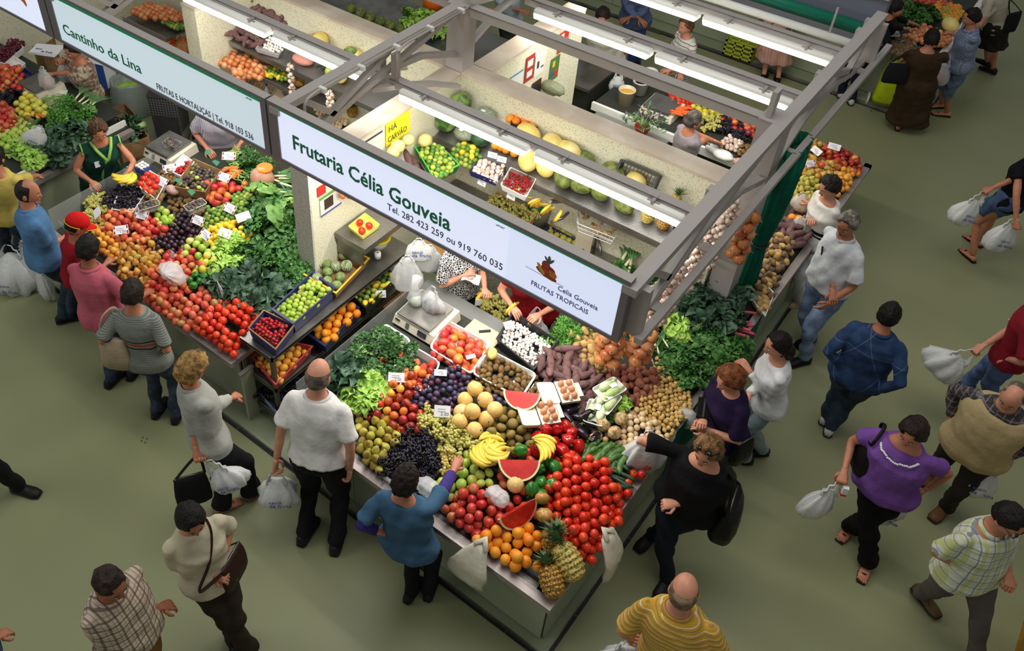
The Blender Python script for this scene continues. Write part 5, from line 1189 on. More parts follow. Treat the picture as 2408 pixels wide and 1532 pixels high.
# far stall D
pile([(2080,95),(2100,82),(2140,95),(2165,120),(2120,130),(2088,118)], surfD, K['dpotato'], 'earthy potato on the far right stall', 'potatoes of the far right stall', 1)
pile([(2130,85),(2180,60),(2215,80),(2235,95),(2215,110),(2165,100)], surfD, K['onion'], 'brown onion on the far right stall behind the brown dress', 'onions of the far right stall', 1, mix=(K['carrot'],0.0))
pile([(2115,45),(2150,20),(2180,30),(2190,45),(2150,55)], surfD, K['spinach'], 'bunch of dark leaves on the far right stall', 'greens of the far right stall', 1, rr=0.09, rk='up', squash=0.5)
pile([(2195,20),(2215,5),(2255,15),(2262,40),(2225,45)], surfD, K['pear'], 'pear on the far right stall beside the checked shirt', 'pears of the far right stall', 1, mix=(K['orange'],0.5))
pile([(2150,0),(2215,0),(2240,10),(2195,18)], surfD, K['redapple'], 'red apple at the top edge on the far right stall', 'apples of the far right stall', 1)
for i, (x, y) in enumerate([(2115,25),(2125,40),(2120,8)]): put(K['rpepper'], P(x,y,1.0), rrot(), 'red pepper on the far right stall', 'peppers of the far right stall')
put(K['ymelon'], P(2235,58,1.05), (PI/2,0,0.8), 'pale yellow melon on the far right stall, beside the checked shirt')
card(2103,78,1.08,0.14,0.10,0.8,'pale green card on the far right stall potatoes','0.80',1.0,red=False)
# ================================================================ wall shelf of the near stall
S = surfS
def zS(px, py, d=0.0):
 p = PS(px, py, lambda x, y: S(x, min(y, 6.12))+d)
 p.y = min(p.y, 6.14-min(d,0.14)*0.95); return p
def lay(key, lst, grp, labf, rot, d):
 for i, (x, y) in enumerate(lst):
  put(K[key], zS(x,y,d), (PI/2+random.gauss(0,.1), 0, math.radians(rot)+random.gauss(0,.35)), labf, grp, random.uniform(0.9,1.05))
lay('ymelon', [(1265,298),(1365,334),(1310,330),(1335,352)], 'big yellow melons on the wall shelf', 'big pale yellow melon against the back wall', 70, 0.11)
lay('ymelon', [(1243,376),(1283,390),(1500,425)], 'yellow melons at the shelf front', 'pale yellow melon at the front of the wall shelf, under the lamps', 30, 0.09)
lay('gmelon', [(1325,418),(1366,433),(1412,450),(1467,478),(1378,375),(1448,400)], 'green melons on the wall shelf', 'striped green melon in the row under the right lamp', 60, 0.09)
for i, (x, y) in enumerate([(1048,284),(1095,236)]): put(K['wmelon'], zS(x,y,0.12), (0.5,0.2,i), ['dark striped watermelon half hidden by the left lamp','dark striped watermelon in the corner under the dried herbs'][i], None, 0.85)
t = thing('cut_squash', 'dark green cut squash with yellow flesh under the left lamp', 'squash', zS(1130,325,0.09))
mb = MB(); mb.ell((0,0,0),(0.09,0.09,0.08),16,10,fn=lambda d: 1+0.05*math.cos(8*math.atan2(d.y,d.x))); mb.build('rind', mat('squash_rind',(34,70,46),0.4,c2=(50,90,56),ns=20), t, True)
mb = MB(); mb.ell((-0.055,-0.01,0.055),(0.035,0.035,0.02),12,6,M=Matrix.Rotation(-0.6,3,'Y')); mb.build('cut_face', mat('squash_flesh',(240,196,40),0.5), t, True)
ptray('cardboard_box','black edged box of oranges against the back wall','crate',[(1200,290),(1215,240),(1270,262),(1262,315)],1.98,0.09,BLACKP)
pile([(1203,285),(1215,248),(1262,268),(1250,305)], flat(1.93), K['orange'], 'orange in the black edged box on the wall shelf', 'oranges in the shelf box', 1)
for i, (x, y) in enumerate([(1165,342),(1190,352),(1210,360),(1178,346)]): put(K['orange'], zS(x,y,0.05), rrot(), 'orange in the row in front of the cut squash', 'oranges at the shelf front')
pile([(1065,350),(1085,335),(1118,345),(1128,365),(1100,390),(1078,375)], S, K['lime'], 'green and yellow lime in the loose heap beside the garlic', 'limes on the wall shelf', 2, mix=(K['lemon'],0.3))
ptray('plastic_tray','navy tray of garlic under the price tags','tray',[(1103,402),(1130,372),(1192,392),(1168,428)],1.72,0.06,BLUEP)
pile([(1112,398),(1130,375),(1185,392),(1165,420)], flat(1.68), K['garlic'], 'pale garlic bulb in the navy tray', 'garlic in the navy tray', 2)
ptray('foam_tray','white foam tray of red chillies','tray',[(1176,435),(1200,392),(1262,420),(1238,465)],1.70,0.06,WHITEP,r=0.02)
pile([(1185,432),(1202,402),(1252,422),(1235,452)], flat(1.665), K['chilli'], 'thin dark red chilli in the white foam tray', 'chillies in the foam tray', 2, rk='flat', rr=0.015, space=0.85)
# tilted green box of limes
p4 = [P(975,345,1.72), P(1020,430,1.66), P(1080,392,1.70), P(1035,325,1.80)]
crate('fruit_box','green cardboard box of small limes at the left end of the shelf','box',p4,0.09,mat('green_card',(44,110,84),0.7),lip=mat('bright_green_edge',(90,200,60),0.6))
pile([(990,350),(1025,415),(1070,390),(1032,338)], flat(1.68), K['lime'], 'small yellow green lime in the green cardboard box', 'limes in the green box', 2, mix=(K['fig_green'],0.5))
for i, (x, y, r) in enumerate([(935,345,0.06),(960,330,0.05),(1000,330,0.06),(925,358,0.055)]):
 t = thing('snack_bag', ['pale yellow bag of crisps left of the lime box','pale yellow bag of crisps highest on the wall','pale yellow bag of crisps behind the lime box','pale yellow bag of crisps lowest, at the sign edge'][i], 'bag', PX(x,y,-4.30)); mb = MB(); mb.ell((0,0,0),(r*1.0,r*1.3,r*1.0),14,9,fn=lambda d: 1+0.18*noise_(d*3.1)); mb.build('bag_body', mat('crisp_bag',(232,214,140),0.3,bump=0.8,bs=40), t, True)
for i, (x, y) in enumerate([(960,370),(975,388),(990,405),(1000,378)]):
 t = put(K['sweet'], PX(x,y,-4.26), (0,0,math.radians(-38)), 'long brown cassava root left of the green box', 'cassava roots', (1.3,1,1));
for i, (x, y, s) in enumerate([(1155,262,1.1),(1090,315,1.0),(945,150,1.0)]):
 p = zS(x,y,0.08) if i < 2 else P(x,y,2.0)
 t = thing('herb_bag', ['clear bag of dried leaves below the back wall cap','clear bag of dried leaves under the left lamp','clear tied bag of dried leaves on the left stall shelf'][i], 'bag', p); mb = MB(); mb.ell((0,0,0),(0.10*s,0.075*s,0.06*s),16,9,fn=lambda d: 1+0.2*noise_(d*2.5)); mb.build('dried_leaves', mat('dried_leaf',(110,124,84),0.8,c2=(146,156,118),ns=60,bump=1,bs=90), t, True)
 mb = MB(); mb.ell((0,0,0.004),(0.11*s,0.085*s,0.068*s),16,9,fn=lambda d: 1+0.2*noise_(d*2.5)); mb.build('film', CLEAR, t, True)
 mb = MB(); mb.box(-0.02,0.025,-0.06,-0.03,0.068*s,0.07*s); mb.build('label_sticker', PAPER, t)
t = thing('herb_bunch', 'dried herb bunch with reddish seed heads in the wall corner', 'dried herbs', P(1085,200,2.0)); rs = random.Random(3)
mb = MB()
for i in range(60):
 d = Vector((rs.gauss(0,.4), rs.gauss(-.3,.3), rs.uniform(-1,0.3))).normalized(); mb.tube([(0,0,0.05), d*0.06, d*rs.uniform(0.08,0.14)], [0.001,0.0015,0.003], 4)
mb.build('dried_stem', mat('dried_herb',(112,84,66),0.9), t)
put_pineapple(zS(1524,505,0.09), (0.05,0,0.3), 'upright greenish pineapple under the right lamp, left of the pair', 1, 0.95)
put_pineapple(zS(1562,520,0.09), (0.05,0,1.3), 'upright amber pineapple under the right lamp, right of the pair', 0, 0.95)
put_pineapple(zS(1590,470,0.12), (0.3,0.2,2.3), 'pineapple against the back wall right of the black crate', 1, 0.8)
t = thing('aubergine', 'round black aubergine at the right end of the wall shelf', 'aubergine', zS(1598,540,0.05)); mb = MB(); mb.ell((0,0,0),(0.055,0.055,0.05),14,9); mb.build('fruit_body', mat('aubergine_skin',(28,16,30),0.12), t, True); mb = MB(); calyx(0.048,5,0.03,0)(mb); mb.build('cap', GST, t)
# leaning black crate with grid
t = thing('plastic_crate', 'empty black grid crate leaning against the back wall', 'crate', zS(1525,398,0.10)); t.rotation_euler = (math.radians(58),0,0)
mb = MB(); mb.box(-0.19,0.19,-0.13,-0.11,-0.03,0.05); mb.box(-0.19,0.19,0.11,0.13,-0.03,0.05); mb.box(-0.19,-0.17,-0.11,0.11,-0.03,0.05); mb.box(0.17,0.19,-0.11,0.11,-0.03,0.05); mb.build('frame', BLACKP, t)
for i in range(11): mb = MB(); mb.box(-0.17+i*0.034-0.003,-0.17+i*0.034+0.003,-0.11,0.11,-0.03,-0.024); mb.build('grid_bar', BLACKP, t)
for i in range(7): mb = MB(); mb.box(-0.17,0.17,-0.11+i*0.036-0.003,-0.11+i*0.036+0.003,-0.03,-0.024); mb.build('grid_bar', BLACKP, t)
for i, (x, y, z, rz, lab) in enumerate([(1158,365,1.82,math.radians(15),'white price tag above the garlic'),(1180,375,1.80,math.radians(15),'second white price tag, right of the one above the garlic'),(1133,430,1.62,0,'white price tag below the navy garlic tray'),(1202,462,1.60,0,'white price tag below the chilli tray')]):
 card(x,y,z,0.09,0.055,rz,lab,'1.50',0.3,red=False)
# hanging bananas below the shelf
for i, (x, y, n) in enumerate([(1260,440,6),(1297,465,6),(1335,465,7),(1350,485,5)]):
 p = P(x,y-14,1.66); p.y = min(p.y, 5.60)
 banana_hand(p, math.radians(-60+25*i), ['spotted bananas hanging beside the chilli tray','spotted bananas hanging above the green tub','largest spotted banana bunch hanging left of the wire basket','spotted bananas hanging touching the wire basket'][i], n, 1, rx=0, ry=math.radians(-70), spread=1.2, sc=0.8)
# wire basket with ginger
p4 = [P(1357,525,1.45), P(1362,470,1.45), P(1475,505,1.45), P(1445,560,1.45)]
t = thing('wire_basket', 'white wire basket of ginger hooked on the shelf edge', 'basket', sum(p4, Vector())/4)
L4 = [p-(sum(p4, Vector())/4) for p in p4]
for dz in (0.0, -0.05, -0.10):
 mb = MB(); k = 1+dz*1.2; q = [Vector((v.x*k, v.y*k, dz)) for v in L4]; mb.tube(q+[q[0]],0.0035,5); mb.build('wire_ring', WHITEP, t)
for e in range(4):
 for i in range(9):
  a = L4[e].lerp(L4[(e+1)%4], i/9); mb = MB(); mb.tube([a, Vector((a.x*0.88,a.y*0.88,-0.10))],0.002,4); mb.build('wire_bar', WHITEP, t)
for i in range(5):
 a = L4[0].lerp(L4[1], (i+.5)/5)*0.88; b = L4[3].lerp(L4[2], (i+.5)/5)*0.88; mb = MB(); mb.tube([(a.x,a.y,-0.10),(b.x,b.y,-0.10)],0.002,4); mb.build('wire_floor', WHITEP, t)
GING = mat('ginger_skin',(206,170,114),0.8,c2=(180,140,90),ns=30)
for i in range(9):
 x, y = [(1378,512),(1395,530),(1412,505),(1405,545),(1430,548),(1445,540),(1372,500),(1420,525),(1390,505)][i]
 mb = MB(); rs = random.Random(i); mb.ell((0,0,0),(0.04,0.018,0.015),10,6,fn=lambda d: 1+0.3*noise_(d*3+Vector((i,0,0))))
 for k in range(3): mb.ell((rs.uniform(-.03,.03),rs.uniform(-.02,.02),rs.uniform(0,.01)),(0.014,0.02,0.012),7,5,M=Matrix.Rotation(rs.uniform(0,3),3,'Z'))
 o = mb.build('ginger_root', GING, None, True, P(x,y,1.39), rs.uniform(0,3)); tag(o, 'knobbly ginger root in the white wire basket', 'ginger', 'ginger in the basket')
card(1413,488,1.50,0.09,0.06,math.radians(10),'white price tag on the wire basket rim','3.80',0.2,red=False)
card(1430,525,1.42,0.08,0.05,math.radians(30),'white tag lying on the ginger','3.80',1.2,red=False)
# sink counter: leeks, parsley, crates
for i in range(10):
 put(K['leek'], P(1480+random.uniform(-18,22),600+random.uniform(-14,18),1.05+0.02*(i%3)), (0,-0.1,math.radians(100+random.uniform(-12,12))), 'leek in the bundle beside the curved tap', 'leeks beside the tap')
pile([(1500,640),(1520,590),(1555,560),(1580,590),(1560,640),(1530,670)], flat(0.95), K['parsley'], 'bunch of parsley right of the leeks, under the truss', 'parsley beside the tap', 2, rr=0.075, rk='up', squash=0.5)
pile([(1455,640),(1490,640),(1500,670),(1475,665)], flat(0.95), K['spinach'], 'leafy bunch below the leeks', 'leaves below the leeks', 1, rr=0.07, rk='up', squash=0.5)
ptray('wooden_crate','wooden crate of pale grapes under the wall shelf','crate',[(1130,490),(1170,448),(1262,505),(1232,540)],1.20,0.12,mat('crate_wood',(206,166,110),0.7,c2=(186,146,94),ns=10))
pile([(1142,488),(1172,460),(1250,508),(1228,530)], flat(1.12), K['wgrape'], 'bunch of green grapes in the wooden crate', 'grapes in the wooden crate', 1, rr=0.045, rk='up')
ptray('plastic_crate','navy crate of pears partly hidden behind the big sign','crate',[(1270,545),(1290,528),(1375,575),(1372,600)],1.0,0.12,BLUEP)
pile([(1282,548),(1296,538),(1365,575),(1352,590)], flat(0.93), K['pear'], 'green pear in the navy crate behind the sign', 'pears behind the sign', 1)
t = thing('plastic_tub', 'green lidded round tub under the hanging bananas', 'tub', P(1268,488,1.12)); mb = MB(); mb.lathe([(0.10,-0.2),(0.12,0.0),(0.112,0.0),(0.10,-0.10)],18); mb.build('tub_body', mat('grey_tub',(110,108,90),0.5), t, True); mb = MB(); mb.lathe([(0.001,-0.03),(0.112,-0.03),(0.114,-0.015),(0.001,-0.012)],18); mb.build('lid', mat('bright_green_plastic',(24,140,60),0.4), t, True)
t = thing('cutting_board', 'pale board leaning beside the sink', 'board', P(1372,572,1.05), math.radians(20)); mb = MB(); mb.obox((0,0,0),0.16,0.02,0.22,rx=-0.3); mb.build('board', mat('beige_board',(190,180,156),0.6), t)
# ================================================================ wall shelf of the left stall
pile([(560,20),(590,0),(640,0),(668,25),(672,45),(640,52),(600,35)], S, K['sweet'], 'purple sweet potato on the left stall shelf', 'sweet potatoes of the left stall shelf', 2, rr=0.04, rk='flat')
pile([(520,75),(545,45),(580,60),(622,88),(605,104)], S, K['sweet'], 'purple sweet potato in front of the left stall shelf', 'front sweet potatoes of the left stall', 1, rr=0.04, rk='flat')
pile([(615,103),(632,90),(662,98),(662,120),(635,122)], S, K['mushroom'], 'white mushroom on the left stall shelf', 'mushrooms of the left stall', 1)
ptray('plastic_tray','grey tray of mushrooms on the left stall','tray',[(600,114),(625,84),(676,102),(655,130)],1.76,0.05,GREYP)
pile([(520,140),(535,112),(580,125),(625,150),(605,175),(560,165)], flat(1.42), K['onion'], 'brown onion on the lower left stall shelf', 'onions of the left stall', 2)
pile([(618,175),(630,140),(655,138),(680,155),(680,188),(650,182)], flat(1.42), K['lime'], 'lime or lemon on the lower left stall shelf', 'limes of the left stall shelf', 1, mix=(K['lemon'],0.35))
pile([(522,165),(540,150),(575,165),(570,200),(535,195)], flat(1.15), K['onion'], 'small brown onion hanging low at the left stall', 'low onions of the left stall', 1, rr=0.028)
pile([(575,195),(600,180),(640,190),(650,215),(600,220)], flat(1.0), K['wonion'], 'small onion in the dark lower row of the left stall', 'lowest onions of the left stall', 1)
pile([(740,255),(770,240),(830,270),(800,300),(760,290)], flat(0.98), K['wonion'], 'small nut coloured onion below the middle truss', 'small onions below the middle truss', 1)
t = thing('shelf_rack', 'lower steel shelf rail holding onions and limes in the left stall', 'shelf', P(600,150,1.40)); a = P(520,118,1.40)-P(600,150,1.40); b = P(900,265,1.40)-P(600,150,1.40); b.y = a.y
mb = MB(); mb.box(a.x,b.x-0.5,a.y-0.12,a.y+0.08,-0.02,0); mb.build('shelf_board', STEEL, t); mb = MB(); mb.box(a.x,b.x-0.5,a.y-0.135,a.y-0.12,-0.03,0.02); mb.build('front_lip', STEEL, t)
for i, (x, y) in enumerate([(780,83),(742,88)]): put(K['ymelon' if i==0 else 'potato'], zS(x,y,0.10), (PI/2,0,0.6), ['large pale melon on the left stall shelf','knobbly pale root beside the large pale melon'][i], None, [0.95,2.0][i])
put(K['wmelon'], zS(852,115,0.09), (0.4,0,0), 'dark melon on the left stall shelf beside the middle lamp', None, 0.7)
for i, (x, y) in enumerate([(852,130),(820,128)]): put(K['ymelon'], zS(x,y,0.06), (PI/2,0,0.7), ['yellow melon half behind the left stall beam, right one','yellow melon half behind the left stall beam, left one'][i], None, 0.9)
put_pineapple(P(703,185,1.50), (0,0,0.4), 'pineapple standing at the end of the left stall limes', 0, 1.05)
put_pineapple(P(828,262,1.2), (0,0,1.4), 'pineapple in the shade under the middle truss, right one', 0, 0.9)
put_pineapple(P(812,225,1.35), (0.2,0,2.4), 'pineapple crown peeping behind the truss arch', 1, 0.8)
pile([(905,205),(930,195),(960,215),(945,235),(912,228)], flat(1.5), K['dill'], 'small herb bunch right of the middle truss', 'herbs right of the middle truss', 1, rr=0.07, rk='up', squash=0.5)
t = thing('mesh_bag', 'pinkish net bag of small onions on the left stall shelf', 'bag', zS(712,140,0.05)); mb = MB(); mb.ell((0,0,0),(0.14,0.08,0.05),16,9,fn=lambda d: 1+0.1*noise_(d*4)); mb.build('net', mat('pink_net',(190,130,116),0.7,bump=1,bs=60), t, True)
for i, (x, y) in enumerate([(758,158),(775,168)]): put(K['lime'] if i else K['parsley'], zS(x,y,0.05), rrot('up'), ['tuft of green herbs on the left stall shelf near the truss','large yellow green fruit on the left stall shelf near the truss'][i], None, [0.6,2.0][i])
put(K['ymelon'], zS(800,178,0.07), (PI/2,0,0.9), 'pale yellow melon under the middle truss arch on the left stall shelf', None, 0.75)
# far left upper stall
pile([(308,28),(340,8),(395,20),(430,35),(425,48),(380,45),(345,40)], flat(1.45), K['onion'], 'brown onion in the tray at the top left, above the sign', 'onions at the top left', 1)
pile([(385,52),(405,38),(430,48),(430,68),(405,65)], flat(1.42), K['lime'], 'green lime beside the pale wall corner at the top left', 'limes at the top left', 1)
t = thing('shelf_rack', 'dark shelf rail under the onions at the top left', 'shelf', P(370,60,1.38)); mb = MB(); mb.box(-0.45,0.35,-0.16,0.16,-0.02,0); mb.build('shelf_board', STEEL, t); mb = MB(); mb.box(-0.45,0.35,-0.17,-0.16,-0.04,0.03); mb.build('front_lip', RIMM, t)
pile([(310,62),(340,55),(375,85),(355,92)], flat(1.2), K['dill'], 'small herb bunch in the dark below the top left onions', 'herbs at the top left', 1, rr=0.07, rk='up', squash=0.5)
pile([(400,95),(435,92),(438,118),(408,120)], flat(1.1), K['carrot'], 'carrot in the bag beside the pale wall corner', 'carrots at the top left', 1, rr=0.02, rk='flat')
# rear melons and lettuce basket
for i in range(7): put(K['gmelon'], P(825+i*23,22+i*9.5,1.06), (PI/2,0,math.radians(20)+0.1*i), 'netted pale green melon in the row behind the left back wall', 'netted melons behind the back wall', 0.85)
p4 = [P(935,55,1.08), P(960,20,1.08), P(1050,45,1.08), P(1010,85,1.08)]
crate('laundry_basket','blue plastic basket of lettuce behind the back wall','basket',p4,0.12,mat('blue_plastic',(30,110,160),0.4),lip=mat('blue_plastic',(30,110,160),0.4))
pile([(945,48),(965,25),(1040,48),(1008,72)], flat(1.02), K['lettuce'], 'pale lettuce in the blue basket', 'lettuces in the blue basket', 2, rr=0.085, rk='up', squash=0.5)
t = thing('plastic_bucket','bright orange bucket behind the lettuce basket','bucket',P(1018,8,1.0)); mb = MB(); mb.lathe([(0.13,-0.1),(0.15,0.14),(0.142,0.14),(0.12,-0.05)],18); mb.build('bucket_body', mat('orange_plastic',(240,110,20),0.4), t, True); mb = MB(); mb.lathe([(0.152,0.125),(0.157,0.13),(0.157,0.142),(0.15,0.145)],18); mb.build('rim', mat('orange_plastic',(240,110,20),0.4), t, True)
# ================================================================ rack contents
RK = flat(1.0)
ptray('fruit_box','navy printed carton of strawberries at the front end of the rack','box',[(584,772),(620,730),(692,765),(648,822)],1.10,0.11,mat('navy_card',(44,44,98),0.6),lip=CARD)
pile([(594,775),(622,742),(678,768),(645,808)], flat(1.045), K['strawberry'], 'dark red strawberry in the navy carton', 'strawberries in the navy carton', 2)
ptray('plastic_crate','navy crate of green figs on top of the rack','crate',[(640,728),(735,640),(788,678),(690,762)],1.12,0.13,BLUEP,lip=BLUEP)
pile([(650,728),(732,655),(776,682),(690,752)], flat(1.05), K['fig_green'], 'small green fig in the navy crate on the rack', 'green figs in the navy crate', 2, space=0.97)
ptray('fruit_box','cardboard box of custard apples with yellow edges on the rack','box',[(705,640),(792,572),(868,608),(790,690)],1.10,0.09,CARD,lip=mat('yellow_print',(226,176,40),0.6))
CUST = mat('custard_apple_skin',(136,156,92),0.7,c2=(108,130,70),ns=30,bump=0.9,bs=30)
NET = mat('foam_net',(236,238,230),0.6,alpha=0.75)
for i, (x, y) in enumerate([(820,592),(808,600),(789,627),(768,622),(815,625),(770,640),(800,652),(745,655),(792,672),(770,662)]):
 p = P(x,y,1.09); t = thing('custard_apple', 'knobbly green custard apple '+('in a white foam net' if i in (2,4,7) else 'without a net')+' in the yellow edged box', 'custard apple', p, i*1.3, 'custard apples in the box, '+('netted' if i in (2,4,7) else 'bare'))
 mb = MB(); mb.ell((0,0,0),(0.050,0.046,0.046),14,9,fn=lambda d: 1+0.06*noise_(d*7)+0.05*noise_(d*2.3+Vector((i,0,0)))); mb.build('fruit_body', CUST, t, True)
 if i in (2,4,7):
  mb = MB()
  for q in range(7): a = PI*q/7; mb.tube([Vector((0.053*math.cos(b)*math.cos(a+b*0.4),0.049*math.cos(b)*math.sin(a+b*0.4),0.049*math.sin(b))) for b in [ -1.2+2.4*s/8 for s in range(9)]],0.0022,4); mb.tube([Vector((-0.053*math.cos(b)*math.cos(a-b*0.4),-0.049*math.cos(b)*math.sin(a-b*0.4),0.049*math.sin(b))) for b in [ -1.2+2.4*s/8 for s in range(9)]],0.0022,4)
  tag(mb.build('foam_net', NET, t), kind='stuff')
ptray('fruit_box','red edged carton of yellow apricots on the middle rack shelf','box',[(592,838),(640,795),(735,815),(648,905)],0.72,0.10,mat('red_card',(176,60,60),0.6),lip=mat('red_card',(176,60,60),0.6))
pile([(602,840),(650,800),(715,822),(650,888)], flat(0.66), K['apricot'], 'yellow apricot in the red edged carton', 'apricots on the rack', 2)
ptray('plastic_crate','navy crate of oranges on the middle rack shelf','crate',[(722,785),(795,690),(845,725),(765,815)],0.76,0.12,BLUEP,lip=BLUEP)
pile([(735,780),(795,700),(838,722),(765,798)], flat(0.70), K['orange'], 'deep yellow orange in the navy crate of the rack', 'oranges on the rack', 2)
ptray('plastic_crate','black crate of green citrus at the far end of the rack','crate',[(818,690),(895,618),(935,650),(860,725)],0.80,0.12,BLACKP)
pile([(828,690),(895,628),(928,650),(860,712)], flat(0.74), K['lime'], 'yellow green citrus fruit in the black crate of the rack', 'citrus on the rack', 2, rr=0.032, mix=(K['lemon'],0.4))
ptray('plastic_crate','dark crate of black grapes on the lowest rack shelf','crate',[(605,920),(650,880),(760,900),(665,985)],0.34,0.10,mat('blue_white_card',(120,140,170),0.6))
pile([(615,925),(655,890),(740,905),(665,970)], flat(0.27), K['bgrape'], 'bunch of black grapes on the lowest rack shelf', 'black grapes on the rack', 1, rr=0.05, rk='up')
card(895,692,0.78,0.10,0.07,math.radians(45),'white price card on the black citrus crate','1.40',0.6,red=False)
t = thing('cardboard_box','plain cardboard box on the lowest far end of the rack','box',(-4.12,4.75,0.23)); mb = MB(); mb.box(-0.16,0.16,-0.22,0.22,0,0.28); mb.build('box_body', CARD, t); mb = MB(); mb.box(-0.16,-0.01,-0.22,0.22,0.281,0.286); mb.box(0.01,0.16,-0.22,0.22,0.281,0.286); mb.build('flap', CARD, t)
# yellow tray of three tomatoes, paper roll, tub
crate('food_tray','small yellow foam tray holding three tomatoes','tray',[P(818,532,1.43),P(858,500,1.43),P(894,528,1.43),P(852,558,1.43)],0.045,mat('yellow_foam',(236,226,110),0.5),r=0.015,wall_=0.005)
for i, (x, y) in enumerate([(846,524),(868,531),(851,543)]): put(K['tomato'], P(x,y,1.44), rrot('up'), 'plump red tomato in the small yellow tray', 'tomatoes in the yellow tray', 0.95)
ROLL = mat('till_paper',(238,238,234),0.7)
for i, (x, y, z) in enumerate([(838,490,1.41),(888,600,1.03),(893,712-20,1.03)][:2]):
 t = thing('paper_roll', ['white till roll standing on the steel ledge','white till roll beside the custard apple box'][i], 'paper roll', P(x,y,z)); mb = MB(); mb.lathe([(0.010,-0.03),(0.032,-0.03),(0.032,0.03),(0.010,0.03)],14); mb.build('roll', ROLL, t, True); mb = MB(); mb.tube([(0,0,0.026),(0,0,0.031)],0.010,8); mb.build('core', CARD, t)
t = thing('plastic_tub','clear tub with a bright yellow rim behind the tomato tray','tub',P(890,560,1.14)); mb = MB(); mb.lathe([(0.085,-0.08),(0.10,0.0),(0.09,0.0),(0.08,-0.05)],18); mb.build('tub_body', mat('pale_tub',(214,216,204),0.3), t, True); mb = MB(); mb.lathe([(0.112,0.0),(0.12,0.008),(0.12,0.022),(0.098,0.024),(0.09,0.01)],20); mb.build('lid_ring', mat('bright_yellow_plastic',(238,220,20),0.35), t, True)
# ================================================================ people
SK = lambda c: mat('skin_%d_%d_%d' % c, c, 0.5, sss=0.06, c2=tuple(int(x*0.93) for x in c), ns=9)
SKL, SKM, SKD = (214,150,122), (196,128,98), (168,104,76)
HAIR = lambda c: mat('hair_%d_%d_%d' % c, c, 0.55, c2=tuple(int(x*0.62) for x in c), ns=22, bump=1.0, bs=60, det=4, spec=0.25)
def cl(c, n=None, rough=0.85, **k): return mat(n or 'cloth_%d_%d_%d' % c, c, rough, c2=k.pop('c2', tuple(int(x*0.93) for x in c)), ns=k.pop('ns', 5), bump=k.pop('bump', 0.55), bs=k.pop('bs', 26), spec=0.2, **k)
EYEW = mat('eye_white',(236,232,226),0.3); EYED = mat('eye_dark',(34,24,20),0.2); LIPM = mat('lips',(166,84,76),0.5); BROW = mat('brow',(54,40,32),0.8)
SOLE = mat('shoe_sole',(40,38,36),0.8)
JOBS = []
def ss(x, a, b): t = max(0.0, min(1.0, (x-a)/(b-a))); return t*t*(3-2*t)
def ik(a, b, l1, l2, pole):
 d = b-a; L_ = d.length; mx = (l1+l2)*0.998
 if L_ > mx: b = a + d*(mx/L_); d = b-a; L_ = mx
 L_ = max(L_, abs(l1-l2)+0.01); x = (l1*l1-l2*l2+L_*L_)/(2*L_); y = math.sqrt(max(0, l1*l1-x*x)); u = d.normalized()
 p = pole - u*u.dot(pole)
 if p.length < 1e-4: p = Vector((0,-1,0)) - u*u.y
 return a + u*x + p.normalized()*y, b
def hand(mb, w, d, n, s, side, curl=0.35, spread=0.1):
 """palm, four jointed fingers of unequal length and a thumb; d = pointing, n = palm normal"""
 d = d.normalized(); n = (n-d*d.dot(n)).normalized(); t = d.cross(n)*side    # t towards the thumb
 def pt(a, b, c): return w + d*a*s + t*b*s + n*c*s
 def ringr(a, hw, ht, off=0): return [pt(a, math.cos(q)*hw+off, math.sin(q)*ht) for q in [2*PI*k/8 for k in range(8)]]
 mb.loft([ringr(-0.03,0.024,0.019), ringr(0.0,0.026,0.018), ringr(0.03,0.036,0.016), ringr(0.07,0.040,0.014), ringr(0.088,0.036,0.011)])
 for i, (b, l) in enumerate(((0.029,0.066),(0.010,0.075),(-0.010,0.070),(-0.029,0.055))):
  c = curl*(1+0.08*i); p = pt(0.078, b, 0); a = 0.15*c; pts = [pt(0.06,b,0), p]
  for k, f in enumerate((0.42,0.33,0.25)):
   a += c*(1.0 if k else 0.9); p = p + (d*math.cos(a) + n*math.sin(a) + t*(b*spread*4))*(l*f*s); pts.append(p)
  mb.tube(pts, [0.0095*s,0.0095*s,0.0088*s,0.008*s,0.006*s], 6)
 p = pt(0.015,0.026,0.004); q = pt(0.045,0.058,0.010+0.012*curl); r = pt(0.074,0.066-0.02*curl,0.018+0.022*curl)
 mb.tube([p,q,r], [0.014*s,0.0105*s,0.0075*s], 6)
def hairfn(style, seed=0, vol=1.0):
 v = Vector((seed*1.3, seed*0.7, 0))
 def f(d):
  ns = noise_(d*(7 if style in ('curly','wavy') else 3)+v)
  if style == 'bald': m = ss(d.y, 0.55, 0.25)*ss(d.z, 0.42, 0.10)*ss(d.z, -0.75, -0.5); return 0.90 + m*(0.145+0.02*ns)
  if style == 'balding': m = ss(d.y, 0.45, 0.2)*max(ss(d.z, 0.80, 0.6), ss(-d.y, 0.25, 0.6))*ss(d.z, -0.8, -0.55); return 0.90 + m*(0.15+0.02*ns)
  line = 0.36 + 0.06*noise_(d*9+v)
  front = ss(d.z - 0.95*max(0, d.y), line-0.75+0.32*(abs(d.x)<0.5), line-0.55+0.32*(abs(d.x)<0.5)) if d.y > 0 else 1.0
  low = {'short':-0.52,'crop':-0.42,'curly':-0.62,'wavy':-0.78,'bob':-0.80,'long':-0.9}[style]
  m = front*ss(d.z, low-0.1, low+0.15)
  th = {'short':0.24,'crop':0.15,'curly':0.34,'wavy':0.36,'bob':0.34,'long':0.26}[style]*vol
  return 0.90 + m*(th + 0.05*noise_(d*16+v) + (0.22 if style in ('curly','wavy') else 0.09)*ns + 0.04*(d.z<0)*(style in ('bob','wavy')))
 return f
PPL = {}
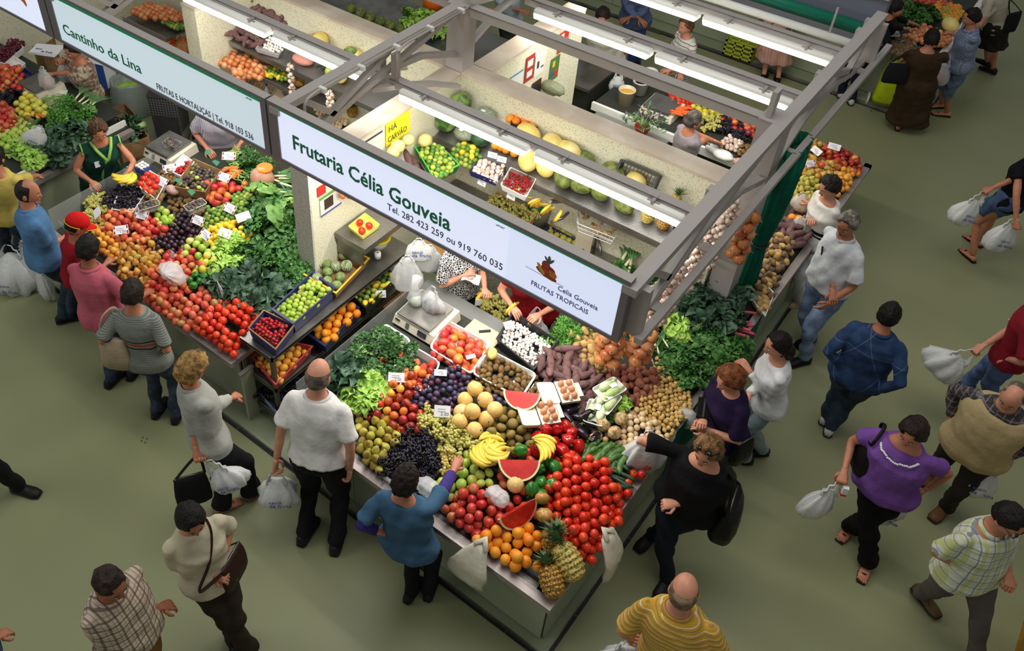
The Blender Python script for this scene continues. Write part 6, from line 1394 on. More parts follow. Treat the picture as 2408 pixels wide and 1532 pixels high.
def person(key, label, head, h, face, feet, hands=(None,None), skin=SKM, hair=((40,30,26),'short'), top=None, sleeve=0.5, bottom=None, legs='pants',
   shoes=((34,32,34),'shoe'), bw=1.0, belly=0.0, nod=12, turn=0, neck=0.97, hem=0.0, curls=(0.4,0.4), poles=(None,None), fem=False, flare=1.0, lean=0.55, z0=0.0, vol=1.0, tint=0, slim=1.0, vest=None, legcut=0.0, handdir=(None,None), collar=False):
 s = h/1.7
 Hw = P(head[0], head[1], z0+h-0.115*s); Fw = [P(a, b, z0+0.04) for a, b in feet]
 t2 = P(head[0]+face[0], head[1]+face[1], z0+h-0.115*s); hd = math.atan2(t2.y-Hw.y, t2.x-Hw.x)
 O = (Fw[0]+Fw[1])/2; O.z = z0; psi = hd-PI/2
 root = thing('person', label, 'person', O, psi)
 Mi = (Matrix.Translation(O) @ Matrix.Rotation(psi,4,'Z')).inverted(); L = lambda p: Mi @ Vector(p)
 Hc = L(Hw); A_ = [L(f) for f in Fw]
 for a in A_: a.z = 0.075*s
 Am = (A_[0]+A_[1])/2
 N = Hc + Vector((0, -0.040*s, -0.132*s)); pel = Vector((Am.x*(1-lean)+N.x*lean, Am.y*(1-lean)+N.y*lean-0.02, 0.515*h))
 k = 0.94 if fem else 1.0; W = bw*slim
 hip = [pel+Vector((x*0.088*s*bw, 0, -0.02*s)) for x in (-1,1)]
 kn = []
 for i in (0,1):
  kk, A_[i] = ik(hip[i], A_[i], 0.252*h, 0.240*h, Vector((0,1,0.1))); kn.append(kk)
 ax = Vector((1,0,0)); sp = (N-pel).normalized(); ay = sp.cross(ax).normalized()
 sh = [N + ax*(x*0.172*s*k*(0.7+0.3*bw)) - sp*0.088*s for x in (-1,1)]
 el, wr = [], []
 for i in (0,1):
  sd = (-1,1)[i]
  if hands[i] is None: tgt = sh[i]+Vector((sd*0.05*s+sd*0.05*(bw-1), 0.04*s, -0.295*h))
  else: tgt = L(P(hands[i][0], hands[i][1], z0+hands[i][2]))
  pole = poles[i] or Vector((sd*0.6, -0.6, -0.5))
  e, w_ = ik(sh[i], tgt, 0.172*h, 0.150*h, Vector(pole)); el.append(e); wr.append(w_)
 # --- torso profile: t, half width, half depth, forward offset
 TP = [(-0.02,0.085,0.075,0),(0.06,0.158,0.108,0),(0.18,0.168+0.01*fem,0.115+0.3*belly,0.35*belly),(0.36,0.148-0.006*fem,0.102+0.55*belly,0.6*belly),(0.55,0.158,0.112+0.3*belly,0.35*belly+0.012*fem),(0.72,0.168*k,0.116+0.012*fem,0.018*fem),(0.84,0.160*k,0.100,0),(0.92,0.122*k,0.080,0),(0.97,0.086,0.066,0),(1.0,0.066,0.058,0)]
 def trings(inf, t0, t1, n=20):
  out = []; ts = sorted(set([t0,t1]+[q[0] for q in TP if t0 < q[0] < t1]))
  for t in ts:
   for j in range(len(TP)-1):
    if TP[j][0] <= t <= TP[j+1][0] or j == len(TP)-2: break
   a, b = TP[j], TP[j+1]; u = max(0,min(1,(t-a[0])/(b[0]-a[0]))); w_, dd, yo = [a[q]+(b[q]-a[q])*u for q in (1,2,3)]
   f2 = inf+(0.034*(1-max(0,t)/0.4) if (inf > 0.012 and t < 0.4) else 0); wid = w_*s*(W if t < 0.8 else 1+(W-1)*0.5)+f2; dep = dd*s*(0.5+0.5*W)+f2; c = pel - Vector((0,0,0.085*s)) + (N-pel+Vector((0,0,0.085*s)))*t + ay*(-1)*0 + Vector((0,1,0))*(yo*s)
   out.append([c + ax*(math.copysign(abs(math.cos(q))**0.85, math.cos(q))*wid) + ay*(-math.sin(q)*dep) for q in [2*PI*m/n for m in range(n)]])
  return out
 skm = SK(skin)
 body = MB(); body.loft(trings(-0.016 if top else 0, -0.02, 0.90)+trings(-0.004,0.95,1.0)); body.tube([N-sp*0.05*s, N, N.lerp(Hc,0.45), Hc-Vector((0,0,0.02))], [0.07*s,0.062*s*k,0.056*s*k,0.052*s], 14)
 for i in (0,1):
  if legs != 'pants' or legcut: body.tube([hip[i]+Vector((0,0,0.03)), hip[i].lerp(kn[i],0.5), kn[i], kn[i].lerp(A_[i],0.3), A_[i]], [0.082*s*bw,0.072*s*bw,0.050*s,0.052*s,0.036*s], 10)
  else: body.tube([hip[i], kn[i], A_[i]], [0.07*s*bw,0.046*s,0.034*s], 8)
  body.ell(sh[i], 0.036*s, 10, 6)
  am = 0.78 if sleeve > 0.6 else 1.0
  body.tube([sh[i], sh[i].lerp(el[i],0.35), sh[i].lerp(el[i],0.7), el[i], el[i].lerp(wr[i],0.3), wr[i]], [0.030*s,0.038*s*am,0.043*s*am*(0.5+0.5*bw),0.037*s*am,0.037*s*am,0.025*s], 10)
 ext = MB()                                  # head and hands keep their finer surface inside the same body mesh
 HM = Matrix.Rotation(math.radians(turn),3,'Z') @ Matrix.Rotation(math.radians(-nod),3,'X')
 def hf(d):
  r = 1.0; r *= 1-0.20*ss(-d.z,0.25,1.0)*ss(abs(d.x),0.05,0.6)
  r += 0.24*math.exp(-((d.x/0.10)**2+((d.z+0.14)/0.13)**2))*(d.y>0)
  r -= 0.05*math.exp(-(((abs(d.x)-0.30)/0.13)**2+((d.z-0.04)/0.10)**2))*(d.y>0)
  r += 0.04*math.exp(-((d.x/0.3)**2+((d.z+0.50)/0.14)**2))*(d.y>0) + 0.05*math.exp(-((d.x/0.25)**2+((d.z+0.85)/0.18)**2))*(d.y>0.1)
  return r*(1-0.10*ss(-d.z,0.3,0.9)*ss(-d.y,0.0,0.5))
 hr = (0.076*s, 0.096*s, 0.118*s)
 ext.ell(Hc, hr, 28, 20, M=HM, fn=hf)
 for sx in (-1,1):
  ext.ell(Hc+HM@Vector((sx*0.077*s,-0.008*s,-0.008*s)), (0.010*s,0.020*s,0.032*s), 8, 6, M=HM)
 for i in (0,1):
  sd = (-1,1)[i]; d = (wr[i]-el[i]).normalized()
  if handdir[i]: d = (d*0.3+Vector(handdir[i])).normalized()
  nrm = Vector((-sd,0,0))-d*0.01 if abs(d.z) > 0.7 else Vector((-sd*0.3,0,-1))
  hand(ext, wr[i], d, nrm, s*1.04, 1 if (abs(d.z) > 0.7) == (sd > 0) else -1, curls[i])
 JOBS.append((body, 0.017*s, 4, 'body', [skm], root, ext, 0.0))
 # face
 def hp(x, y, z): return Hc + HM @ Vector((x*s, y*s, z*s))
 for sx in (-1,1):
  mb = MB(); mb.ell(hp(sx*0.029,0.083,0.006), (0.012*s,0.008*s,0.008*s), 8, 6, 0, M=HM); mb.ell(hp(sx*0.029,0.0895,0.005), (0.0055*s,0.003*s,0.0055*s), 7, 5, 1, M=HM); mb.build('eye', [EYEW, EYED], root, True)
  mb = MB(); mb.tube([hp(sx*0.014,0.094,0.024),hp(sx*0.030,0.091,0.029),hp(sx*0.046,0.080,0.023)], [0.002*s,0.0035*s,0.002*s], 5); mb.build('eyebrow', BROW, root)
 mb = MB(); mb.ell(hp(0,0.090,-0.060), (0.021*s,0.008*s,0.007*s), 10, 6, M=HM); mb.build('lips', LIPM, root, True)
 if hair:
  hm, st = HAIR(hair[0]), hair[1]
  mb = MB(); mb.ell(hp(0,-0.006,0.008), (0.078*s,0.097*s,0.114*s), 46, 32, M=HM, fn=hairfn(st, len(PPL)+1, vol))
  if st == 'long':
   mb.tube([hp(0,-0.05,0.0),hp(0,-0.09,-0.08),hp(0.01,-0.10,-0.16),hp(0.02,-0.08,-0.21)],[0.085*s,0.078*s,0.060*s,0.02*s],14,fl=0.75)
  mb.build('hair', hm, root, True)
 # --- top garment
 if top:
  g = MB(); g.loft(trings(0.014, hem, neck))
  for i in (0,1):
   if sleeve > 0:
    g.ell(sh[i]-ax*((-1,1)[i]*0.012*s), (0.052*s,0.054*s,0.046*s), 12, 7)
    f = sleeve*2
    if f <= 1: p = [sh[i], sh[i].lerp(el[i],f*0.5), sh[i].lerp(el[i],f)]; r = [0.050*s,0.058*s*(0.6+0.4*bw),0.067*s*(0.6+0.4*bw)]
    else: p = [sh[i], sh[i].lerp(el[i],0.55), el[i], el[i].lerp(wr[i],0.5*min(1,f-1)), el[i].lerp(wr[i],min(1,f-1))]; r = [0.050*s,0.053*s*(0.6+0.4*bw),0.049*s,0.045*s,0.040*s]
    g.tube(p, r, 12)
   else: g.ell(sh[i]-ax*((-1,1)[i]*0.03*s), (0.045*s,0.06*s,0.045*s), 10, 6)
  JOBS.append((g, 0.0135*s, 3, 'top_garment', [top], root, None, 0.0065))
 if collar:
  for (r_, z_, n_) in ((0.074,0.012,'collar'),):
   mb = MB(); c = N + Vector((0,0.004*s,-0.018*s)); rows = []
   for (dr, dz_) in ((0.0,0.020),(0.006,0.026),(0.020,-0.004),(0.016,-0.008)):
    rows.append([c + Vector((math.cos(q)*(r_+dr)*s, math.sin(q)*(r_+dr)*0.92*s, (dz_-0.022*max(0,math.sin(q)))*s)) for q in [PI/2+0.22+(2*PI-0.44)*m/20 for m in range(21)]])
   mb.loft(rows, close=False, cap=False); mb.build('collar', top, root, True)
 if vest:
  g = MB(); g.loft(trings(0.040, 0.04, 0.93)); JOBS.append((g, 0.0135*s, 3, 'vest', [vest], root, None, 0.004))
 # --- bottom garment
 if bottom:
  g = MB()
  if legs == 'skirt':
   r = trings(0.016, 0.14, 0.36, 20); base = pel+Vector((0,0,-0.02))
   zk = (kn[0].z+kn[1].z)/2-0.02-legcut; km = (kn[0]+kn[1])/2 if not legcut else ((kn[0]+kn[1])/2).lerp(Am, min(1,legcut/0.4))
   lo = []
   for q, (w_, d_) in ((0.0,(0.21*flare,0.17*flare)),(0.5,(0.195,0.15))):
    c = km.lerp(base,q); z = zk*(1-q)+base.z*q
    lo.append([Vector((c.x,c.y,z))+Vector((math.cos(a)*w_*s*bw*(1+0.05*math.sin(9*a)), -math.sin(a)*d_*s*bw*(1+0.05*math.sin(9*a)),0)) for a in [2*PI*m/20 for m in range(20)]])
   g.loft(lo+r); nm = 'skirt'
  else:
   nm = 'shorts' if legcut else 'trousers'
   g.loft(trings(0.006, -0.02, 0.26))
   for i in (0,1):
    hp_ = hip[i]+Vector((0,0,0.03)); a = A_[i]+Vector((0,0,0.0))
    if legcut: e = kn[i].lerp(a, max(0, 1-legcut)); p = [hp_, hip[i].lerp(kn[i],0.5), kn[i], e]; r = [0.092*s*bw,0.086*s*bw,0.074*s,0.072*s]
    else: p = [hp_, hip[i].lerp(kn[i],0.5), kn[i], kn[i].lerp(a,0.5), a+Vector((0,0,-0.01*s))]; r = [0.078*s*bw,0.078*s*bw,0.064*s*(0.5+0.5*bw),0.060*s*(0.4+0.6*flare),0.062*s*flare]
    g.tube(p, r, 12)
  JOBS.append((g, 0.0145*s, 3, nm, [bottom], root, None, 0.010))
 # --- shoes
 sm = cl(shoes[0], 'leather_%d_%d_%d' % shoes[0], 0.45)
 for i in (0,1):
  a = A_[i]; yaw = (0.12,-0.12)[i]; fd = Vector((math.sin(-yaw)*-1, math.cos(yaw), 0)); sd = Vector((fd.y,-fd.x,0)); zf = a.z-0.075*s
  def fr(u, w_, ht, z=0.0): return [a + fd*(u*s) + sd*(w_*s*math.cos(q)) + Vector((0,0,-0.073*s+z+(ht*s*0.5)*(1+math.sin(q)) )) for q in [2*PI*m/10 for m in range(10)]]
  if shoes[1] == 'sandal':
   ft = MB(); ft.loft([fr(-0.055,0.026,0.05,0.012),fr(-0.02,0.034,0.062,0.012),fr(0.05,0.040,0.045,0.012),fr(0.115,0.045,0.028,0.012),fr(0.15,0.036,0.020,0.012)])
   for tt in range(5): ft.tube([a+fd*(0.14*s)+sd*((-0.030+tt*0.015)*s*(1 if i else -1))+Vector((0,0,-0.05*s)), a+fd*((0.175-abs(tt-1)*0.006)*s)+sd*((-0.032+tt*0.016)*s*(1 if i else -1))+Vector((0,0,-0.055*s))],[0.010*s,0.007*s],6)
   ft.build('foot', skm, root, True)
   mb = MB(); mb.loft([fr(-0.07,0.030,0.014),fr(0.0,0.036,0.012),fr(0.10,0.046,0.012),fr(0.18,0.034,0.012)]); mb.tube([a+fd*0.09*s-sd*0.046*s+Vector((0,0,-0.06*s)),a+fd*0.11*s+Vector((0,0,-0.02*s)),a+fd*0.09*s+sd*0.046*s+Vector((0,0,-0.06*s))],0.006,5); mb.build('sandal', sm, root, True)
  else:
   mb = MB(); mb.loft([fr(-0.075,0.026,0.06,0.01),fr(-0.05,0.040,0.085,0.01),fr(0.0,0.042,0.095,0.01),fr(0.06,0.045,0.065,0.01),fr(0.13,0.050,0.045,0.01),fr(0.18,0.036,0.035,0.01)]); mb.build('shoe', sm, root, True)
   mb = MB(); mb.loft([fr(-0.078,0.028,0.016),fr(-0.05,0.043,0.016),fr(0.05,0.046,0.014),fr(0.13,0.053,0.014),fr(0.185,0.038,0.014)]); mb.build('sole', SOLE, root)
 M = root.matrix_basis.copy(); MW = Matrix.Translation(O) @ Matrix.Rotation(psi,4,'Z')
 R_ = dict(root=root, M=MW, N=N, Hc=Hc, HM=HM, sh=sh, el=el, wr=wr, pel=pel, s=s, psi=psi, hand=[MW@(wr[i]+((wr[i]-el[i]).normalized() if not handdir[i] else Vector(handdir[i]).normalized())*0.07*s) for i in (0,1)], trings=trings)
 PPL[key] = R_; return R_
def dress_part(key, name, mb, m, smooth=True): return mb.build(name, m, PPL[key]['root'], smooth)
def flush():
 tmp = []
 for (mb, vx, it, nm, ms, root, ext, amp) in JOBS:
  me = mb.mesh('tmp', ms[0]); o = bpy.data.objects.new('tmp', me); C.objects.link(o)
  r = o.modifiers.new('r','REMESH'); r.mode = 'VOXEL'; r.voxel_size = vx; r.use_smooth_shade = True
  q = o.modifiers.new('s','SMOOTH'); q.iterations = it; q.factor = 0.6
  tmp.append(o)
 dg = bpy.context.evaluated_depsgraph_get()
 for o, (mb, vx, it, nm, ms, root, ext, amp) in zip(tmp, JOBS):
  me = bpy.data.meshes.new_from_object(o.evaluated_get(dg)); n = len(me.vertices)
  co = np.empty(n*3); me.vertices.foreach_get('co', co); co = co.reshape(-1,3)
  if amp:
   nr = np.empty(n*3); me.vertices.foreach_get('normal', nr); nr = nr.reshape(-1,3); rs = np.random.RandomState(len(co) % 997)
   w = np.zeros(n)
   for q in range(7):
    d = rs.normal(size=3)*np.array([1,1,0.7]); d /= np.linalg.norm(d); f = rs.uniform(18,55)
    wob = np.sin(co @ rs.normal(size=3)*7+q)
    w += np.sin(co @ d*f + 1.6*wob + rs.uniform(0,6))
   w = np.sign(w)*np.abs(w)**0.8
   co = co + nr*(w[:,None]*amp*0.42)
   me.vertices.foreach_set('co', co.ravel()); me.update()
  if ext:
   vs = [tuple(v) for v in co] + list(ext.v); fs = [tuple(p.vertices) for p in me.polygons] + [tuple(i+n for i in f) for f in ext.f]
   m2 = bpy.data.meshes.new(nm); m2.from_pydata(vs, [], fs); m2.update(); bpy.data.meshes.remove(me); me = m2
  me.materials.clear(); me.materials.append(ms[0]); me.polygons.foreach_set('use_smooth', [True]*len(me.polygons)); me.name = nm
  ob = bpy.data.objects.new(nm, me); C.objects.link(ob); ob.parent = root
  old = o.data; bpy.data.objects.remove(o); bpy.data.meshes.remove(old)
 JOBS.clear()
# ---- bags
def carrier(label, top, w=0.24, h=0.30, m=None, rz=0.0, tilt=(0,0), full=1.0, seed=1, ink=True, group=None, depth=0.6, handle=0.13, content=None):
 """knotted or held thin carrier bag hanging from the point top"""
 t = thing('carrier_bag', label, 'bag', top, rz); t.rotation_euler = (tilt[0], tilt[1], rz); m = m or BAGM; w *= 1.18; h *= 1.18
 mb = MB(); rings = []; n = 36; rs = random.Random(seed); v = Vector((seed*3.7, 0, 0))
 prof = [(0.0,0.16,0.10),(0.10,0.40,0.30),(0.28,0.74,0.66),(0.5,0.97,0.95),(0.72,1.0,1.0),(0.88,0.88,0.90),(0.97,0.62,0.6),(1.0,0.25,0.25)]
 for (u, a, b) in prof:
  z = -handle - u*h; row = []; kk = 1.0
  for k in range(n):
   q = 2*PI*k/n; x = math.cos(q)*a*w/2; y = math.sin(q)*b*w/2*depth*full
   f = 1+0.30*noise_(Vector((math.cos(q)*2.2, math.sin(q)*2.2, u*2.5))+v)+0.22*noise_(Vector((math.cos(q)*6, math.sin(q)*6, u*1.2))+v)+0.09*math.sin(9*q+seed+3*u)*(1-u)
   row.append(Vector((x*f, y*f, z+0.02*noise_(Vector((x*9,y*9,seed))))))
  rings.append(row)
 rings.reverse(); mb.loft(rings); mb.build('bag_body', m, t, True)
 for sx in (-1,1):
  mb = MB(); pts = []
  for k in range(7):
   u = k/6; pts.append((sx*w*0.20*math.sin(PI*u*0.5+0.1)*(1 if u<1 else 1), (0.012 if k%2 else -0.008), -u*(handle+0.05)))
  mb.tube(pts, [0.008,0.011,0.014,0.018,0.024,0.030,0.034], 8, fl=0.35); mb.build('handle', m, t, True)
 if content:
  mb = MB(); mb.ell((0,0,-handle-h*0.72),(w*0.36,w*0.36*depth*full,h*0.22),12,8,fn=lambda d: 1+0.15*noise_(d*3)); mb.build('contents', content, t, True)
 if ink:
  for q in (0,1):
   text_on(('saco','da fruta')[q], 0.055, (-0.06, -w/2*depth*full*1.14, -handle-h*(0.5+0.17*q)), mat('blue_print',(70,84,150),0.6), t, 'printed_text', rot=(PI/2,0,0), ext=0.001)
 return t
def handbag(label, pos, w, h, d, m, rz=0, rx=0, strap=None, name='handbag', seed=2, ry=0):
 t = thing(name, label, 'bag', pos); t.rotation_euler = (rx, ry, rz); mb = MB(); v = Vector((seed,0,0)); n = 20
 rows = []
 for (z, a, b) in ((-1,0.80,0.55),(-0.9,0.98,0.95),(-0.3,1.0,1.0),(0.4,0.92,0.8),(0.85,0.86,0.45),(1.0,0.82,0.22)):
  rows.append([Vector((math.copysign(abs(math.cos(q))**0.55,math.cos(q))*a*w/2, math.copysign(abs(math.sin(q))**0.7,math.sin(q))*b*d/2, z*h/2))*(1+0.05*noise_(Vector((math.cos(q)*3,math.sin(q)*3,z*2))+v)) for q in [2*PI*k/n for k in range(n)]])
 mb.loft(rows); mb.build('bag_body', m, t, True)
 mb = MB(); mb.tube([(-w*0.40,0,h*0.5),(0,0,h*0.515),(w*0.40,0,h*0.5)],0.006,6); mb.build('zip_edge', STEEL, t, True)
 if strap:
  iv = (Matrix.Translation(Vector(pos)) @ t.rotation_euler.to_matrix().to_4x4()).inverted()
  mb = MB(); pts = [Vector((-w*0.42,0,h*0.45))]+[iv@Vector(q) for q in strap]+[Vector((w*0.42,0,h*0.45))]
  # smooth the strap
  sm_ = []
  for i in range(len(pts)-1):
   for u in range(5):
    p0 = pts[max(i-1,0)]; p1 = pts[i]; p2 = pts[i+1]; p3 = pts[min(i+2,len(pts)-1)]; x = u/5
    sm_.append(0.5*((2*p1)+(p2-p0)*x+(2*p0-5*p1+4*p2-p3)*x*x+(3*p1-p0-3*p2+p3)*x**3))
  sm_.append(pts[-1]); mb.tube(sm_, 0.014, 6, fl=0.35); mb.build('strap', m, t, True)
 return t
# ================================================================ the cast
DJ = cl((46,58,96),'denim_blue'); DJL = cl((110,132,170),'denim_pale',c2=(136,154,184),ns=12); DK = cl((24,24,28),'black_cloth'); DKJ = cl((44,52,66),'denim_dark',c2=(58,70,88),ns=10)
WHT = cl((232,230,226),'white_cotton');
def W2(key, i): return PPL[key]['M'] @ PPL[key][i] if not isinstance(PPL[key][i], list) else None
# 1 bald man in white shirt
person('white','bald man in white short sleeved shirt and black trousers, back turned, holding a carrier bag',(748,884),1.86,(30,-60),[(716,1262),(790,1283)],
  ((645,1105,0.86),(822,1108,0.92)), SKL, ((120,104,92),'bald'), WHT, 0.36, DK, bw=1.18, belly=0.03, collar=True, nod=16, hem=0.17, curls=(1.0,0.9), lean=0.62)
carrier('white carrier bag hanging from the bald man in white', PPL['white']['hand'][0], 0.27, 0.24, rz=math.radians(40), seed=2, depth=0.7)
# 2 blonde woman
person('blonde','blonde wavy haired woman in pale grey blouse and black trousers beside the rack',(452,868),1.72,(85,-40),[(520,1195),(592,1160)],
  ((468,1092,0.86),(562,930,0.95)), SKM, ((186,144,84),'wavy'), cl((176,176,170),'grey_blouse'), 0.80, DK, bw=1.08, collar=True, nod=28, fem=True, flare=1.35, hem=-0.02, shoes=((150,120,100),'sandal'), curls=(1.0,0.6), lean=0.5, vol=1.05)
h_ = PPL['blonde']['hand'][0]
handbag('black soft tote hanging from the blonde woman’s left hand', h_+Vector((-0.02,-0.10,-0.30)), 0.28, 0.32, 0.12, DK, rz=math.radians(60), strap=[h_+Vector((-0.02,0,0.0))], name='tote_bag')
carrier('white carrier bag beside the black tote of the blonde woman', h_+Vector((0.06,0.03,0)), 0.26, 0.22, rz=math.radians(38), tilt=(0.0,-0.5), seed=5)
# 3 stripe topped woman
STR = cl((112,118,112),'fine_stripes',stripes=[((0,0,1),0.018,0.4,0,(150,152,144),0.8),((0,0,1),0.70,0.02,0.47,(30,30,34),1.0),((0,0,1),0.70,0.03,0.42,(190,50,40),0.9),((0,0,1),0.70,0.015,0.36,(30,30,34),1.0)])
person('stripe','dark haired woman in finely striped top with red bands, beige bag on shoulder',(312,693),1.66,(40,-70),[(370,968),(414,980)],
  ((300,800,0.98),(380,822,0.92)), SKM, ((44,32,28),'short'), STR, 0.42, DKJ, bw=1.12, nod=22, fem=True, hem=0.02, curls=(0.6,0.6), vol=1.25)
sh_ = PPL['stripe']['M'] @ PPL['stripe']['sh'][0]
handbag('beige leather bag with two handles on the shoulder of the stripe topped woman', P(272,828,0.98), 0.26, 0.34, 0.14, cl((178,160,132),'beige_leather',0.6), rz=math.radians(30), strap=[sh_+Vector((-0.06,-0.10,0.0)), sh_+Vector((0.0,0.0,0.075)), sh_+Vector((0.05,0.0,-0.1))])
# 4 pink shirt
person('pink','dark haired man in a pink polo shirt, back to the camera, at the left stall',(207,588),1.74,(50,-50),[(262,897),(312,878)],
  ((300,690,1.0),(345,690,1.02)), SKD, ((30,22,22),'short'), cl((196,98,116),'pink_polo'), 0.42, DKJ, bw=1.12, belly=0.02, collar=True, nod=24, hem=0.02, vol=1.1)
# 5 red cap
person('redcap','person in a red T-shirt and red cap with yellow edging, bending over the fruit',(180,532),1.62,(75,-25),[(165,745),(205,735)],
  ((215,660,0.98),(250,620,1.0)), SKD, ((34,26,24),'crop'), cl((150,20,34),'red_tshirt'), 0.42, DKJ, bw=1.05, nod=30, hem=0.04, lean=0.6)
q = PPL['redcap']; Hc, HM, s = q['Hc'], q['HM'], q['s']; CAPR = cl((206,22,26),'red_cap'); CAPY = cl((232,180,40),'yellow_trim')
mb = MB(); mb.ell(Hc+HM@Vector((0,-0.005,0.045)), (0.092,0.108,0.090), 20, 12, M=HM, fn=lambda d: 1.0 if d.z > -0.1 else 0.85); dress_part('redcap','cap',mb,CAPR)
mb = MB(); vs = []; fs = []
for k in range(13):
 a = PI*(0.12+0.76*k/12)
 for (rx, ry, z) in ((0.088,0.10,0.03),(0.084,0.185,0.012)): vs.append(Hc+HM@Vector((math.cos(a)*rx, math.sin(a)*ry, z)))
for k in range(12): fs.append((2*k,2*k+1,2*k+3,2*k+2))
vs += [v-Vector((0,0,0.006)) for v in vs]; n = 26; fs += [(n+a,n+d,n+c,n+b) for a,b,c,d in fs]
for k in range(12): fs.append((2*k+1,n+2*k+1,n+2*k+3,2*k+3))
mb.add(vs, fs); dress_part('redcap','cap_brim',mb,CAPR)
mb = MB(); mb.tube([Hc+HM@Vector((math.cos(a)*0.084, math.sin(a)*0.186, 0.010)) for a in [PI*(0.12+0.76*k/12) for k in range(13)]], 0.005, 6); mb.tube([Hc+HM@Vector((math.cos(a)*0.094, math.sin(a)*0.108-0.005, 0.028)) for a in [PI*(1+k/12) for k in range(13)]], 0.005, 6); dress_part('redcap','yellow_edging',mb,CAPY)
# 6 blue polo
person('bluepolo','balding dark haired man in light blue polo shirt at the left stall',(66,452),1.78,(70,-20),[(150,750),(172,735)],
  ((118,585,0.98),(150,560,1.02)), SKM, ((44,36,34),'balding'), cl((86,130,176),'blue_polo'), 0.42, DKJ, bw=1.15, belly=0.02, collar=True, nod=14, turn=-25, hem=-0.02, flare=1.0)
# 7 yellow shirt far left
person('yellow','man in plain yellow T-shirt leaning on the far left stall, partly cut off',(-12,372),1.74,(50,-60),[(20,600),(55,610)],
  ((60,470,0.95),(110,408,0.90)), SKM, ((30,24,24),'short'), cl((206,184,96),'yellow_tshirt'), 0.42, DKJ, bw=1.15, nod=20, hem=0.0)
# bags at left edge
carrier('white carrier bag standing on the floor at the left edge of the photo', P(15,575,0.55), 0.42, 0.40, seed=7, rz=0.6, depth=0.9)
carrier('thin grey carrier bag behind the white one at the left edge', P(50,565,0.60), 0.30, 0.44, m=BAGT, seed=9, ink=False)
carrier('narrow white carrier bag hanging beside the blue polo man', P(85,610,0.55), 0.18, 0.36, seed=10, ink=False)
t = thing('trainer_shoe','pinkish trainer shoe of someone cut off at the left edge','shoe',P(32,668,0.0),math.radians(20))
mb = MB(); mb.loft([[Vector((x, y*w_*math.cos(a)/abs(y) if 0 else w_*math.cos(a), 0.012+ht*0.5*(1+math.sin(a)))) for a in [2*PI*k/10 for k in range(10)]] for x,y,w_,ht in ((-0.12,1,0.03,0.07),(-0.08,1,0.042,0.10),(0.0,1,0.045,0.09),(0.09,1,0.05,0.05),(0.15,1,0.03,0.035))]); mb.build('upper', cl((176,120,112),'pink_leather'), t, True)
mb = MB(); mb.box(-0.12,0.14,-0.045,0.045,0,0.02); mb.build('sole', WHITEP, t)
# 8 blue topped woman reaching
person('reach','dark haired woman in a loose blue top reaching into the grapes',(953,1133),1.60,(40,-75),[(965,1398),(1010,1392)],
  ((915,1260,0.92),(1072,1098,1.13)), SKM, ((40,28,26),'curly'), cl((62,96,126),'blue_cotton'), 0.42, DK, bw=1.22, nod=18, fem=True, hem=-0.02, curls=(0.6,0.35), vol=0.9, poles=(None,(0.8,-0.2,-0.5)), handdir=(None,(0,0.8,0.2)))
q = PPL['reach']; mb = MB(); a, b = q['el'][1], q['wr'][1]; c = q['sh'][1]; mb.tube([c.lerp(a,0.75), a, a.lerp(b,0.75)], [0.055,0.050,0.040], 12); dress_part('reach','undershirt_sleeve',mb,cl((66,52,130),'violet_cotton'))
mb = MB(); a, b = q['el'][0], q['wr'][0]; c = q['sh'][0]; mb.tube([c.lerp(a,0.75), a, a.lerp(b,0.5)], [0.055,0.050,0.040], 12); dress_part('reach','undershirt_sleeve',mb,cl((66,52,130),'violet_cotton'))
# 9 cream tee woman
CRM = cl((204,194,168),'cream_tshirt')
person('cream','woman with short black hair in a cream T-shirt walking with a brown cross-body bag',(448,1222),1.68,(45,80),[(545,1500),(590,1535)],
  ((520,1330,1.02),(503,1352,1.0)), SKM, ((26,22,20),'short'), CRM, 0.42, cl((48,40,30),'brown_trousers'), bw=1.05, nod=26, fem=True, hem=0.02, flare=1.2, curls=(0.7,0.7), vol=1.25, lean=0.65)
q = PPL['cream']; MW = q['M']; st = [MW@(q['N']+Vector((-0.10,0.06,-0.02))), MW@(q['N'].lerp(q['pel'],0.35)+Vector((-0.01,0.155,0))), MW@(q['N'].lerp(q['pel'],0.75)+Vector((0.12,0.16,0)))]
handbag('dark brown cross-body bag of the woman in the cream T-shirt', P(548,1335,0.90), 0.30, 0.28, 0.09, cl((52,30,24),'brown_leather',0.6), rz=math.radians(110), strap=[st[2],st[1],st[0],MW@(q['N']+Vector((-0.05,-0.12,-0.05))),MW@(q['N'].lerp(q['pel'],0.6)+Vector((0.16,-0.06,0)))])
# 10 plaid man bottom left
PLD = cl((212,196,178),'brown_plaid',stripes=[((1,0,0),0.055,0.22,0,(96,78,66),0.75),((0,0,1),0.055,0.22,0,(96,78,66),0.75),((1,0,0),0.055,0.1,0.5,(150,110,80),0.6),((0,0,1),0.055,0.1,0.5,(150,110,80),0.6)])
person('plaid','man with cropped dark hair in cream and brown plaid shirt, lower left corner',(258,1372),1.78,(75,55),[(330,1640),(395,1600)],
  ((250,1560,0.92),(395,1425,1.0)), SKD, ((58,42,34),'crop'), PLD, 0.42, cl((120,88,44),'tan_trousers'), bw=1.2, belly=0.05, collar=True, nod=22, hem=0.0, lean=0.6)
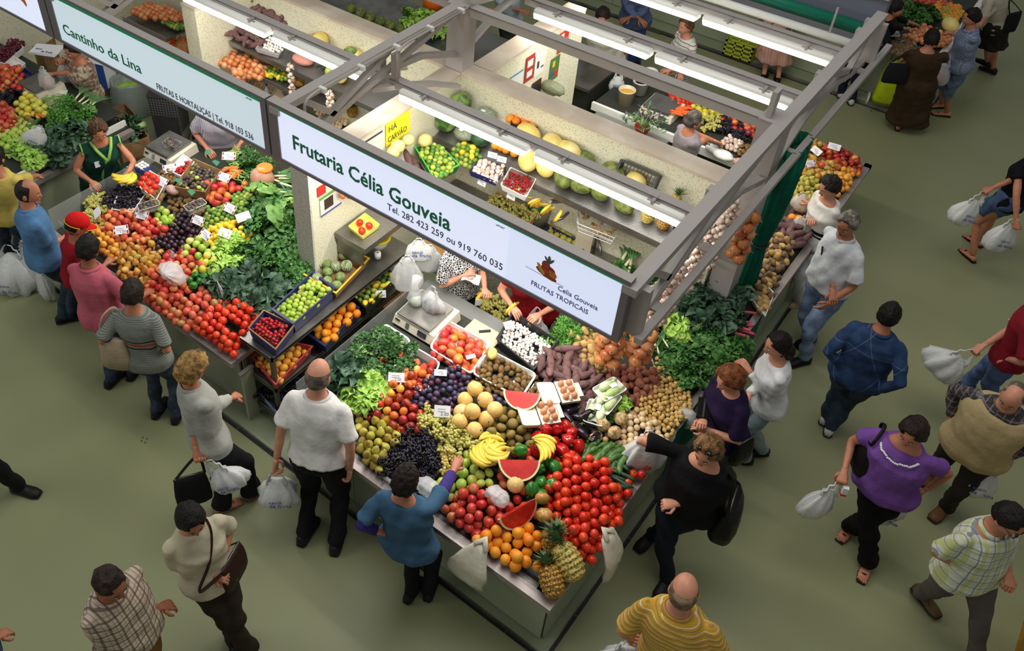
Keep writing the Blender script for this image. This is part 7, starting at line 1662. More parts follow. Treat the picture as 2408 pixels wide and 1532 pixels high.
# 11 far left black trousers
person('edge','person in black trousers and shoes stepping out of the left edge of the photo',(-150,880),1.74,(60,20),[(-55,1130),(45,1150)],
  (None,None), SKM, ((30,24,24),'short'), DK, 1.0, DK, bw=1.0)
person('edge2','person in blue jeans cut off by the lower left corner, wrist just in view',(-70,1420),1.70,(60,0),[(-70,1700),(-20,1710)],
  ((-20,1560,0.9),(-5,1500,0.95)), SKM, ((30,24,24),'short'), cl((60,84,130),'blue_shirt_edge'), 0.42, DJ, bw=1.1)
# 12 yellow striped bald man
YST = cl((206,160,60),'yellow_stripes',stripes=[((0,0,1),0.036,0.12,0,(226,214,190),0.9),((0,0,1),0.036,0.16,0.45,(146,120,80),0.8)])
person('ystripe','bald man in a yellow shirt with fine stripes at the bottom edge, seen from behind',(1608,1392),1.76,(15,-80),[(1560,1690),(1640,1700)],
  ((1480,1500,0.90),(1690,1560,0.9)), SKL, ((150,124,98),'bald'), YST, 0.42, cl((180,160,140),'beige_trousers'), bw=1.3, belly=0.03, collar=True, nod=10, hem=0.0, curls=(1.0,0.5))
carrier('white carrier bag at the bottom edge, held by the yellow shirted bald man', PPL['ystripe']['hand'][0], 0.28, 0.26, seed=12, rz=0.6)
# 13 black V-neck woman
person('black','woman with sunglasses on light brown hair, black V-neck top, lifting a white bag',(1664,1062),1.70,(-45,55),[(1568,1365),(1530,1262)][::-1],
  ((1590,1185,1.05),(1545,1035,1.22)), SKL, ((142,104,62),'wavy'), cl((12,12,16),'black_top'), 0.42, cl((26,32,46),'dark_jeans'), bw=1.28, belly=0.04, nod=18, fem=True, hem=-0.05, curls=(0.8,0.8), lean=0.62, poles=(None,(0.8,0.1,-0.2)), neck=0.93)
q = PPL['black']; Hc, HM = q['Hc'], q['HM']; mb = MB()
for sx in (-1,1): mb.ell(Hc+HM@Vector((sx*0.034,0.055,0.118)), (0.028,0.018,0.012), 12, 7, M=HM)
mb.tube([Hc+HM@Vector((x,y,z)) for x,y,z in ((-0.09,-0.03,0.05),(-0.062,0.045,0.11),(0,0.06,0.125),(0.062,0.045,0.11),(0.09,-0.03,0.05))],0.004,6); dress_part('black','sunglasses',mb,mat('black_lens',(10,10,12),0.08))
hb = PPL['black']['hand'][1]
carrier('white translucent carrier bag lifted over the counter edge by the woman in the black V-neck', P(1528,1012,1.28), 0.27, 0.34, seed=14, rz=math.radians(38), ink=False, handle=0.10, content=mat('pale_potato',(196,160,130),0.7))
q = PPL['black']; MW = q['M']
handbag('large black leather shoulder bag behind the woman in the black V-neck', P(1712,1205,0.88), 0.42, 0.30, 0.20, cl((20,20,20),'black_leather',0.4), rz=math.radians(100), strap=[MW@(q['sh'][1]+Vector((0.02,-0.12,-0.2))) if 0 else MW@(q['sh'][0]+Vector((-0.04,-0.06,-0.05))), MW@(q['sh'][0]+Vector((0.0,0.0,0.085)))], seed=5)
# 14 navy topped red-haired woman
person('navy','auburn haired woman in a dark navy T-shirt holding a black purse at the counter',(1716,892),1.66,(-60,15),[(1675,1150),(1712,1130)],
  ((1660,1010,1.08),(1655,985,1.12)), SKL, ((146,84,44),'bob'), cl((34,22,58),'navy_tshirt'), 0.42, cl((60,66,60),'dark_olive_trousers'), bw=1.15, nod=26, fem=True, hem=0.0, curls=(0.8,0.8), vol=1.1)
t = thing('purse','long black leather purse held open by the auburn haired woman','purse',P(1655,962,1.14),math.radians(110)); mb = MB(); mb.obox((0,0,0),0.20,0.10,0.025); mb.build('purse_body', cl((20,18,22),'black_leather',0.4), t); mb = MB(); mb.obox((0,0.0,0.014),0.19,0.012,0.004); mb.build('clasp', STEEL, t)
handbag('small black handbag hanging between the two women at the right counter', P(1745,1060,0.9), 0.20, 0.24, 0.10, cl((20,18,22),'black_leather',0.4), rz=1.2, seed=8)
# 15 white tight top
person('whitetop','woman with dark shoulder length hair in a tight white long sleeved top and pale jeans',(1828,812),1.64,(-75,-5),[(1752,1080),(1790,1062)],
  ((1762,872,1.15),(1760,930,1.02)), SKL, ((26,20,20),'long'), cl((226,228,234),'white_jersey'), 0.95, cl((124,142,150),'pale_jeans',c2=(150,164,168),ns=10), bw=0.98, nod=12, turn=10, fem=True, hem=0.02, curls=(0.5,0.5), neck=0.95)
# 16 denim jacket
JKT = cl((36,56,92),'denim_jacket',c2=(46,70,108),ns=10,stripes=[((0.9,0,0.43),0.34,0.012,0.2,(110,130,160),0.8),((-0.9,0,0.43),0.34,0.012,0.2,(110,130,160),0.8),((0,0,1),0.52,0.008,0.55,(110,130,160),0.7)])
person('jacket','man with short black hair in a blue denim jacket and white shoes, walking away',(2090,742),1.72,(30,-60),[(1942,985),(1950,1010)],
  ((1985,870,0.95),(2068,915,0.92)), SKM, ((24,22,22),'crop'), JKT, 0.98, DKJ, bw=1.22, collar=True, nod=0, hem=0.08, shoes=((208,206,212),'shoe'), lean=0.72, vol=1.2)
# 17 man white shirt grey hair
person('greyhair','grey haired man in white shirt with pocket pen, jeans and black shoes',(1992,528),1.74,(-55,15),[(1890,848),(1905,798)][::1],
  ((1950,712,0.92),(1960,700,0.98)), SKM, ((146,138,128),'short'), cl((226,230,238),'white_shirt_blue'), 0.44, DJL, bw=1.2, belly=0.06, collar=True, nod=16, turn=20, hem=0.15, lean=0.62, shoes=((22,20,22),'shoe'), vol=1.1)
q = PPL['greyhair']; mb = MB(); c = q['pel'].lerp(q['N'],0.62); mb.obox(c+Vector((0.07,0.150,0.02)),0.012,0.012,0.10,ry=0.3); dress_part('greyhair','pocket_pen',mb,BLACKP,False)
# 18 white top black belt woman
WB = cl((232,228,224),'white_top_black_bands',stripes=[((0,0,1),1.0,0.045,0.02,(16,16,20),1.0),((0,0,1),1.0,0.016,0.055,(16,16,20),1.0)])
person('belt','curly dark haired woman in white top with black waist bands and white trousers',(1950,440),1.62,(-70,10),[(1880,712),(1892,676)],
  ((1905,478,1.15),(1910,515,1.12)), SKL, ((52,44,40),'curly'), WB, 0.30, cl((222,222,226),'white_trousers'), bw=1.08, nod=24, fem=True, hem=0.06, shoes=((206,200,196),'sandal'), curls=(0.6,0.6), neck=0.92)
carrier('white paper bag held open at the pears by the curly haired woman', P(1893,452,1.24), 0.16, 0.18, m=cl((214,200,186),'paper_bag'), seed=15, ink=False, handle=0.02)
carrier('small clear bag resting on the potato heap at the curtain tip', P(1895,508,1.12), 0.18, 0.14, m=BAGT, seed=16, ink=False, handle=0.03)
# 19 purple woman
PUR = cl((112,70,150),'purple_top',c2=(120,78,158))
person('purple','woman with dark brown hair in a purple short sleeved top, carrying two plastic bags',(2146,1018),1.66,(-45,75),[(2000,1242),(2040,1330)][::1],
  ((2180,1150,0.92),(1985,1110,0.98)), SKM, ((46,30,26),'bob'), PUR, 0.30, cl((14,12,14),'black_trousers'), bw=1.28, belly=0.02, nod=22, turn=-5, fem=True, hem=-0.02, flare=1.35, shoes=((40,30,28),'sandal'), curls=(1.0,1.0), neck=0.92, lean=0.68, vol=1.1)
q = PPL['purple']; mb = MB(); rs = random.Random(4)
for i in range(26):
 a = PI*(0.05+0.9*i/25); c = q['N'] - Vector((0,0,0.075)); p = c+Vector((math.cos(a)*0.135, 0.055+math.sin(a)*0.095, -0.035*math.sin(a)+rs.uniform(-.008,.008))); mb.ell(p,(0.011,0.008,0.008),6,4)
tag(dress_part('purple','white_embroidery',mb,WHITEP), kind='stuff')
q = PPL['purple']; carrier('white carrier bag in the hand nearer the counter of the purple topped woman', q['hand'][1], 0.22, 0.28, seed=17, rz=0.8, tilt=(0.0,0.35), ink=False, content=mat('bread_tone',(230,200,150),0.8))
carrier('white carrier bag in the outer hand of the purple topped woman', q['hand'][0], 0.26, 0.28, seed=18, rz=0.6, tilt=(0.1,0.5))
MW = q['M']; handbag('black ruffled shoulder bag of the purple topped woman', P(2035,1065,1.06), 0.30, 0.28, 0.16, cl((16,16,18),'black_fabric',0.5), rz=math.radians(120), strap=[MW@(q['sh'][1]+Vector((0.03,-0.08,0.0))), MW@(q['sh'][1]+Vector((0.0,0.0,0.08))), MW@(q['sh'][1]+Vector((0.02,0.10,-0.05)))], seed=6)
t = thing('small_packet','small white and red packet held by the purple topped woman','packet',q['hand'][1]+Vector((0.05,-0.02,-0.06)),0.4); mb = MB(); mb.obox((0,0,0),0.04,0.03,0.07); mb.build('packet_body', PAPER, t); mb = MB(); mb.obox((0,0,-0.045),0.042,0.032,0.02); mb.build('red_cap', mat('red_plastic',(206,24,30),0.4), t)
# 20 vest man
DPL = cl((74,66,68),'dark_plaid',stripes=[((1,0,0),0.05,0.2,0,(150,146,150),0.5),((0,0,1),0.05,0.2,0,(150,146,150),0.5),((0,1,0),0.05,0.2,0,(40,36,40),0.5)])
person('vest','bald man in beige sleeveless vest over dark plaid shirt near the right edge',(2382,932),1.76,(-45,60),[(2222,1195),(2190,1110)],
  ((2362,1075,0.98),(2235,985,0.98)), SKL, ((150,136,124),'balding'), DPL, 0.95, cl((48,42,36),'dark_brown_trousers'), bw=1.22, belly=0.03, collar=True, nod=30, hem=0.0, vest=cl((188,168,124),'beige_vest'), shoes=((112,78,44),'shoe'), curls=(1.0,0.5), lean=0.72)
carrier('grey white carrier bag held by the man in the beige vest', PPL['vest']['hand'][0], 0.24, 0.26, seed=19, rz=0.3)
# 21 yellow plaid man with glasses
YPL = cl((220,222,212),'yellow_green_plaid',stripes=[((1,0,0),0.075,0.3,0,(190,196,120),0.8),((0,0,1),0.075,0.25,0,(190,196,120),0.6),((1,0,0),0.075,0.1,0.55,(100,112,140),0.7),((0,0,1),0.075,0.1,0.55,(100,112,140),0.7)])
person('yplaid','man with glasses in yellow and white checked shirt and grey trousers, lower right',(2372,1222),1.76,(50,60),[(2290,1560),(2165,1400)],
  ((2372,1350,1.10),(2290,1345,1.08)), SKM, ((28,22,22),'crop'), YPL, 0.42, cl((96,90,86),'grey_trousers'), bw=1.25, belly=0.04, collar=True, nod=24, turn=10, hem=-0.06, shoes=((96,74,54),'shoe'), curls=(0.8,0.5), lean=0.7, neck=0.94, vol=1.3)
q = PPL['yplaid']; Hc, HM = q['Hc'], q['HM']; mb = MB()
for sx in (-1,1): mb.tube([Hc+HM@Vector((sx*0.032+0.024*math.cos(a),0.105,0.002+0.014*math.sin(a))) for a in [2*PI*k/10 for k in range(11)]],0.0025,4); mb.tube([Hc+HM@Vector((sx*0.056,0.10,0.005)),Hc+HM@Vector((sx*0.082,0.0,0.01))],0.0025,4)
dress_part('yplaid','glasses',mb,BLACKP)
# 22 red shirt right
person('redshirt','man in dark red polo shirt with white sleeve trim and jeans, right edge',(2452,690),1.78,(-60,-30),[(2330,985),(2272,905)],
  ((2370,845,1.0),(2300,822,0.98)), SKL, ((60,50,44),'short'), cl((140,26,44),'dark_red_polo'), 0.44, cl((72,92,140),'mid_jeans',c2=(90,110,156),ns=10), bw=1.15, collar=True, nod=10, hem=0.0, curls=(1.0,1.0), lean=0.72)
q = PPL['redshirt']; mb = MB(); a = q['sh'][1].lerp(q['el'][1],0.88); b = q['sh'][1].lerp(q['el'][1],0.92); mb.tube([a,b],[0.074,0.074],14); dress_part('redshirt','sleeve_trim',mb,WHT)
carrier('crumpled white carrier bag swinging from the red polo man’s hand', q['hand'][1], 0.34, 0.24, seed=20, rz=0.3, tilt=(0,0.55), ink=False)
# 23 black top denim skirt
person('dskirt','woman in black sleeveless top and short denim skirt, carrying two white bags',(2440,345),1.68,(-60,-40),[(2285,605),(2300,570)],
  ((2390,520,0.92),(2282,468,0.98)), SKM, ((40,30,26),'bob'), cl((14,14,22),'black_knit'), 0.18, cl((62,80,116),'denim_skirt',c2=(84,104,140),ns=8), legs='skirt', bw=1.0, nod=10, fem=True, hem=0.04, shoes=((20,20,22),'sandal'), curls=(1.0,1.0), lean=0.72, legcut=-0.16, flare=0.95)
q = PPL['dskirt']; carrier('blue printed white carrier bag in the leading hand of the denim skirted woman', q['hand'][1], 0.26, 0.28, seed=21, rz=math.radians(38), tilt=(0,0.3))
carrier('white carrier bag with blue print cut off by the right edge', P(2398,505,0.95), 0.26, 0.30, seed=22, rz=math.radians(38), tilt=(0,0.2))
# 24 brown dress woman with trolley
BRN = cl((62,46,30),'brown_dress')
person('brown','woman with short dark hair in a long brown dress, beside a lime green trolley',(2190,92),1.60,(-15,-60),[(2112,298),(2145,292)],
  ((2125,140,0.95),(2235,130,0.95)), SKM, ((30,22,20),'curly'), BRN, 0.42, BRN, legs='skirt', bw=1.28, nod=18, fem=True, legcut=0.30, flare=1.1, hem=0.1, shoes=((30,26,26),'sandal'), vol=0.9)
handbag('black square shoulder bag on the arm of the woman in the brown dress', P(2108,172,1.0), 0.30, 0.28, 0.10, DK, rz=math.radians(30), strap=[PPL['brown']['M']@(PPL['brown']['el'][0]+Vector((0,0,0.05)))])
t = thing('shopping_trolley','lime green two-wheeled shopping trolley beside the brown dress','trolley',P(2072,262,0.0),math.radians(15))
mb = MB(); rows = []
for z, a, b in ((0.16,0.17,0.11),(0.22,0.19,0.13),(0.55,0.17,0.12),(0.72,0.14,0.09),(0.80,0.07,0.03)): rows.append([Vector((math.copysign(abs(math.cos(q))**0.5,math.cos(q))*a,math.copysign(abs(math.sin(q))**0.5,math.sin(q))*b,z))*(1+0.02*math.sin(5*q+z*9)) for q in [2*PI*k/20 for k in range(20)]])
mb.loft(rows); mb.build('bag_body', cl((176,196,30),'lime_fabric',0.6), t, True)
for sx in (-1,1):
 mb = MB(); mb.tube([(sx*0.12,0.13,0.06),(sx*0.12,0.14,0.95),(sx*0.05,0.14,1.02)],0.009,6); mb.build('frame_tube', STEEL, t, True)
 mb = MB(); mb.tube([(sx*0.20,0.12,0.09),(sx*0.225,0.12,0.09)],0.09,18); mb.build('wheel', mat('wheel_white',(200,200,180),0.5), t);
mb = MB(); mb.tube([(-0.2,0.12,0.09),(0.2,0.12,0.09)],0.006,6); mb.build('axle', STEEL, t); mb = MB(); mb.tube([(-0.14,-0.10,0.02),(-0.14,-0.12,0.16),(0.14,-0.12,0.16),(0.14,-0.10,0.02)],0.006,6); mb.build('foot_bracket', STEEL, t)
# 25 checked shirt man
CHK = cl((150,164,190),'blue_check',stripes=[((1,0,0),0.03,0.4,0,(90,104,146),0.6),((0,0,1),0.03,0.4,0,(90,104,146),0.6)])
person('check','man with black hair in small blue check shirt and denim shorts, upper right',(2285,42),1.70,(-60,-5),[(2225,268),(2212,248)],
  ((2225,75,1.15),(2248,130,1.0)), SKM, ((24,20,20),'short'), CHK, 0.42, cl((96,112,140),'denim_shorts',c2=(112,128,154),ns=9), bw=1.12, collar=True, nod=18, hem=-0.03, legcut=0.75, shoes=((34,28,26),'sandal'), curls=(0.4,1.0))
carrier('clear bag of red apples held by the man in the blue check shirt', P(2233,128,1.02), 0.20, 0.26, m=BAGT, seed=23, ink=False, content=mat('apple_red_fill',(200,60,60),0.5))
# 26 others at upper right
person('corner','woman in a cream blouse with a black bag at the top right corner',(2350,-40),1.68,(-50,-20),[(2318,160),(2332,168)],
  (None,(2300,60,1.1)), SKM, ((40,30,26),'bob'), cl((186,178,160),'cream_blouse'), 0.8, cl((40,34,34),'dark_skirt'), legs='skirt', bw=1.2, fem=True, legcut=-0.05)
handbag('black bag with white piping hanging from the cream blouse woman', P(2378,52,1.0), 0.26, 0.30, 0.10, DK, rz=1.0, strap=[P(2375,0,1.35)])
person('darkarm','person in dark clothes reaching over the produce behind the sign end, top right',(2105,22),1.62,(50,10),[(2070,150),(2085,155)],
  ((2160,60,1.1),(2150,70,1.1)), SKM, ((24,20,20),'short'), cl((20,18,18),'very_dark_cloth'), 0.7, cl((20,18,18),'very_dark_cloth'), bw=1.0)
person('jeansend','person in dark blue jeans and white shoes half hidden by the canopy truss',(2060,20),1.66,(-20,-60),[(1975,222),(2000,238)],
  ((2010,120,0.95),(2050,120,0.95)), SKM, ((30,24,22),'short'), cl((20,22,30),'navy_shirt'), 0.9, cl((30,38,60),'indigo_jeans'), bw=0.95, shoes=((200,196,190),'shoe'))
# 27 pleated skirt woman
PLT = cl((206,160,144),'pleated_pink',stripes=[((0.8,0.6,0),0.03,0.3,0,(176,128,112),0.7)])
person('pleat','woman in a pink pleated skirt and black shoes, upper body hidden by the lamps',(1850,-60),1.62,(20,-60),[(1795,182),(1828,190)],
  (None,None), SKL, ((90,60,40),'short'), cl((120,96,84),'brown_top'), 0.5, PLT, legs='skirt', bw=1.1, fem=True, flare=1.25, legcut=0.10, shoes=((22,20,20),'shoe'))
# 28 striped white top woman
SWT = cl((232,230,226),'white_striped_knit',stripes=[((0,0,1),0.05,0.22,0,(110,96,80),0.85)])
person('wstripe','woman with short brown hair in a white top with thin brown stripes, behind the lamps',(1612,62),1.60,(-60,10),[(1580,262),(1600,255)],
  ((1575,165,1.0),(1600,170,0.95)), SKL, ((130,92,60),'curly'), SWT, 0.6, cl((224,220,216),'white_trousers_b'), bw=1.12, nod=6, turn=10, fem=True, vol=0.95)
handbag('brown patterned shopping bag held by the woman in the striped top', P(1592,178,0.72), 0.30, 0.34, 0.10, mat('paisley_fabric',(120,88,66),0.8,c2=(190,160,120),ns=30), rz=math.radians(30), strap=[P(1590,150,0.98)])
# 29 blue man rear
person('bluerear','man in a slate blue shirt and blue jeans with folded arms in the rear aisle',(1500,-60),1.76,(-20,60),[(1480,155),(1500,150)],
  ((1478,42,1.1),(1505,45,1.1)), SKD, ((30,24,22),'short'), cl((88,102,140),'slate_shirt'), 0.9, cl((62,84,140),'blue_jeans_b'), bw=1.15)
# 30 white shirt rear man
person('rearwhite','dark haired man in a cream short sleeved shirt looking down in the rear stall',(1417,38),1.72,(-15,55),[(1435,230),(1460,235)],
  ((1465,130,0.95),(1390,95,1.0)), SKM, ((40,28,24),'short'), cl((226,220,204),'cream_shirt'), 0.42, cl((160,146,118),'khaki_trousers'), bw=1.25, collar=True, nod=38, hem=0.05, z0=0.05)
# 31 grey haired vendor
person('greyvendor','short grey haired vendor woman in a mauve grey smock behind the back wall',(1630,285),1.58,(55,-5),[(1590,470),(1615,478)],
  ((1690,335,1.02),(1665,330,1.0)), SKM, ((92,86,80),'short'), cl((150,140,148),'mauve_smock'), 0.1, DK, bw=1.1, fem=True, nod=8, z0=0.05, turn=0)
# 32 vendor patterned top
FLP = mat('black_white_floral',(30,30,34),0.8,voro=(46,0.10,(214,214,214)))
person('floral','vendor in black and white patterned top holding a paper, head behind the sign',(1088,560),1.62,(50,40),[(1075,800),(1110,790)],
  ((1140,680,1.12),(1090,648,1.18)), SKL, ((70,50,40),'short'), FLP, 0.40, cl((22,22,26),'black_jeans'), bw=1.15, fem=True, nod=10, hem=0.02, z0=0.05, curls=(0.9,0.8))
t = thing('paper_sheet','white folded paper held by the vendor in the patterned top','paper',P(1108,655,1.22),0.4); mb = MB(); vs = [(0.16*u/4*1.0-0.08,-0.05+0.11*v, 0.02*math.sin(u*1.3)+0.015*v) for v in (0,1) for u in range(5)]; vs += [(a,b,c-0.002) for a,b,c in vs]; mb.add(vs,[(u,u+1,u+6,u+5) for u in range(4)]+[(u+15,u+16,u+11,u+10) for u in range(4)]); mb.build('sheet', PAPER, t)
banana_hand(P(1140,682,1.10), math.radians(20), 'green tipped bananas held up by the vendor in the patterned top', 6, 0, ry=math.radians(-60), spread=0.8, sc=0.8)
t = thing('paper_sheet','white till slip hanging below the held bananas','paper',P(1124,712,1.05),0.7); mb = MB(); mb.obox((0,0,0),0.05,0.003,0.11,rx=0.3); mb.build('sheet', PAPER, t)
# 33 red vendor
person('redvendor','vendor in a dark red top half hidden under the big sign',(1262,610),1.64,(-10,60),[(1230,860),(1262,862)],
  ((1268,740,1.08),(1205,722,1.08)), SKL, ((60,40,34),'short'), cl((132,10,20),'crimson_top'), 0.3, DK, bw=1.2, fem=True, z0=0.05, nod=5)
banana_hand(P(1218,715,1.16), math.radians(-20), 'yellow bananas held above the mushroom crate', 5, 0, ry=math.radians(-75), spread=0.5, sc=1.0)
carrier('thin grey green carrier bag held under the sign beside the bananas', P(1265,722,1.2), 0.22, 0.24, m=BAGT, seed=25, ink=False)
# 34 green vest vendor
person('greenvest','vendor with wavy brown hair in dark green smock with lime trim',(232,308),1.60,(25,60),[(222,520),(252,530)],
  ((300,408,1.12),(215,428,1.02)), SKM, ((96,68,46),'wavy'), cl((20,66,54),'dark_green_smock'), 0.06, cl((18,44,40),'green_skirt'), legs='skirt', bw=1.12, fem=True, nod=26, z0=0.05, hem=-0.02, neck=0.93, legcut=0.05)
q = PPL['greenvest']; LIME = cl((140,190,90),'lime_trim'); c = q['N']; pl = q['pel']; mb = MB()
mb.tube([c+Vector((-0.10,0.0,0.0)),c+Vector((-0.07,0.09,-0.06)),c+Vector((-0.02,0.135,-0.16)),c.lerp(pl,0.5)+Vector((0.0,0.15,0)),c.lerp(pl,0.9)+Vector((0.0,0.15,0)),pl+Vector((0,0.15,-0.1))],0.017,6,fl=0.5)
mb.tube([c+Vector((0.10,0.0,0.0)),c+Vector((0.07,0.09,-0.06)),c+Vector((0.0,0.14,-0.17))],0.017,6,fl=0.5); dress_part('greenvest','lime_trim',mb,LIME)
for i in (0,1):
 mb = MB(); a = q['sh'][i]; sd = (-1,1)[i]; mb.tube([a+Vector((sd*0.030,0.065*math.cos(u),0.06*math.sin(u)-0.01)) for u in [2*PI*k/12 for k in range(13)]],0.008,5); dress_part('greenvest','armhole_trim',mb,LIME)
mb = MB(); mb.obox(q['pel']+Vector((-0.10,0.14,0.0)),0.10,0.012,0.025,rz=0.2); dress_part('greenvest','pocket_trim',mb,LIME,False)
mb = MB(); mb.obox(c.lerp(pl,0.42)+Vector((0.06,0.165,0)),0.05,0.004,0.07,rz=0.1); dress_part('greenvest','name_badge',mb,PAPER,False)
carrier('white paper bag hanging from the hand of the green smocked vendor', P(300,392,1.12), 0.14, 0.20, m=cl((200,200,196),'paper_bag_grey'), seed=26, ink=False, handle=0.02)
# 35 bag vendor
LEO = mat('leopard_print',(126,92,72),0.85,c2=(206,190,170),ns=26,nw=0.52)
person('leopard','dark haired vendor in mottled brown top holding up a white bag',(172,118),1.62,(-50,25),[(225,330),(240,318)],
  ((100,178,1.12),(140,142,1.32)), SKM, ((44,30,26),'short'), LEO, 0.2, cl((24,28,44),'navy_jeans'), bw=1.12, fem=True, nod=20, z0=0.05, hem=0.06, neck=0.92, curls=(0.6,1.0), vol=1.1)
carrier('long white carrier bag held up by the vendor in the mottled brown top', P(148,138,1.30), 0.22, 0.34, seed=27, rz=0.5, ink=False, handle=0.03, depth=0.5)
# 36 striped shirt vendor without visible head
VST = cl((190,186,200),'pinstripe_shirt',stripes=[((0.9,0.4,0),0.014,0.4,0,(120,116,140),0.7)])
person('pinstripe','vendor in a lilac pinstriped shirt, head hidden by the left sign',(508,238),1.70,(-10,60),[(505,455),(535,460)],
  ((560,345,1.02),(488,350,1.02)), SKM, ((60,50,44),'short'), VST, 0.42, DKJ, bw=1.15, z0=0.05, hem=0.0)
person('topmid','person in a white patterned top behind the middle truss, only torso in view',(1196,-50),1.62,(0,60),[(1185,150),(1205,150)],
  ((1165,22,1.1),(1225,25,1.1)), SKM, ((60,50,44),'short'), cl((190,204,214),'pale_blue_top'), 0.3, cl((60,66,60),'dark_olive_trousers'), bw=1.1, fem=True)
flush()
# ================================================================ scales, strings, curtain, posters and other small things
def scale_(label, p, rz, w=0.40, d=0.36):
 t = thing('weighing_scale', label, 'scale', p, rz)
 mb = MB(); mb.hexa([(-w/2,-d/2,0),(w/2,-d/2,0),(w/2,d/2,0),(-w/2,d/2,0),(-w/2+0.01,-d/2+0.03,0.085),(w/2-0.01,-d/2+0.03,0.085),(w/2-0.01,d/2-0.01,0.11),(-w/2+0.01,d/2-0.01,0.11)]); mb.build('housing', mat('cream_plastic',(222,214,196),0.45), t)
 mb = MB(); mb.obox((-w*0.02,0.0,0.125), w*0.80, d*0.82, 0.012, rx=0.06); mb.build('weighing_plate', STEEL, t)
 mb = MB(); mb.obox((-w*0.02,-d*0.43,0.112), w*0.80, 0.01, 0.02); mb.build('plate_edge', STEEL, t)
 mb = MB(); mb.obox((w*0.22,-d/2+0.012,0.045), 0.09, 0.006, 0.045, rx=-0.33); mb.build('display_screen', mat('lcd',(44,50,62),0.15), t)
 mb = MB(); mb.obox((-w*0.14,-d/2+0.012,0.045), 0.035, 0.006, 0.05, rx=-0.33); mb.build('keypad', mat('key_grey',(90,92,100),0.5), t)
 mb = MB(); mb.obox((-w*0.38,-d/2+0.012,0.055), 0.05, 0.006, 0.012, rx=-0.33); mb.build('slot', BLACKP, t)
 return t
pz = P(1003,755,1.02); scale_('cream counter scale with bags of vegetables on it, behind the mango tray', pz, 0.0, 0.44, 0.40)
t = thing('storage_bag','clear bag of leafy stalks standing on the scale behind the mangoes','bag', P(975,705,1.20)); mb = MB(); mb.ell((0,0,0.0),(0.07,0.055,0.075),14,9,fn=lambda d: 1+0.15*noise_(d*3)); mb.tube([(0,0,0.05),(-0.01,0.01,0.16),(0.01,0.02,0.26)],[0.06,0.03,0.045],10,fl=0.6); mb.build('film', BAGT, t, True); mb = MB(); mb.ell((0,0,-0.01),(0.055,0.045,0.05),12,7,fn=lambda d: 1+0.2*noise_(d*3)); mb.build('contents', mat('pale_green_stalk',(150,176,104),0.5), t, True)
carrier('clear knotted bag of plums on the scale behind the mangoes', P(1018,672,1.42), 0.20, 0.18, m=BAGT, seed=31, ink=False, handle=0.08, content=mat('plum_fill',(70,52,60),0.5))
pz = P(403,362,1.0); scale_('cream scale of the left stall with a clear tub of figs on its plate', pz, 0.05, 0.42, 0.40)
t = thing('punnet','clear tub of dark figs on the plate of the left stall scale','punnet', P(405,340,1.16), 0.2); mb = MB(); o4 = rounded([(-0.09,-0.06,0.03),(0.09,-0.06,0.03),(0.09,0.06,0.03),(-0.09,0.06,0.03)],0.02,3); mb.loft([[Vector((v.x*.85,v.y*.85,-0.03)) for v in o4],o4,[v*0.96 for v in o4],[Vector((v.x*.82,v.y*.82,-0.026)) for v in o4]]); mb.build('clear_tub', CLEAR, t)
for a in range(5):
 for b in range(3): put(K['fig'], P(405,340,1.16)+Vector((-0.065+a*0.032,-0.035+b*0.034,0.012)), rrot(), 'dark fig in the tub on the left stall scale', 'figs on the scale')
pz = P(100,215,1.02); scale_('cream scale of the far left stall with a bag of pinkish fruit', pz, 0.0, 0.42, 0.38)
carrier('clear bag of pinkish fruit on the scale of the far left stall', P(98,155,1.40), 0.20, 0.20, m=BAGT, seed=33, ink=False, handle=0.05, content=mat('pink_fruit_fill',(214,130,120),0.5))
carrier('white printed bag lying on the fruit of the far left stall', P(95,295,1.28), 0.20, 0.30, seed=34, rz=0.7, tilt=(0.0,0.5), handle=0.02)
scale_('grey scale beside the potted plant in the rear stall', P(1555,265,0.86), math.radians(0), 0.42, 0.38)
# folded paper bags behind the far left scale
t = thing('paper_bag_stack','stack of printed white paper bags behind the far left scale','paper bags', P(108,120,1.08), 0.45)
for i in range(5):
 mb = MB(); mb.obox((0.004*i,0.003*i,0.006*i),0.36,0.22,0.005,rz=0.03*i); mb.build('paper_bag', PAPER, t)
text_on('saco', 0.05, (-0.12,-0.03,0.029), mat('blue_print',(70,84,150),0.6), t, 'printed_text', rot=(0,0,0)); text_on('da fruta', 0.05, (-0.02,-0.08,0.029), mat('blue_print',(70,84,150),0.6), t, 'printed_text', rot=(0,0,0))
t = thing('plastic_tub','small navy edged cup of garlic cloves beside the bananas of the left stall','tub', P(335,392,1.16), 0.2); mb = MB(); mb.box(-0.06,0.06,-0.05,0.05,-0.06,0.0); mb.build('tub_body', mat('blue_card',(60,84,150),0.5), t)
for i in range(9): put(K['mushroom'], P(335,392,1.16)+Vector((-0.04+0.04*(i%3),-0.035+0.035*(i//3),0.012)), rrot('up'), 'tiny white garlic clove in the small navy cup', 'garlic cloves in the cup')
t = thing('spice_bag','clear bag of mottled beans between the kiwis and the fig box','bag', zB(405,447,0.12)); mb = MB(); mb.ell((0,0,0),(0.075,0.05,0.045),14,9,fn=lambda d: 1+0.15*noise_(d*3)); mb.build('beans', mat('mottled_beans',(206,180,170),0.6,c2=(150,96,90),ns=110,nw=0.5), t, True)
carrier('thin plastic bag lying open on the peaches of the left stall', zB(384,655,0.20)+Vector((0,0,0.06)), 0.24, 0.16, m=BAGT, seed=35, ink=False, handle=0.01, tilt=(0.9,0.2))
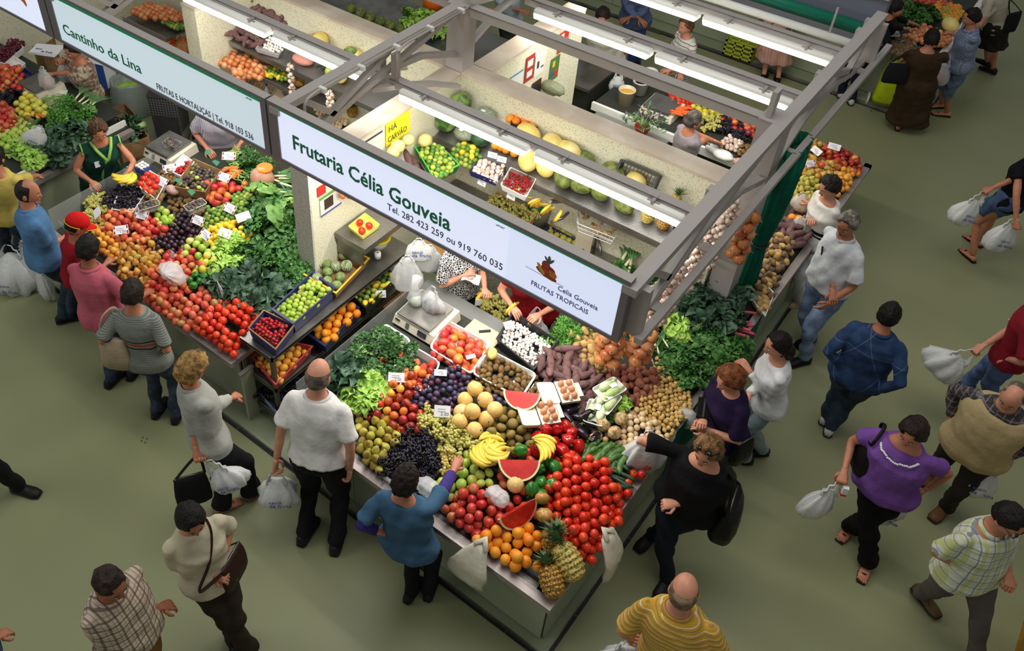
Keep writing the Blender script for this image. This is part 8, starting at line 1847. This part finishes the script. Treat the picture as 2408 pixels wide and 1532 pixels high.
t = thing('plastic_film','crumpled clear bag left of the middle watermelon wedge','bag', zA(1170,1168,0.12)); mb = MB(); mb.ell((0,0,0),(0.095,0.07,0.045),22,14,fn=lambda d: 1+0.35*noise_(d*3.5)); mb.build('film', BAGT, t, True)
t = thing('plastic_film','clear bag of white grapes beside the blue topped woman','bag', zA(1010,1150,0.10)); mb = MB(); mb.ell((0,0,0),(0.11,0.075,0.05),22,14,fn=lambda d: 1+0.25*noise_(d*3.1)); mb.build('film', BAGT, t, True)
# carrier bags tied to the counter rim
for (x, y, s, lab) in ((1140,1278,41,'crumpled white bag tied to the front rim near the corner, below the oranges'),(1418,1255,42,'crumpled white bag tied to the right rim below the tomatoes')):
 p = P(x,y,0.97); t = thing('hanging_bag', lab, 'bag', p); mb = MB(); n = 22; rows = []; v = Vector((s,0,0)); out = Vector((0,-1,0)) if s == 41 else Vector((1,0,0)); al = Vector((1,0,0)) if s == 41 else Vector((0,1,0))
 for k in range(9):
  u = k/8; hw = 0.05+0.11*math.sin(min(1,u*1.15)*PI*0.55) if s == 41 else 0.075+0.04*math.sin(u*3)
  rows.append([out*(0.035+0.10*min(1,u*2.2)) + al*(math.cos(q)*hw*(1+0.2*noise_(Vector((math.cos(q)*2,u*3,0))+v))-0.05*u) + out*(math.sin(q)*0.030*(1+0.5*noise_(Vector((math.cos(q)*5,u*4,1))+v))) + Vector((0,0,0.02-u*0.36)) for q in [2*PI*m/n for m in range(n)]])
 rows.reverse(); mb.loft(rows); mb.build('bag_body', cl((214,208,190),'limp_bag',0.5), t, True)
 mb = MB(); mb.tube([out*0.06+al*-0.05+Vector((0,0,0.02)), out*0.0+Vector((0,0,0.05)), out*0.06+al*0.05+Vector((0,0,0.02))],[0.02,0.028,0.02],8,fl=0.5); mb.build('knot', cl((214,208,190),'limp_bag',0.5), t, True)
# ---- strings of garlic and onions under the outer truss
def string(key, label, top, n, dy, r, grp=None, cols=3, wob=0.02, sc=1.0):
 t = thing(key+'_string', label, key+' string', top)
 mb = MB(); mb.tube([(0,0,0.02),(0,0,-n*dy)],0.006,5); mb.build('braid', DRY, t)
 k = K[key]; nm_ = {'onion':'onion_bulb','garlic':'garlic_head'}[key]; rs = random.Random(int(top[1]*977))
 for i in range(n):
  for c in range(cols):
   a = 2*PI*c/cols + i*1.1; o = bpy.data.objects.new(nm_, k.me[0]); C.objects.link(o); o.parent = t
   o.location = (math.cos(a)*r*0.95+rs.uniform(-wob,wob)*0.3, math.sin(a)*r*0.95, -i*dy-0.02-rs.uniform(0,0.01)); o.rotation_euler = (rs.uniform(-.6,.6)+PI/2*math.sin(a)*-1, PI/2*math.cos(a), 0); o.scale = (rs.uniform(.9,1.1)*sc,)*3
 return t
gl = ['garlic string nearest the big sign in the hanging row','garlic string second from the sign in the hanging row','garlic string third from the sign in the hanging row','garlic string fourth from the sign, in the middle of the row','garlic string just past the middle of the hanging row','garlic string sixth from the sign in the hanging row','garlic string farthest from the sign, beside the onion braid']
for i in range(7):
 y = 4.62+i*0.215; string('garlic', gl[i], (-1.50+0.02*(i%2), y, 2.30-0.03*(i%3)), 13, 0.040, 0.030)
string('onion', 'braid of large onions hanging beside the green curtain', (-1.40, 6.12, 2.06), 6, 0.085, 0.055, sc=1.25)
string('onion', 'fat braid of brown onions hanging just below the sign corner', P(1445,762,1.60), 5, 0.090, 0.070, sc=1.35, cols=4)
string('onion', 'second fat onion braid below the sign, next to the outer rail end', P(1515,775,1.56), 4, 0.090, 0.068, sc=1.35, cols=4)
string('onion', 'thin onion braid tucked under the end of the outer rail', P(1540,735,1.62), 5, 0.07, 0.036)
string('onion', 'short onion braid hanging on the divider wall under the big sign', (-4.30, 4.42, 1.98), 3, 0.075, 0.046)
string('onion', 'braid of small brown onions hanging on the left stall shelf', P(560,165,1.62), 8, 0.055, 0.036)
string('garlic', 'garlic string beside the pineapple of the left stall', P(682,150,1.75), 8, 0.045, 0.022, cols=2)
string('garlic', 'garlic string hanging in the shade under the middle truss', P(775,215,1.7), 5, 0.045, 0.028)
# ---- green curtain tied to the square post
CUR = cl((10,104,82),'green_curtain',0.7,c2=(6,88,70))
t = thing('side_curtain','dark green gathered side curtain tied beside the square post','curtain',(-1.36,6.66,0.0))
mb = MB(); rows = []; n = 44
for k, (z, hw, hd, oy) in enumerate([(0.62,0.06,0.05,0.0),(0.75,0.11,0.07,0.0),(1.0,0.12,0.07,0.0),(1.25,0.10,0.06,0.0),(1.42,0.065,0.05,-0.02),(1.5,0.10,0.06,-0.01),(1.75,0.15,0.08,0.02),(2.0,0.19,0.09,0.05),(2.2,0.22,0.09,0.08),(2.38,0.24,0.08,0.10)]):
 rows.append([Vector((math.cos(q)*hd*(1+0.28*math.sin(11*q+k*0.25)), oy+math.sin(q)*hw*(1+0.10*math.sin(11*q+k*0.25)), z)) for q in [2*PI*m/n for m in range(n)]])
mb.loft(rows); mb.build('curtain_body', CUR, t, True)
mb = MB(); mb.tube([(math.cos(q)*0.07,-0.02+math.sin(q)*0.085,1.42) for q in [2*PI*m/16 for m in range(17)]],0.014,6); mb.build('tie_band', BLACKP, t, True)
mb = MB(); rs = random.Random(8)
for i in range(16):
 a = 2*PI*i/16; mb.tube([(math.cos(a)*0.03,0.10+math.sin(a)*0.10,2.38),(math.cos(a)*0.09,0.10+math.sin(a)*0.19,2.44),(math.cos(a)*0.06,0.10+math.sin(a)*0.24,2.36)],[0.02,0.028,0.014],5,fl=0.4)
tag(mb.build('gathered_top', CUR, t, True), kind='stuff')
mb = MB(); mb.box(-0.015,0.0,-0.12,0.42,1.55,2.36); mb.build('hanging_flap', CUR, t)
t = thing('side_curtain','lower end of the green curtain hanging over the right counter edge by the greens','curtain',(-1.08,5.62,0.0))
mb = MB(); n = 14; vs = []
for zz in (0.30,0.55,0.80,0.92):
 for k in range(n): vs.append((0.012+0.016*math.sin(k*1.7)*(0.4+0.6*(0.92-zz)), -0.95+k*0.13, zz))
m = len(vs); vs += [(a-0.006,b,c) for a,b,c in vs]; fs = []
for r in range(3):
 for k in range(n-1): a = r*n+k; fs += [(a,a+1,a+n+1,a+n),(m+a+n,m+a+n+1,m+a+1,m+a)]
mb.add(vs, fs); mb.build('curtain_body', CUR, t, True)
# ---- posters and signs on walls
t = thing('handwritten_sign','yellow paper sign on the divider wall reading HA CARVAO in marker','sign',(-4.392,5.21,2.05)); t.rotation_euler = (0,0,PI/2)
mb = MB(); mb.box(-0.17,0.17,-0.003,0.0,-0.12,0.12); mb.build('paper', mat('yellow_paper',(240,226,40),0.7), t)
MK = mat('thin_marker',(70,74,40),0.7)
text_on('HÁ', 0.085, (-0.14,-0.005,0.02), MK, t, 'handwriting', rot=(PI/2,0,0)); text_on('CARVÃO', 0.085, (-0.15,-0.005,-0.085), MK, t, 'handwriting', rot=(PI/2,0,0), sx=0.78)
def poster(label, p, w, h, colr, x_face=True, extra=()):
 t = thing('wall_poster', label, 'poster', p); t.rotation_euler = (0,0,PI/2 if x_face else 0)
 mb = MB(); mb.box(-w/2,w/2,-0.003,0.0,-h/2,h/2); mb.build('paper', mat('poster_%d_%d_%d' % colr, colr, 0.6), t)
 for i, (a,b,c,d,cc) in enumerate(extra): mb = MB(); mb.box(a,b,-0.005-0.0005*i,-0.003,c,d); mb.build('printed_block', mat('poster_%d_%d_%d' % cc, cc, 0.6), t)
 return t
poster('white notice with dark top edge on the divider wall beside the yellow sign', (-4.392,4.86,2.02), 0.26, 0.24, (226,222,208), extra=[(-0.13,0.13,0.10,0.12,(50,52,80))])
poster('small red notice on the divider wall under the big sign', (-4.392,4.20,1.93), 0.10, 0.10, (206,40,36))
poster('white poster with a dark photo on the divider wall under the big sign', (-4.392,4.30,1.76), 0.26, 0.22, (224,222,214), extra=[(-0.08,0.03,-0.06,0.05,(60,44,40)),(-0.13,0.13,0.07,0.10,(110,160,70)),(-0.13,0.13,-0.11,-0.095,(70,80,150))])
WD = [(-0.10,-0.06,-0.02,0.02,(90,60,90)),(-0.02,0.02,0.04,0.08,(120,120,90))]
poster('dark red and white poster in the middle of the rear poster wall', (-4.192,7.08,1.93), 0.16, 0.30, (168,52,50), extra=[(-0.05,0.05,0.02,0.10,(226,220,210)),(-0.05,0.05,-0.10,-0.03,(226,220,210))])
poster('white text poster right of the dark red one on the rear poster wall', (-4.192,7.28,1.90), 0.20, 0.26, (228,226,220), extra=[(-0.06,-0.02,-0.04,0.04,(60,60,70)),(0.02,0.07,-0.06,-0.04,(90,90,90))])
poster('dark picture poster lowest on the rear poster wall', (-4.192,7.26,1.60), 0.18, 0.20, (70,34,30), extra=[(-0.06,0.05,-0.04,0.05,(30,28,34))])
poster('white notice with blue edge left of the dark red poster', (-4.192,6.84,1.86), 0.22, 0.24, (222,222,216), extra=[(-0.11,0.11,0.10,0.12,(90,140,190))])
poster('colourful red poster of fruit highest on the rear poster wall', (-4.192,7.72,1.98), 0.20, 0.24, (206,52,44), extra=[(-0.06,0.0,0.02,0.10,(230,224,210)),(0.0,0.08,-0.04,0.02,(226,190,60))])
poster('green and yellow fruit poster below the colourful red one', (-4.192,7.60,1.70), 0.18, 0.28, (80,120,60), extra=[(-0.05,0.0,0.03,0.10,(226,190,60)),(0.0,0.07,-0.10,-0.03,(190,60,50)),(-0.07,-0.02,-0.08,-0.02,(60,100,150))])
# ---- rear stall: potted plant, buckets, crates
t = thing('potted_plant','trailing purple leaved plant in a red pot beside the rear scale','plant',P(1510,305,0.95)); mb = MB(); mb.lathe([(0.055,-0.08),(0.085,0.03),(0.092,0.03),(0.092,0.05),(0.078,0.05),(0.07,0.02)],16); mb.build('pot', mat('red_clay_plastic',(168,60,40),0.6), t, True)
mb = MB(); rs = random.Random(5)
for i in range(22):
 a = rs.uniform(0,6.28); l = rs.uniform(0.12,0.30); up = rs.uniform(0.05,0.22); pts = [Vector((0,0,0.05)), Vector((math.cos(a)*l*0.5,math.sin(a)*l*0.5,0.05+up)), Vector((math.cos(a)*l,math.sin(a)*l,0.02+up*0.6))]; mb.tube(pts,0.003,4,0)
 for k in range(6):
  u = 0.3+0.7*k/5; b = pts[0].lerp(pts[1],u*2) if u < 0.5 else pts[1].lerp(pts[2],u*2-1); d = Vector((rs.gauss(0,1),rs.gauss(0,1),rs.uniform(0,.8))).normalized(); s = d.cross(Vector((0,0,1))).normalized()*0.012; e = b+d*0.085
  mb.add([b,b+d*0.04+s,e,b+d*0.04-s,b+d*0.04+Vector((0,0,-0.004))],[(0,1,4),(0,4,3),(1,2,4),(4,2,3)],1+(i%2))
mb.build('foliage', [STM, mat('purple_leaf',(70,50,70),0.5,c2=(90,80,90),ns=20), mat('green_purple_leaf',(60,110,60),0.5)], t)
def bucket(label, p, r, h, m, fill_, fm_, lid=False):
 t = thing('food_bucket', label, 'bucket', p); mb = MB(); mb.lathe([(r*0.82,-h),(r,0),(r*1.05,0),(r*1.05,0.012),(r*0.94,0.012),(r*0.86,-h*0.25)],20); mb.build('bucket_body', m, t, True)
 mb = MB(); mb.ell((0,0,-h*0.22),(r*0.92,r*0.92,h*0.2),20,8,fn=lambda d: 1+0.05*noise_(d*6)); tag(mb.build('contents', fm_, t, True), kind='stuff'); return t
bucket('translucent bucket of pale yellow lupin seeds in the rear stall', P(1475,212,1.05), 0.10, 0.20, mat('milky_plastic',(214,200,170),0.35), 1, mat('lupin_seeds',(236,188,72),0.6,c2=(214,160,60),ns=90,bump=1,bs=120))
bucket('white bucket of dark olives in the rear stall', P(1508,192,1.05), 0.095, 0.16, WHITEP, 1, mat('dark_brine',(24,26,24),0.15))
bucket('white bowl of green olives beside the patterned bag', P(1530,168,1.05), 0.085, 0.12, WHITEP, 1, mat('green_olives',(110,120,50),0.3,c2=(80,90,36),ns=90,bump=1,bs=100))
carrier('small printed bag hanging beside the olive bucket', P(1458,158,1.12), 0.16, 0.18, seed=51, rz=0.6)
def ycrate(label, p, rz):
 t = thing('plastic_crate', label, 'crate', p, rz); m = mat('lime_yellow_plastic',(186,196,70),0.5); w, d, h = 0.22, 0.16, 0.24
 for z in (0.0,0.07,0.14,0.21):
  mb = MB(); mb.box(-w,w,-d,-d+0.012,z,z+0.03); mb.box(-w,w,d-0.012,d,z,z+0.03); mb.box(-w,-w+0.012,-d,d,z,z+0.03); mb.box(w-0.012,w,-d,d,z,z+0.03); mb.build('slat_ring', m, t)
 for sx in (-1,-0.33,0.33,1):
  mb = MB(); mb.box(sx*(w-0.02)-0.012,sx*(w-0.02)+0.012,-d,-d+0.012,0,h); mb.box(sx*(w-0.02)-0.012,sx*(w-0.02)+0.012,d-0.012,d,0,h); mb.build('upright', m, t)
 mb = MB(); mb.box(-w,w,-d,d,0.0,0.008); mb.build('crate_floor', m, t)
_yc = PY(1748,102,12.36); _yc.z = 0.052
ycrate('lime yellow crate on the floor left of the pleated skirt', _yc, 0.0)
ycrate('lime yellow crate stacked on top of the one left of the pleated skirt', _yc+Vector((0.04,0.0,0.245)), 0.05)
t = thing('floor_drain','square metal floor drain grate in the rear aisle','drain',P(1542,66,0.0));
mb = MB(); mb.box(-0.16,0.16,-0.16,0.16,0.001,0.004); mb.build('frame', mat('dark_drain',(70,72,60),0.7), t)
for i in range(6): mb = MB(); mb.box(-0.13+i*0.048,-0.11+i*0.048,-0.14,0.14,0.004,0.009); mb.build('grate_bar', mat('drain_bar',(104,104,88),0.6), t)
for i, (x, y, w) in enumerate([(1700,365,0.12),(1675,350,0.08),(1745,385,0.10)]):
 t = thing('storage_bag',['white foam pack of garlic beside the rear vendor','clear crumpled pack in front of the rear vendor','brown net bag of onions beside the rear post'][i],'bag',P(x,y,0.95)); mb = MB(); mb.ell((0,0,0),(w,w*0.7,0.05),18,10,fn=lambda d: 1+0.22*noise_(d*3+Vector((i,0,0)))); mb.build('film', [WHITEP,BAGM,mat('brown_net',(190,150,130),0.7,bump=1,bs=60)][i], t, True)
for i, (x, y) in enumerate([(1240,185),(1300,208)]):
 t = thing('storage_bag',['dark crumpled bag on the floor side of the poster wall, left','dark crumpled bag under the poster wall, right'][i],'bag',P(x,y,1.6)); mb = MB(); mb.ell((0,0,0),(0.14,0.09,0.07),18,11,fn=lambda d: 1+0.25*noise_(d*2.7+Vector((i*3,0,0)))); mb.build('film', mat('olive_bag',(110,116,90),0.4,bump=0.8,bs=30), t, True)
# ---- behind the left counter: sacks, trolley, cardboard
def sack(label, p, r, h, m, top=None, seed=1):
 t = thing('plastic_sack', label, 'sack', p); v = Vector((seed,0,0)); rows = []; n = 26
 for u, k in ((0,0.8),(0.15,1.0),(0.5,1.02),(0.8,0.9),(1.0,0.82),(1.06,0.78)):
  rows.append([Vector((math.cos(q)*r*k*(1+0.10*noise_(Vector((math.cos(q)*2,math.sin(q)*2,u*2))+v)), math.sin(q)*r*k*(1+0.10*noise_(Vector((math.cos(q)*3,math.sin(q)*3,u*2))+v)), u*h*(1+0.12*noise_(Vector((math.cos(q)*2,math.sin(q)*2,9))+v)))) for q in [2*PI*a/n for a in range(n)]])
 rows.append([Vector((q.x*0.9,q.y*0.9,q.z-h*0.1)) for q in rows[-1]]); rows.append([Vector((q.x*0.8,q.y*0.8,h*0.72)) for q in rows[0]])
 mb = MB(); mb.loft(rows); mb.build('sack_body', m, t, True)
 if top: mb = MB(); mb.ell((0,0,h*0.75),(r*0.7,r*0.7,h*0.16),14,8,fn=lambda d: 1+0.15*noise_(d*4)); mb.build('contents', top, t, True)
 return t
SACK = mat('grey_sack_film',(160,170,164),0.3,alpha=0.8,bump=0.7,bs=25)
sack('large open clear sack of green leaves behind the green smocked vendor', P(318,268,0.0), 0.26, 0.50, SACK, LETT, 3)
sack('grey plastic sack standing behind the open sack of leaves', P(300,222,0.0), 0.22, 0.62, SACK, None, 4)
sack('pale sack in the dark under the left sign', P(268,215,0.0), 0.20, 0.50, SACK, LETT, 5)
GING_ = mat('gingham',(206,206,206),0.8,stripes=[((1,0,0),0.035,0.5,0,(24,24,28),0.75),((0,0,1),0.035,0.5,0,(24,24,28),0.75),((0,1,0),0.035,0.5,0,(24,24,28),0.75)])
t = thing('shopping_trolley','black and white gingham two-wheeled trolley below the left sign','trolley',P(415,345,0.0),math.radians(30))
mb = MB(); mb.hexa([(-0.17,-0.12,0.14),(0.17,-0.12,0.14),(0.17,0.12,0.14),(-0.17,0.12,0.14),(-0.19,-0.14,0.80),(0.19,-0.14,0.80),(0.19,0.14,0.80),(-0.19,0.14,0.80)]); mb.build('bag_body', GING_, t)
mb = MB(); mb.hexa([(-0.195,-0.15,0.80),(0.195,-0.15,0.80),(0.195,0.15,0.80),(-0.195,0.15,0.80),(-0.18,-0.13,0.84),(0.18,-0.13,0.84),(0.18,0.13,0.84),(-0.18,0.13,0.84)]); mb.build('flap', cl((60,56,60),'charcoal_flap'), t)
mb = MB(); mb.box(-0.16,0.16,-0.155,-0.14,0.22,0.55); mb.build('front_pocket', cl((60,56,60),'charcoal_flap'), t)
for sx in (-1,1):
 mb = MB(); mb.tube([(sx*0.21,0.13,0.10),(sx*0.24,0.13,0.10)],0.10,18); mb.build('wheel', BLACKP, t)
 mb = MB(); mb.tube([(sx*0.13,0.15,0.08),(sx*0.13,0.16,0.95)],0.009,6); mb.build('frame_tube', STEEL, t, True)
def cbox(label, p, rz, w, d, h):
 t = thing('cardboard_box', label, 'box', p, rz);
 mb = MB(); mb.box(-w,w,-d,-d+0.008,0,h); mb.box(-w,w,d-0.008,d,0,h); mb.box(-w,-w+0.008,-d,d,0,h); mb.box(w-0.008,w,-d,d,0,h); mb.box(-w,w,-d,d,0,0.008); mb.build('box_body', CARD, t)
 mb = MB(); mb.box(w*0.1,w*0.6,-d-0.002,-d,h*0.3,h*0.7); mb.build('yellow_label', mat('yellow_label',(226,206,60),0.6), t); return t
cbox('open cardboard crate of dark leaves right of the green smocked vendor', P(300,345,0.55), math.radians(-12), 0.28, 0.18, 0.22)
pile([(262,300),(285,290),(315,305),(300,325)], flat(0.72), K['kale'], 'dark leaves in the cardboard crate by the green smocked vendor', 'leaves in the crate', 1, rr=0.08, rk='up', squash=0.4)
cbox('lower cardboard crate under the crate of dark leaves', P(300,352,0.05), math.radians(-12), 0.29, 0.19, 0.46)
t = thing('paper_packet','long printed paper packet standing in the cardboard crate','packet',P(320,300,0.78)); t.rotation_euler = (0,math.radians(60),math.radians(30)); mb = MB(); mb.tube([(0,0,-0.14),(0,0,0.14)],0.03,10); mb.build('packet_body', mat('printed_packet',(210,206,170),0.5,c2=(90,150,60),ns=12), t, True)
cbox('brown cardboard box behind the mottled topped vendor', P(95,165,0.3), 0.4, 0.30, 0.22, 0.5)
t = thing('carton','blue and white printed carton behind the mottled topped vendor','carton',P(245,195,0.4),0.3); mb = MB(); mb.box(-0.14,0.14,-0.10,0.10,0,0.34); mb.build('carton_body', PAPER, t); mb = MB(); mb.box(0.02,0.14,-0.103,-0.10,0,0.34); mb.build('blue_print', mat('blue_print_b',(50,90,170),0.5), t)
# ---- things under the big sign, behind the near counter
for i, (x, y, z, w, h, s, lab) in enumerate([(958,600,1.50,0.22,0.34,61,'bundle of thin white carrier bags hanging below the sign, above the scale'),(985,560,1.55,0.20,0.20,62,'crumpled white printed bags hanging directly under the sign'),(1010,575,1.4,0.20,0.26,63,'loose white bag hanging beside the bundle of thin bags')]):
 carrier(lab, P(x,y,z), w, h, m=BAGM if i != 0 else BAGT, seed=s, rz=0.7, ink=(i==1), handle=0.03, depth=0.3)
ptray('wooden_crate','dark wooden crate of dull green grapes on the floor behind the bananas','crate',[(1100,735),(1125,680),(1212,722),(1190,790)],0.55,0.20,mat('old_wood',(120,104,70),0.8))
pile([(1108,732),(1128,692),(1200,724),(1180,775)], flat(0.45), K['wgrape'], 'dull green grape bunch in the dark wooden crate', 'grapes in the dark crate', 1, rr=0.05, rk='up')
t = thing('wicker_basket','shallow wicker basket with bananas below the sign','basket',P(1010,590,1.15),0.5); mb = MB(); mb.lathe([(0.12,-0.05),(0.17,0.0),(0.16,0.0),(0.11,-0.04)],18); mb.build('basket_body', mat('wicker',(150,110,60),0.8,bump=1,bs=60), t)
banana_hand(P(1008,575,1.2), 0.6, 'bananas in the wicker basket just under the sign', 4, 0, spread=0.5, sc=0.8)
t = thing('cutting_board','beige board behind the mango tray, right of the scale','board',P(1130,792,1.02),math.radians(0)); mb = MB(); mb.box(-0.16,0.16,-0.13,0.13,-0.01,0.01); mb.build('board', mat('beige_board',(190,180,156),0.6), t); mb = MB(); mb.obox((0.0,0.06,0.018),0.10,0.02,0.012,rz=0.8); mb.build('knife_handle', BLACKP, t)
t = thing('bag_of_film','clear bag of pale fennel resting at the right rim by the black purse','bag',P(1618,985,0.86)); mb = MB(); mb.ell((0,0,0),(0.10,0.06,0.10),18,10,fn=lambda d: 1+0.2*noise_(d*3)); mb.build('film', BAGT, t, True)
put(K['ymelon'], zA(1158,832,0.10), (PI/2,0,0.5), 'small netted yellow fruit in a foam sleeve between mangoes and kiwis', None, 0.42)
t = thing('spout_bottle','small water bottle with a blue cap on the left stall floor shelf','bottle',P(628,215,1.1)); mb = MB(); mb.lathe([(0.028,-0.09),(0.030,0.02),(0.012,0.06),(0.012,0.075)],12); mb.build('bottle_body', BAGM, t, True); mb = MB(); mb.lathe([(0.014,0.075),(0.014,0.095)],10); mb.build('cap', mat('blue_cap',(40,60,180),0.4), t, True)
carrier('beige limp bag beside the water bottle in the left stall', P(655,205,1.25), 0.24, 0.26, m=cl((196,176,150),'beige_bag',0.5), seed=66, ink=False, handle=0.02)
carrier('orange tinted bag of carrots beside the pale wall corner', P(425,85,1.3), 0.2, 0.2, m=cl((206,140,90),'orange_bag',0.5), seed=67, ink=False, handle=0.03)
for i, (x, y, w) in enumerate([(480,45,0.16),(505,75,0.14),(478,70,0.12)]):
 t = thing('herb_bag',['clear bag of dried twigs leaning on the pale wall corner, highest','clear bag of dried twigs leaning on the pale wall corner, right','clear bag of dried twigs leaning on the pale wall corner, lowest'][i],'bag',P(x,y,1.75)); t.rotation_euler = (0.3,0.4*i-0.4,0); mb = MB(); mb.tube([(0,0,-0.2),(0,0,-0.1),(0,0,0.08),(0,0,0.2)],[0.04,0.07,0.06,0.03],12,fl=0.6); mb.build('film', CLEAR, t, True); mb = MB(); mb.tube([(0,0,-0.18),(0,0,0.1)],[0.045,0.03],9,fl=0.6); mb.build('dried_leaves', mat('dried_leaf',(110,124,84),0.8,c2=(146,156,118),ns=60,bump=1,bs=90), t, True)
carrier('clear knotted bag on the upper left stall shelf, beside the potatoes', P(712,28,1.98), 0.24, 0.20, m=BAGT, seed=68, ink=False, handle=0.03, content=mat('mixed_greens_fill',(120,130,80),0.6))
# dropped leaf bits on the aisle floor
for i, (x, y) in enumerate([(333,1038),(341,1042),(336,1030),(346,1033)]):
 mb = MB(); mb.ell((0,0,0.003),(0.010,0.006,0.003),6,4); o = mb.build('leaf_scrap', mat('leaf_scrap',(60,80,40),0.8), None, True, P(x,y,0.0), i*1.0); tag(o,'tiny dark leaf scrap on the bare floor of the left aisle','litter','leaf scraps on the floor')
# ================================================================ leave out repeats buried under others
# far-to-near discs painted into a small id buffer, from the photograph's place and from a step to either side
bpy.context.view_layer.update()
reps = [o for o in C.objects if o.type == 'MESH' and o.parent is None and 'group' in o]
shown = set()
for eye in ((0, 0, CAMZ), (1.2, 0.5, CAMZ-0.4), (-1.4, -0.6, CAMZ+0.2)):
 pos = np.array([tuple(o.matrix_world.translation) for o in reps]) - np.array(eye)
 cam_p = pos @ RC.T; depth = np.linalg.norm(pos, axis=1)
 px = (CX + FPX*cam_p[:,0]/-cam_p[:,2])/2 + 600; py = (CY - FPX*cam_p[:,1]/-cam_p[:,2])/2 + 600
 rad = np.array([sorted(o.dimensions)[1]*(0.40 if o.dimensions[2] > 0.13 else 0.50) for o in reps])*FPX/depth/2
 buf = np.full((2100, 2700), -1, dtype=np.int32)
 for i in np.argsort(-depth):
  r = max(1.0, rad[i]); x0, x1 = int(px[i]-r), int(px[i]+r)+1; y0, y1 = int(py[i]-r), int(py[i]+r)+1
  if x0 < 0 or y0 < 0 or x1 >= 2700 or y1 >= 2100: shown.add(int(i)); continue
  yy, xx = np.mgrid[y0:y1+1, x0:x1+1]
  buf[y0:y1+1, x0:x1+1][(xx-px[i])**2 + (yy-py[i])**2 <= r*r] = i
 ids, cnt = np.unique(buf, return_counts=True)
 shown |= {int(a) for a, b in zip(ids, cnt) if a >= 0 and b >= max(1, 0.13*PI*rad[a]**2)}
for i, o in enumerate(reps):
 if i not in shown: bpy.data.objects.remove(o)
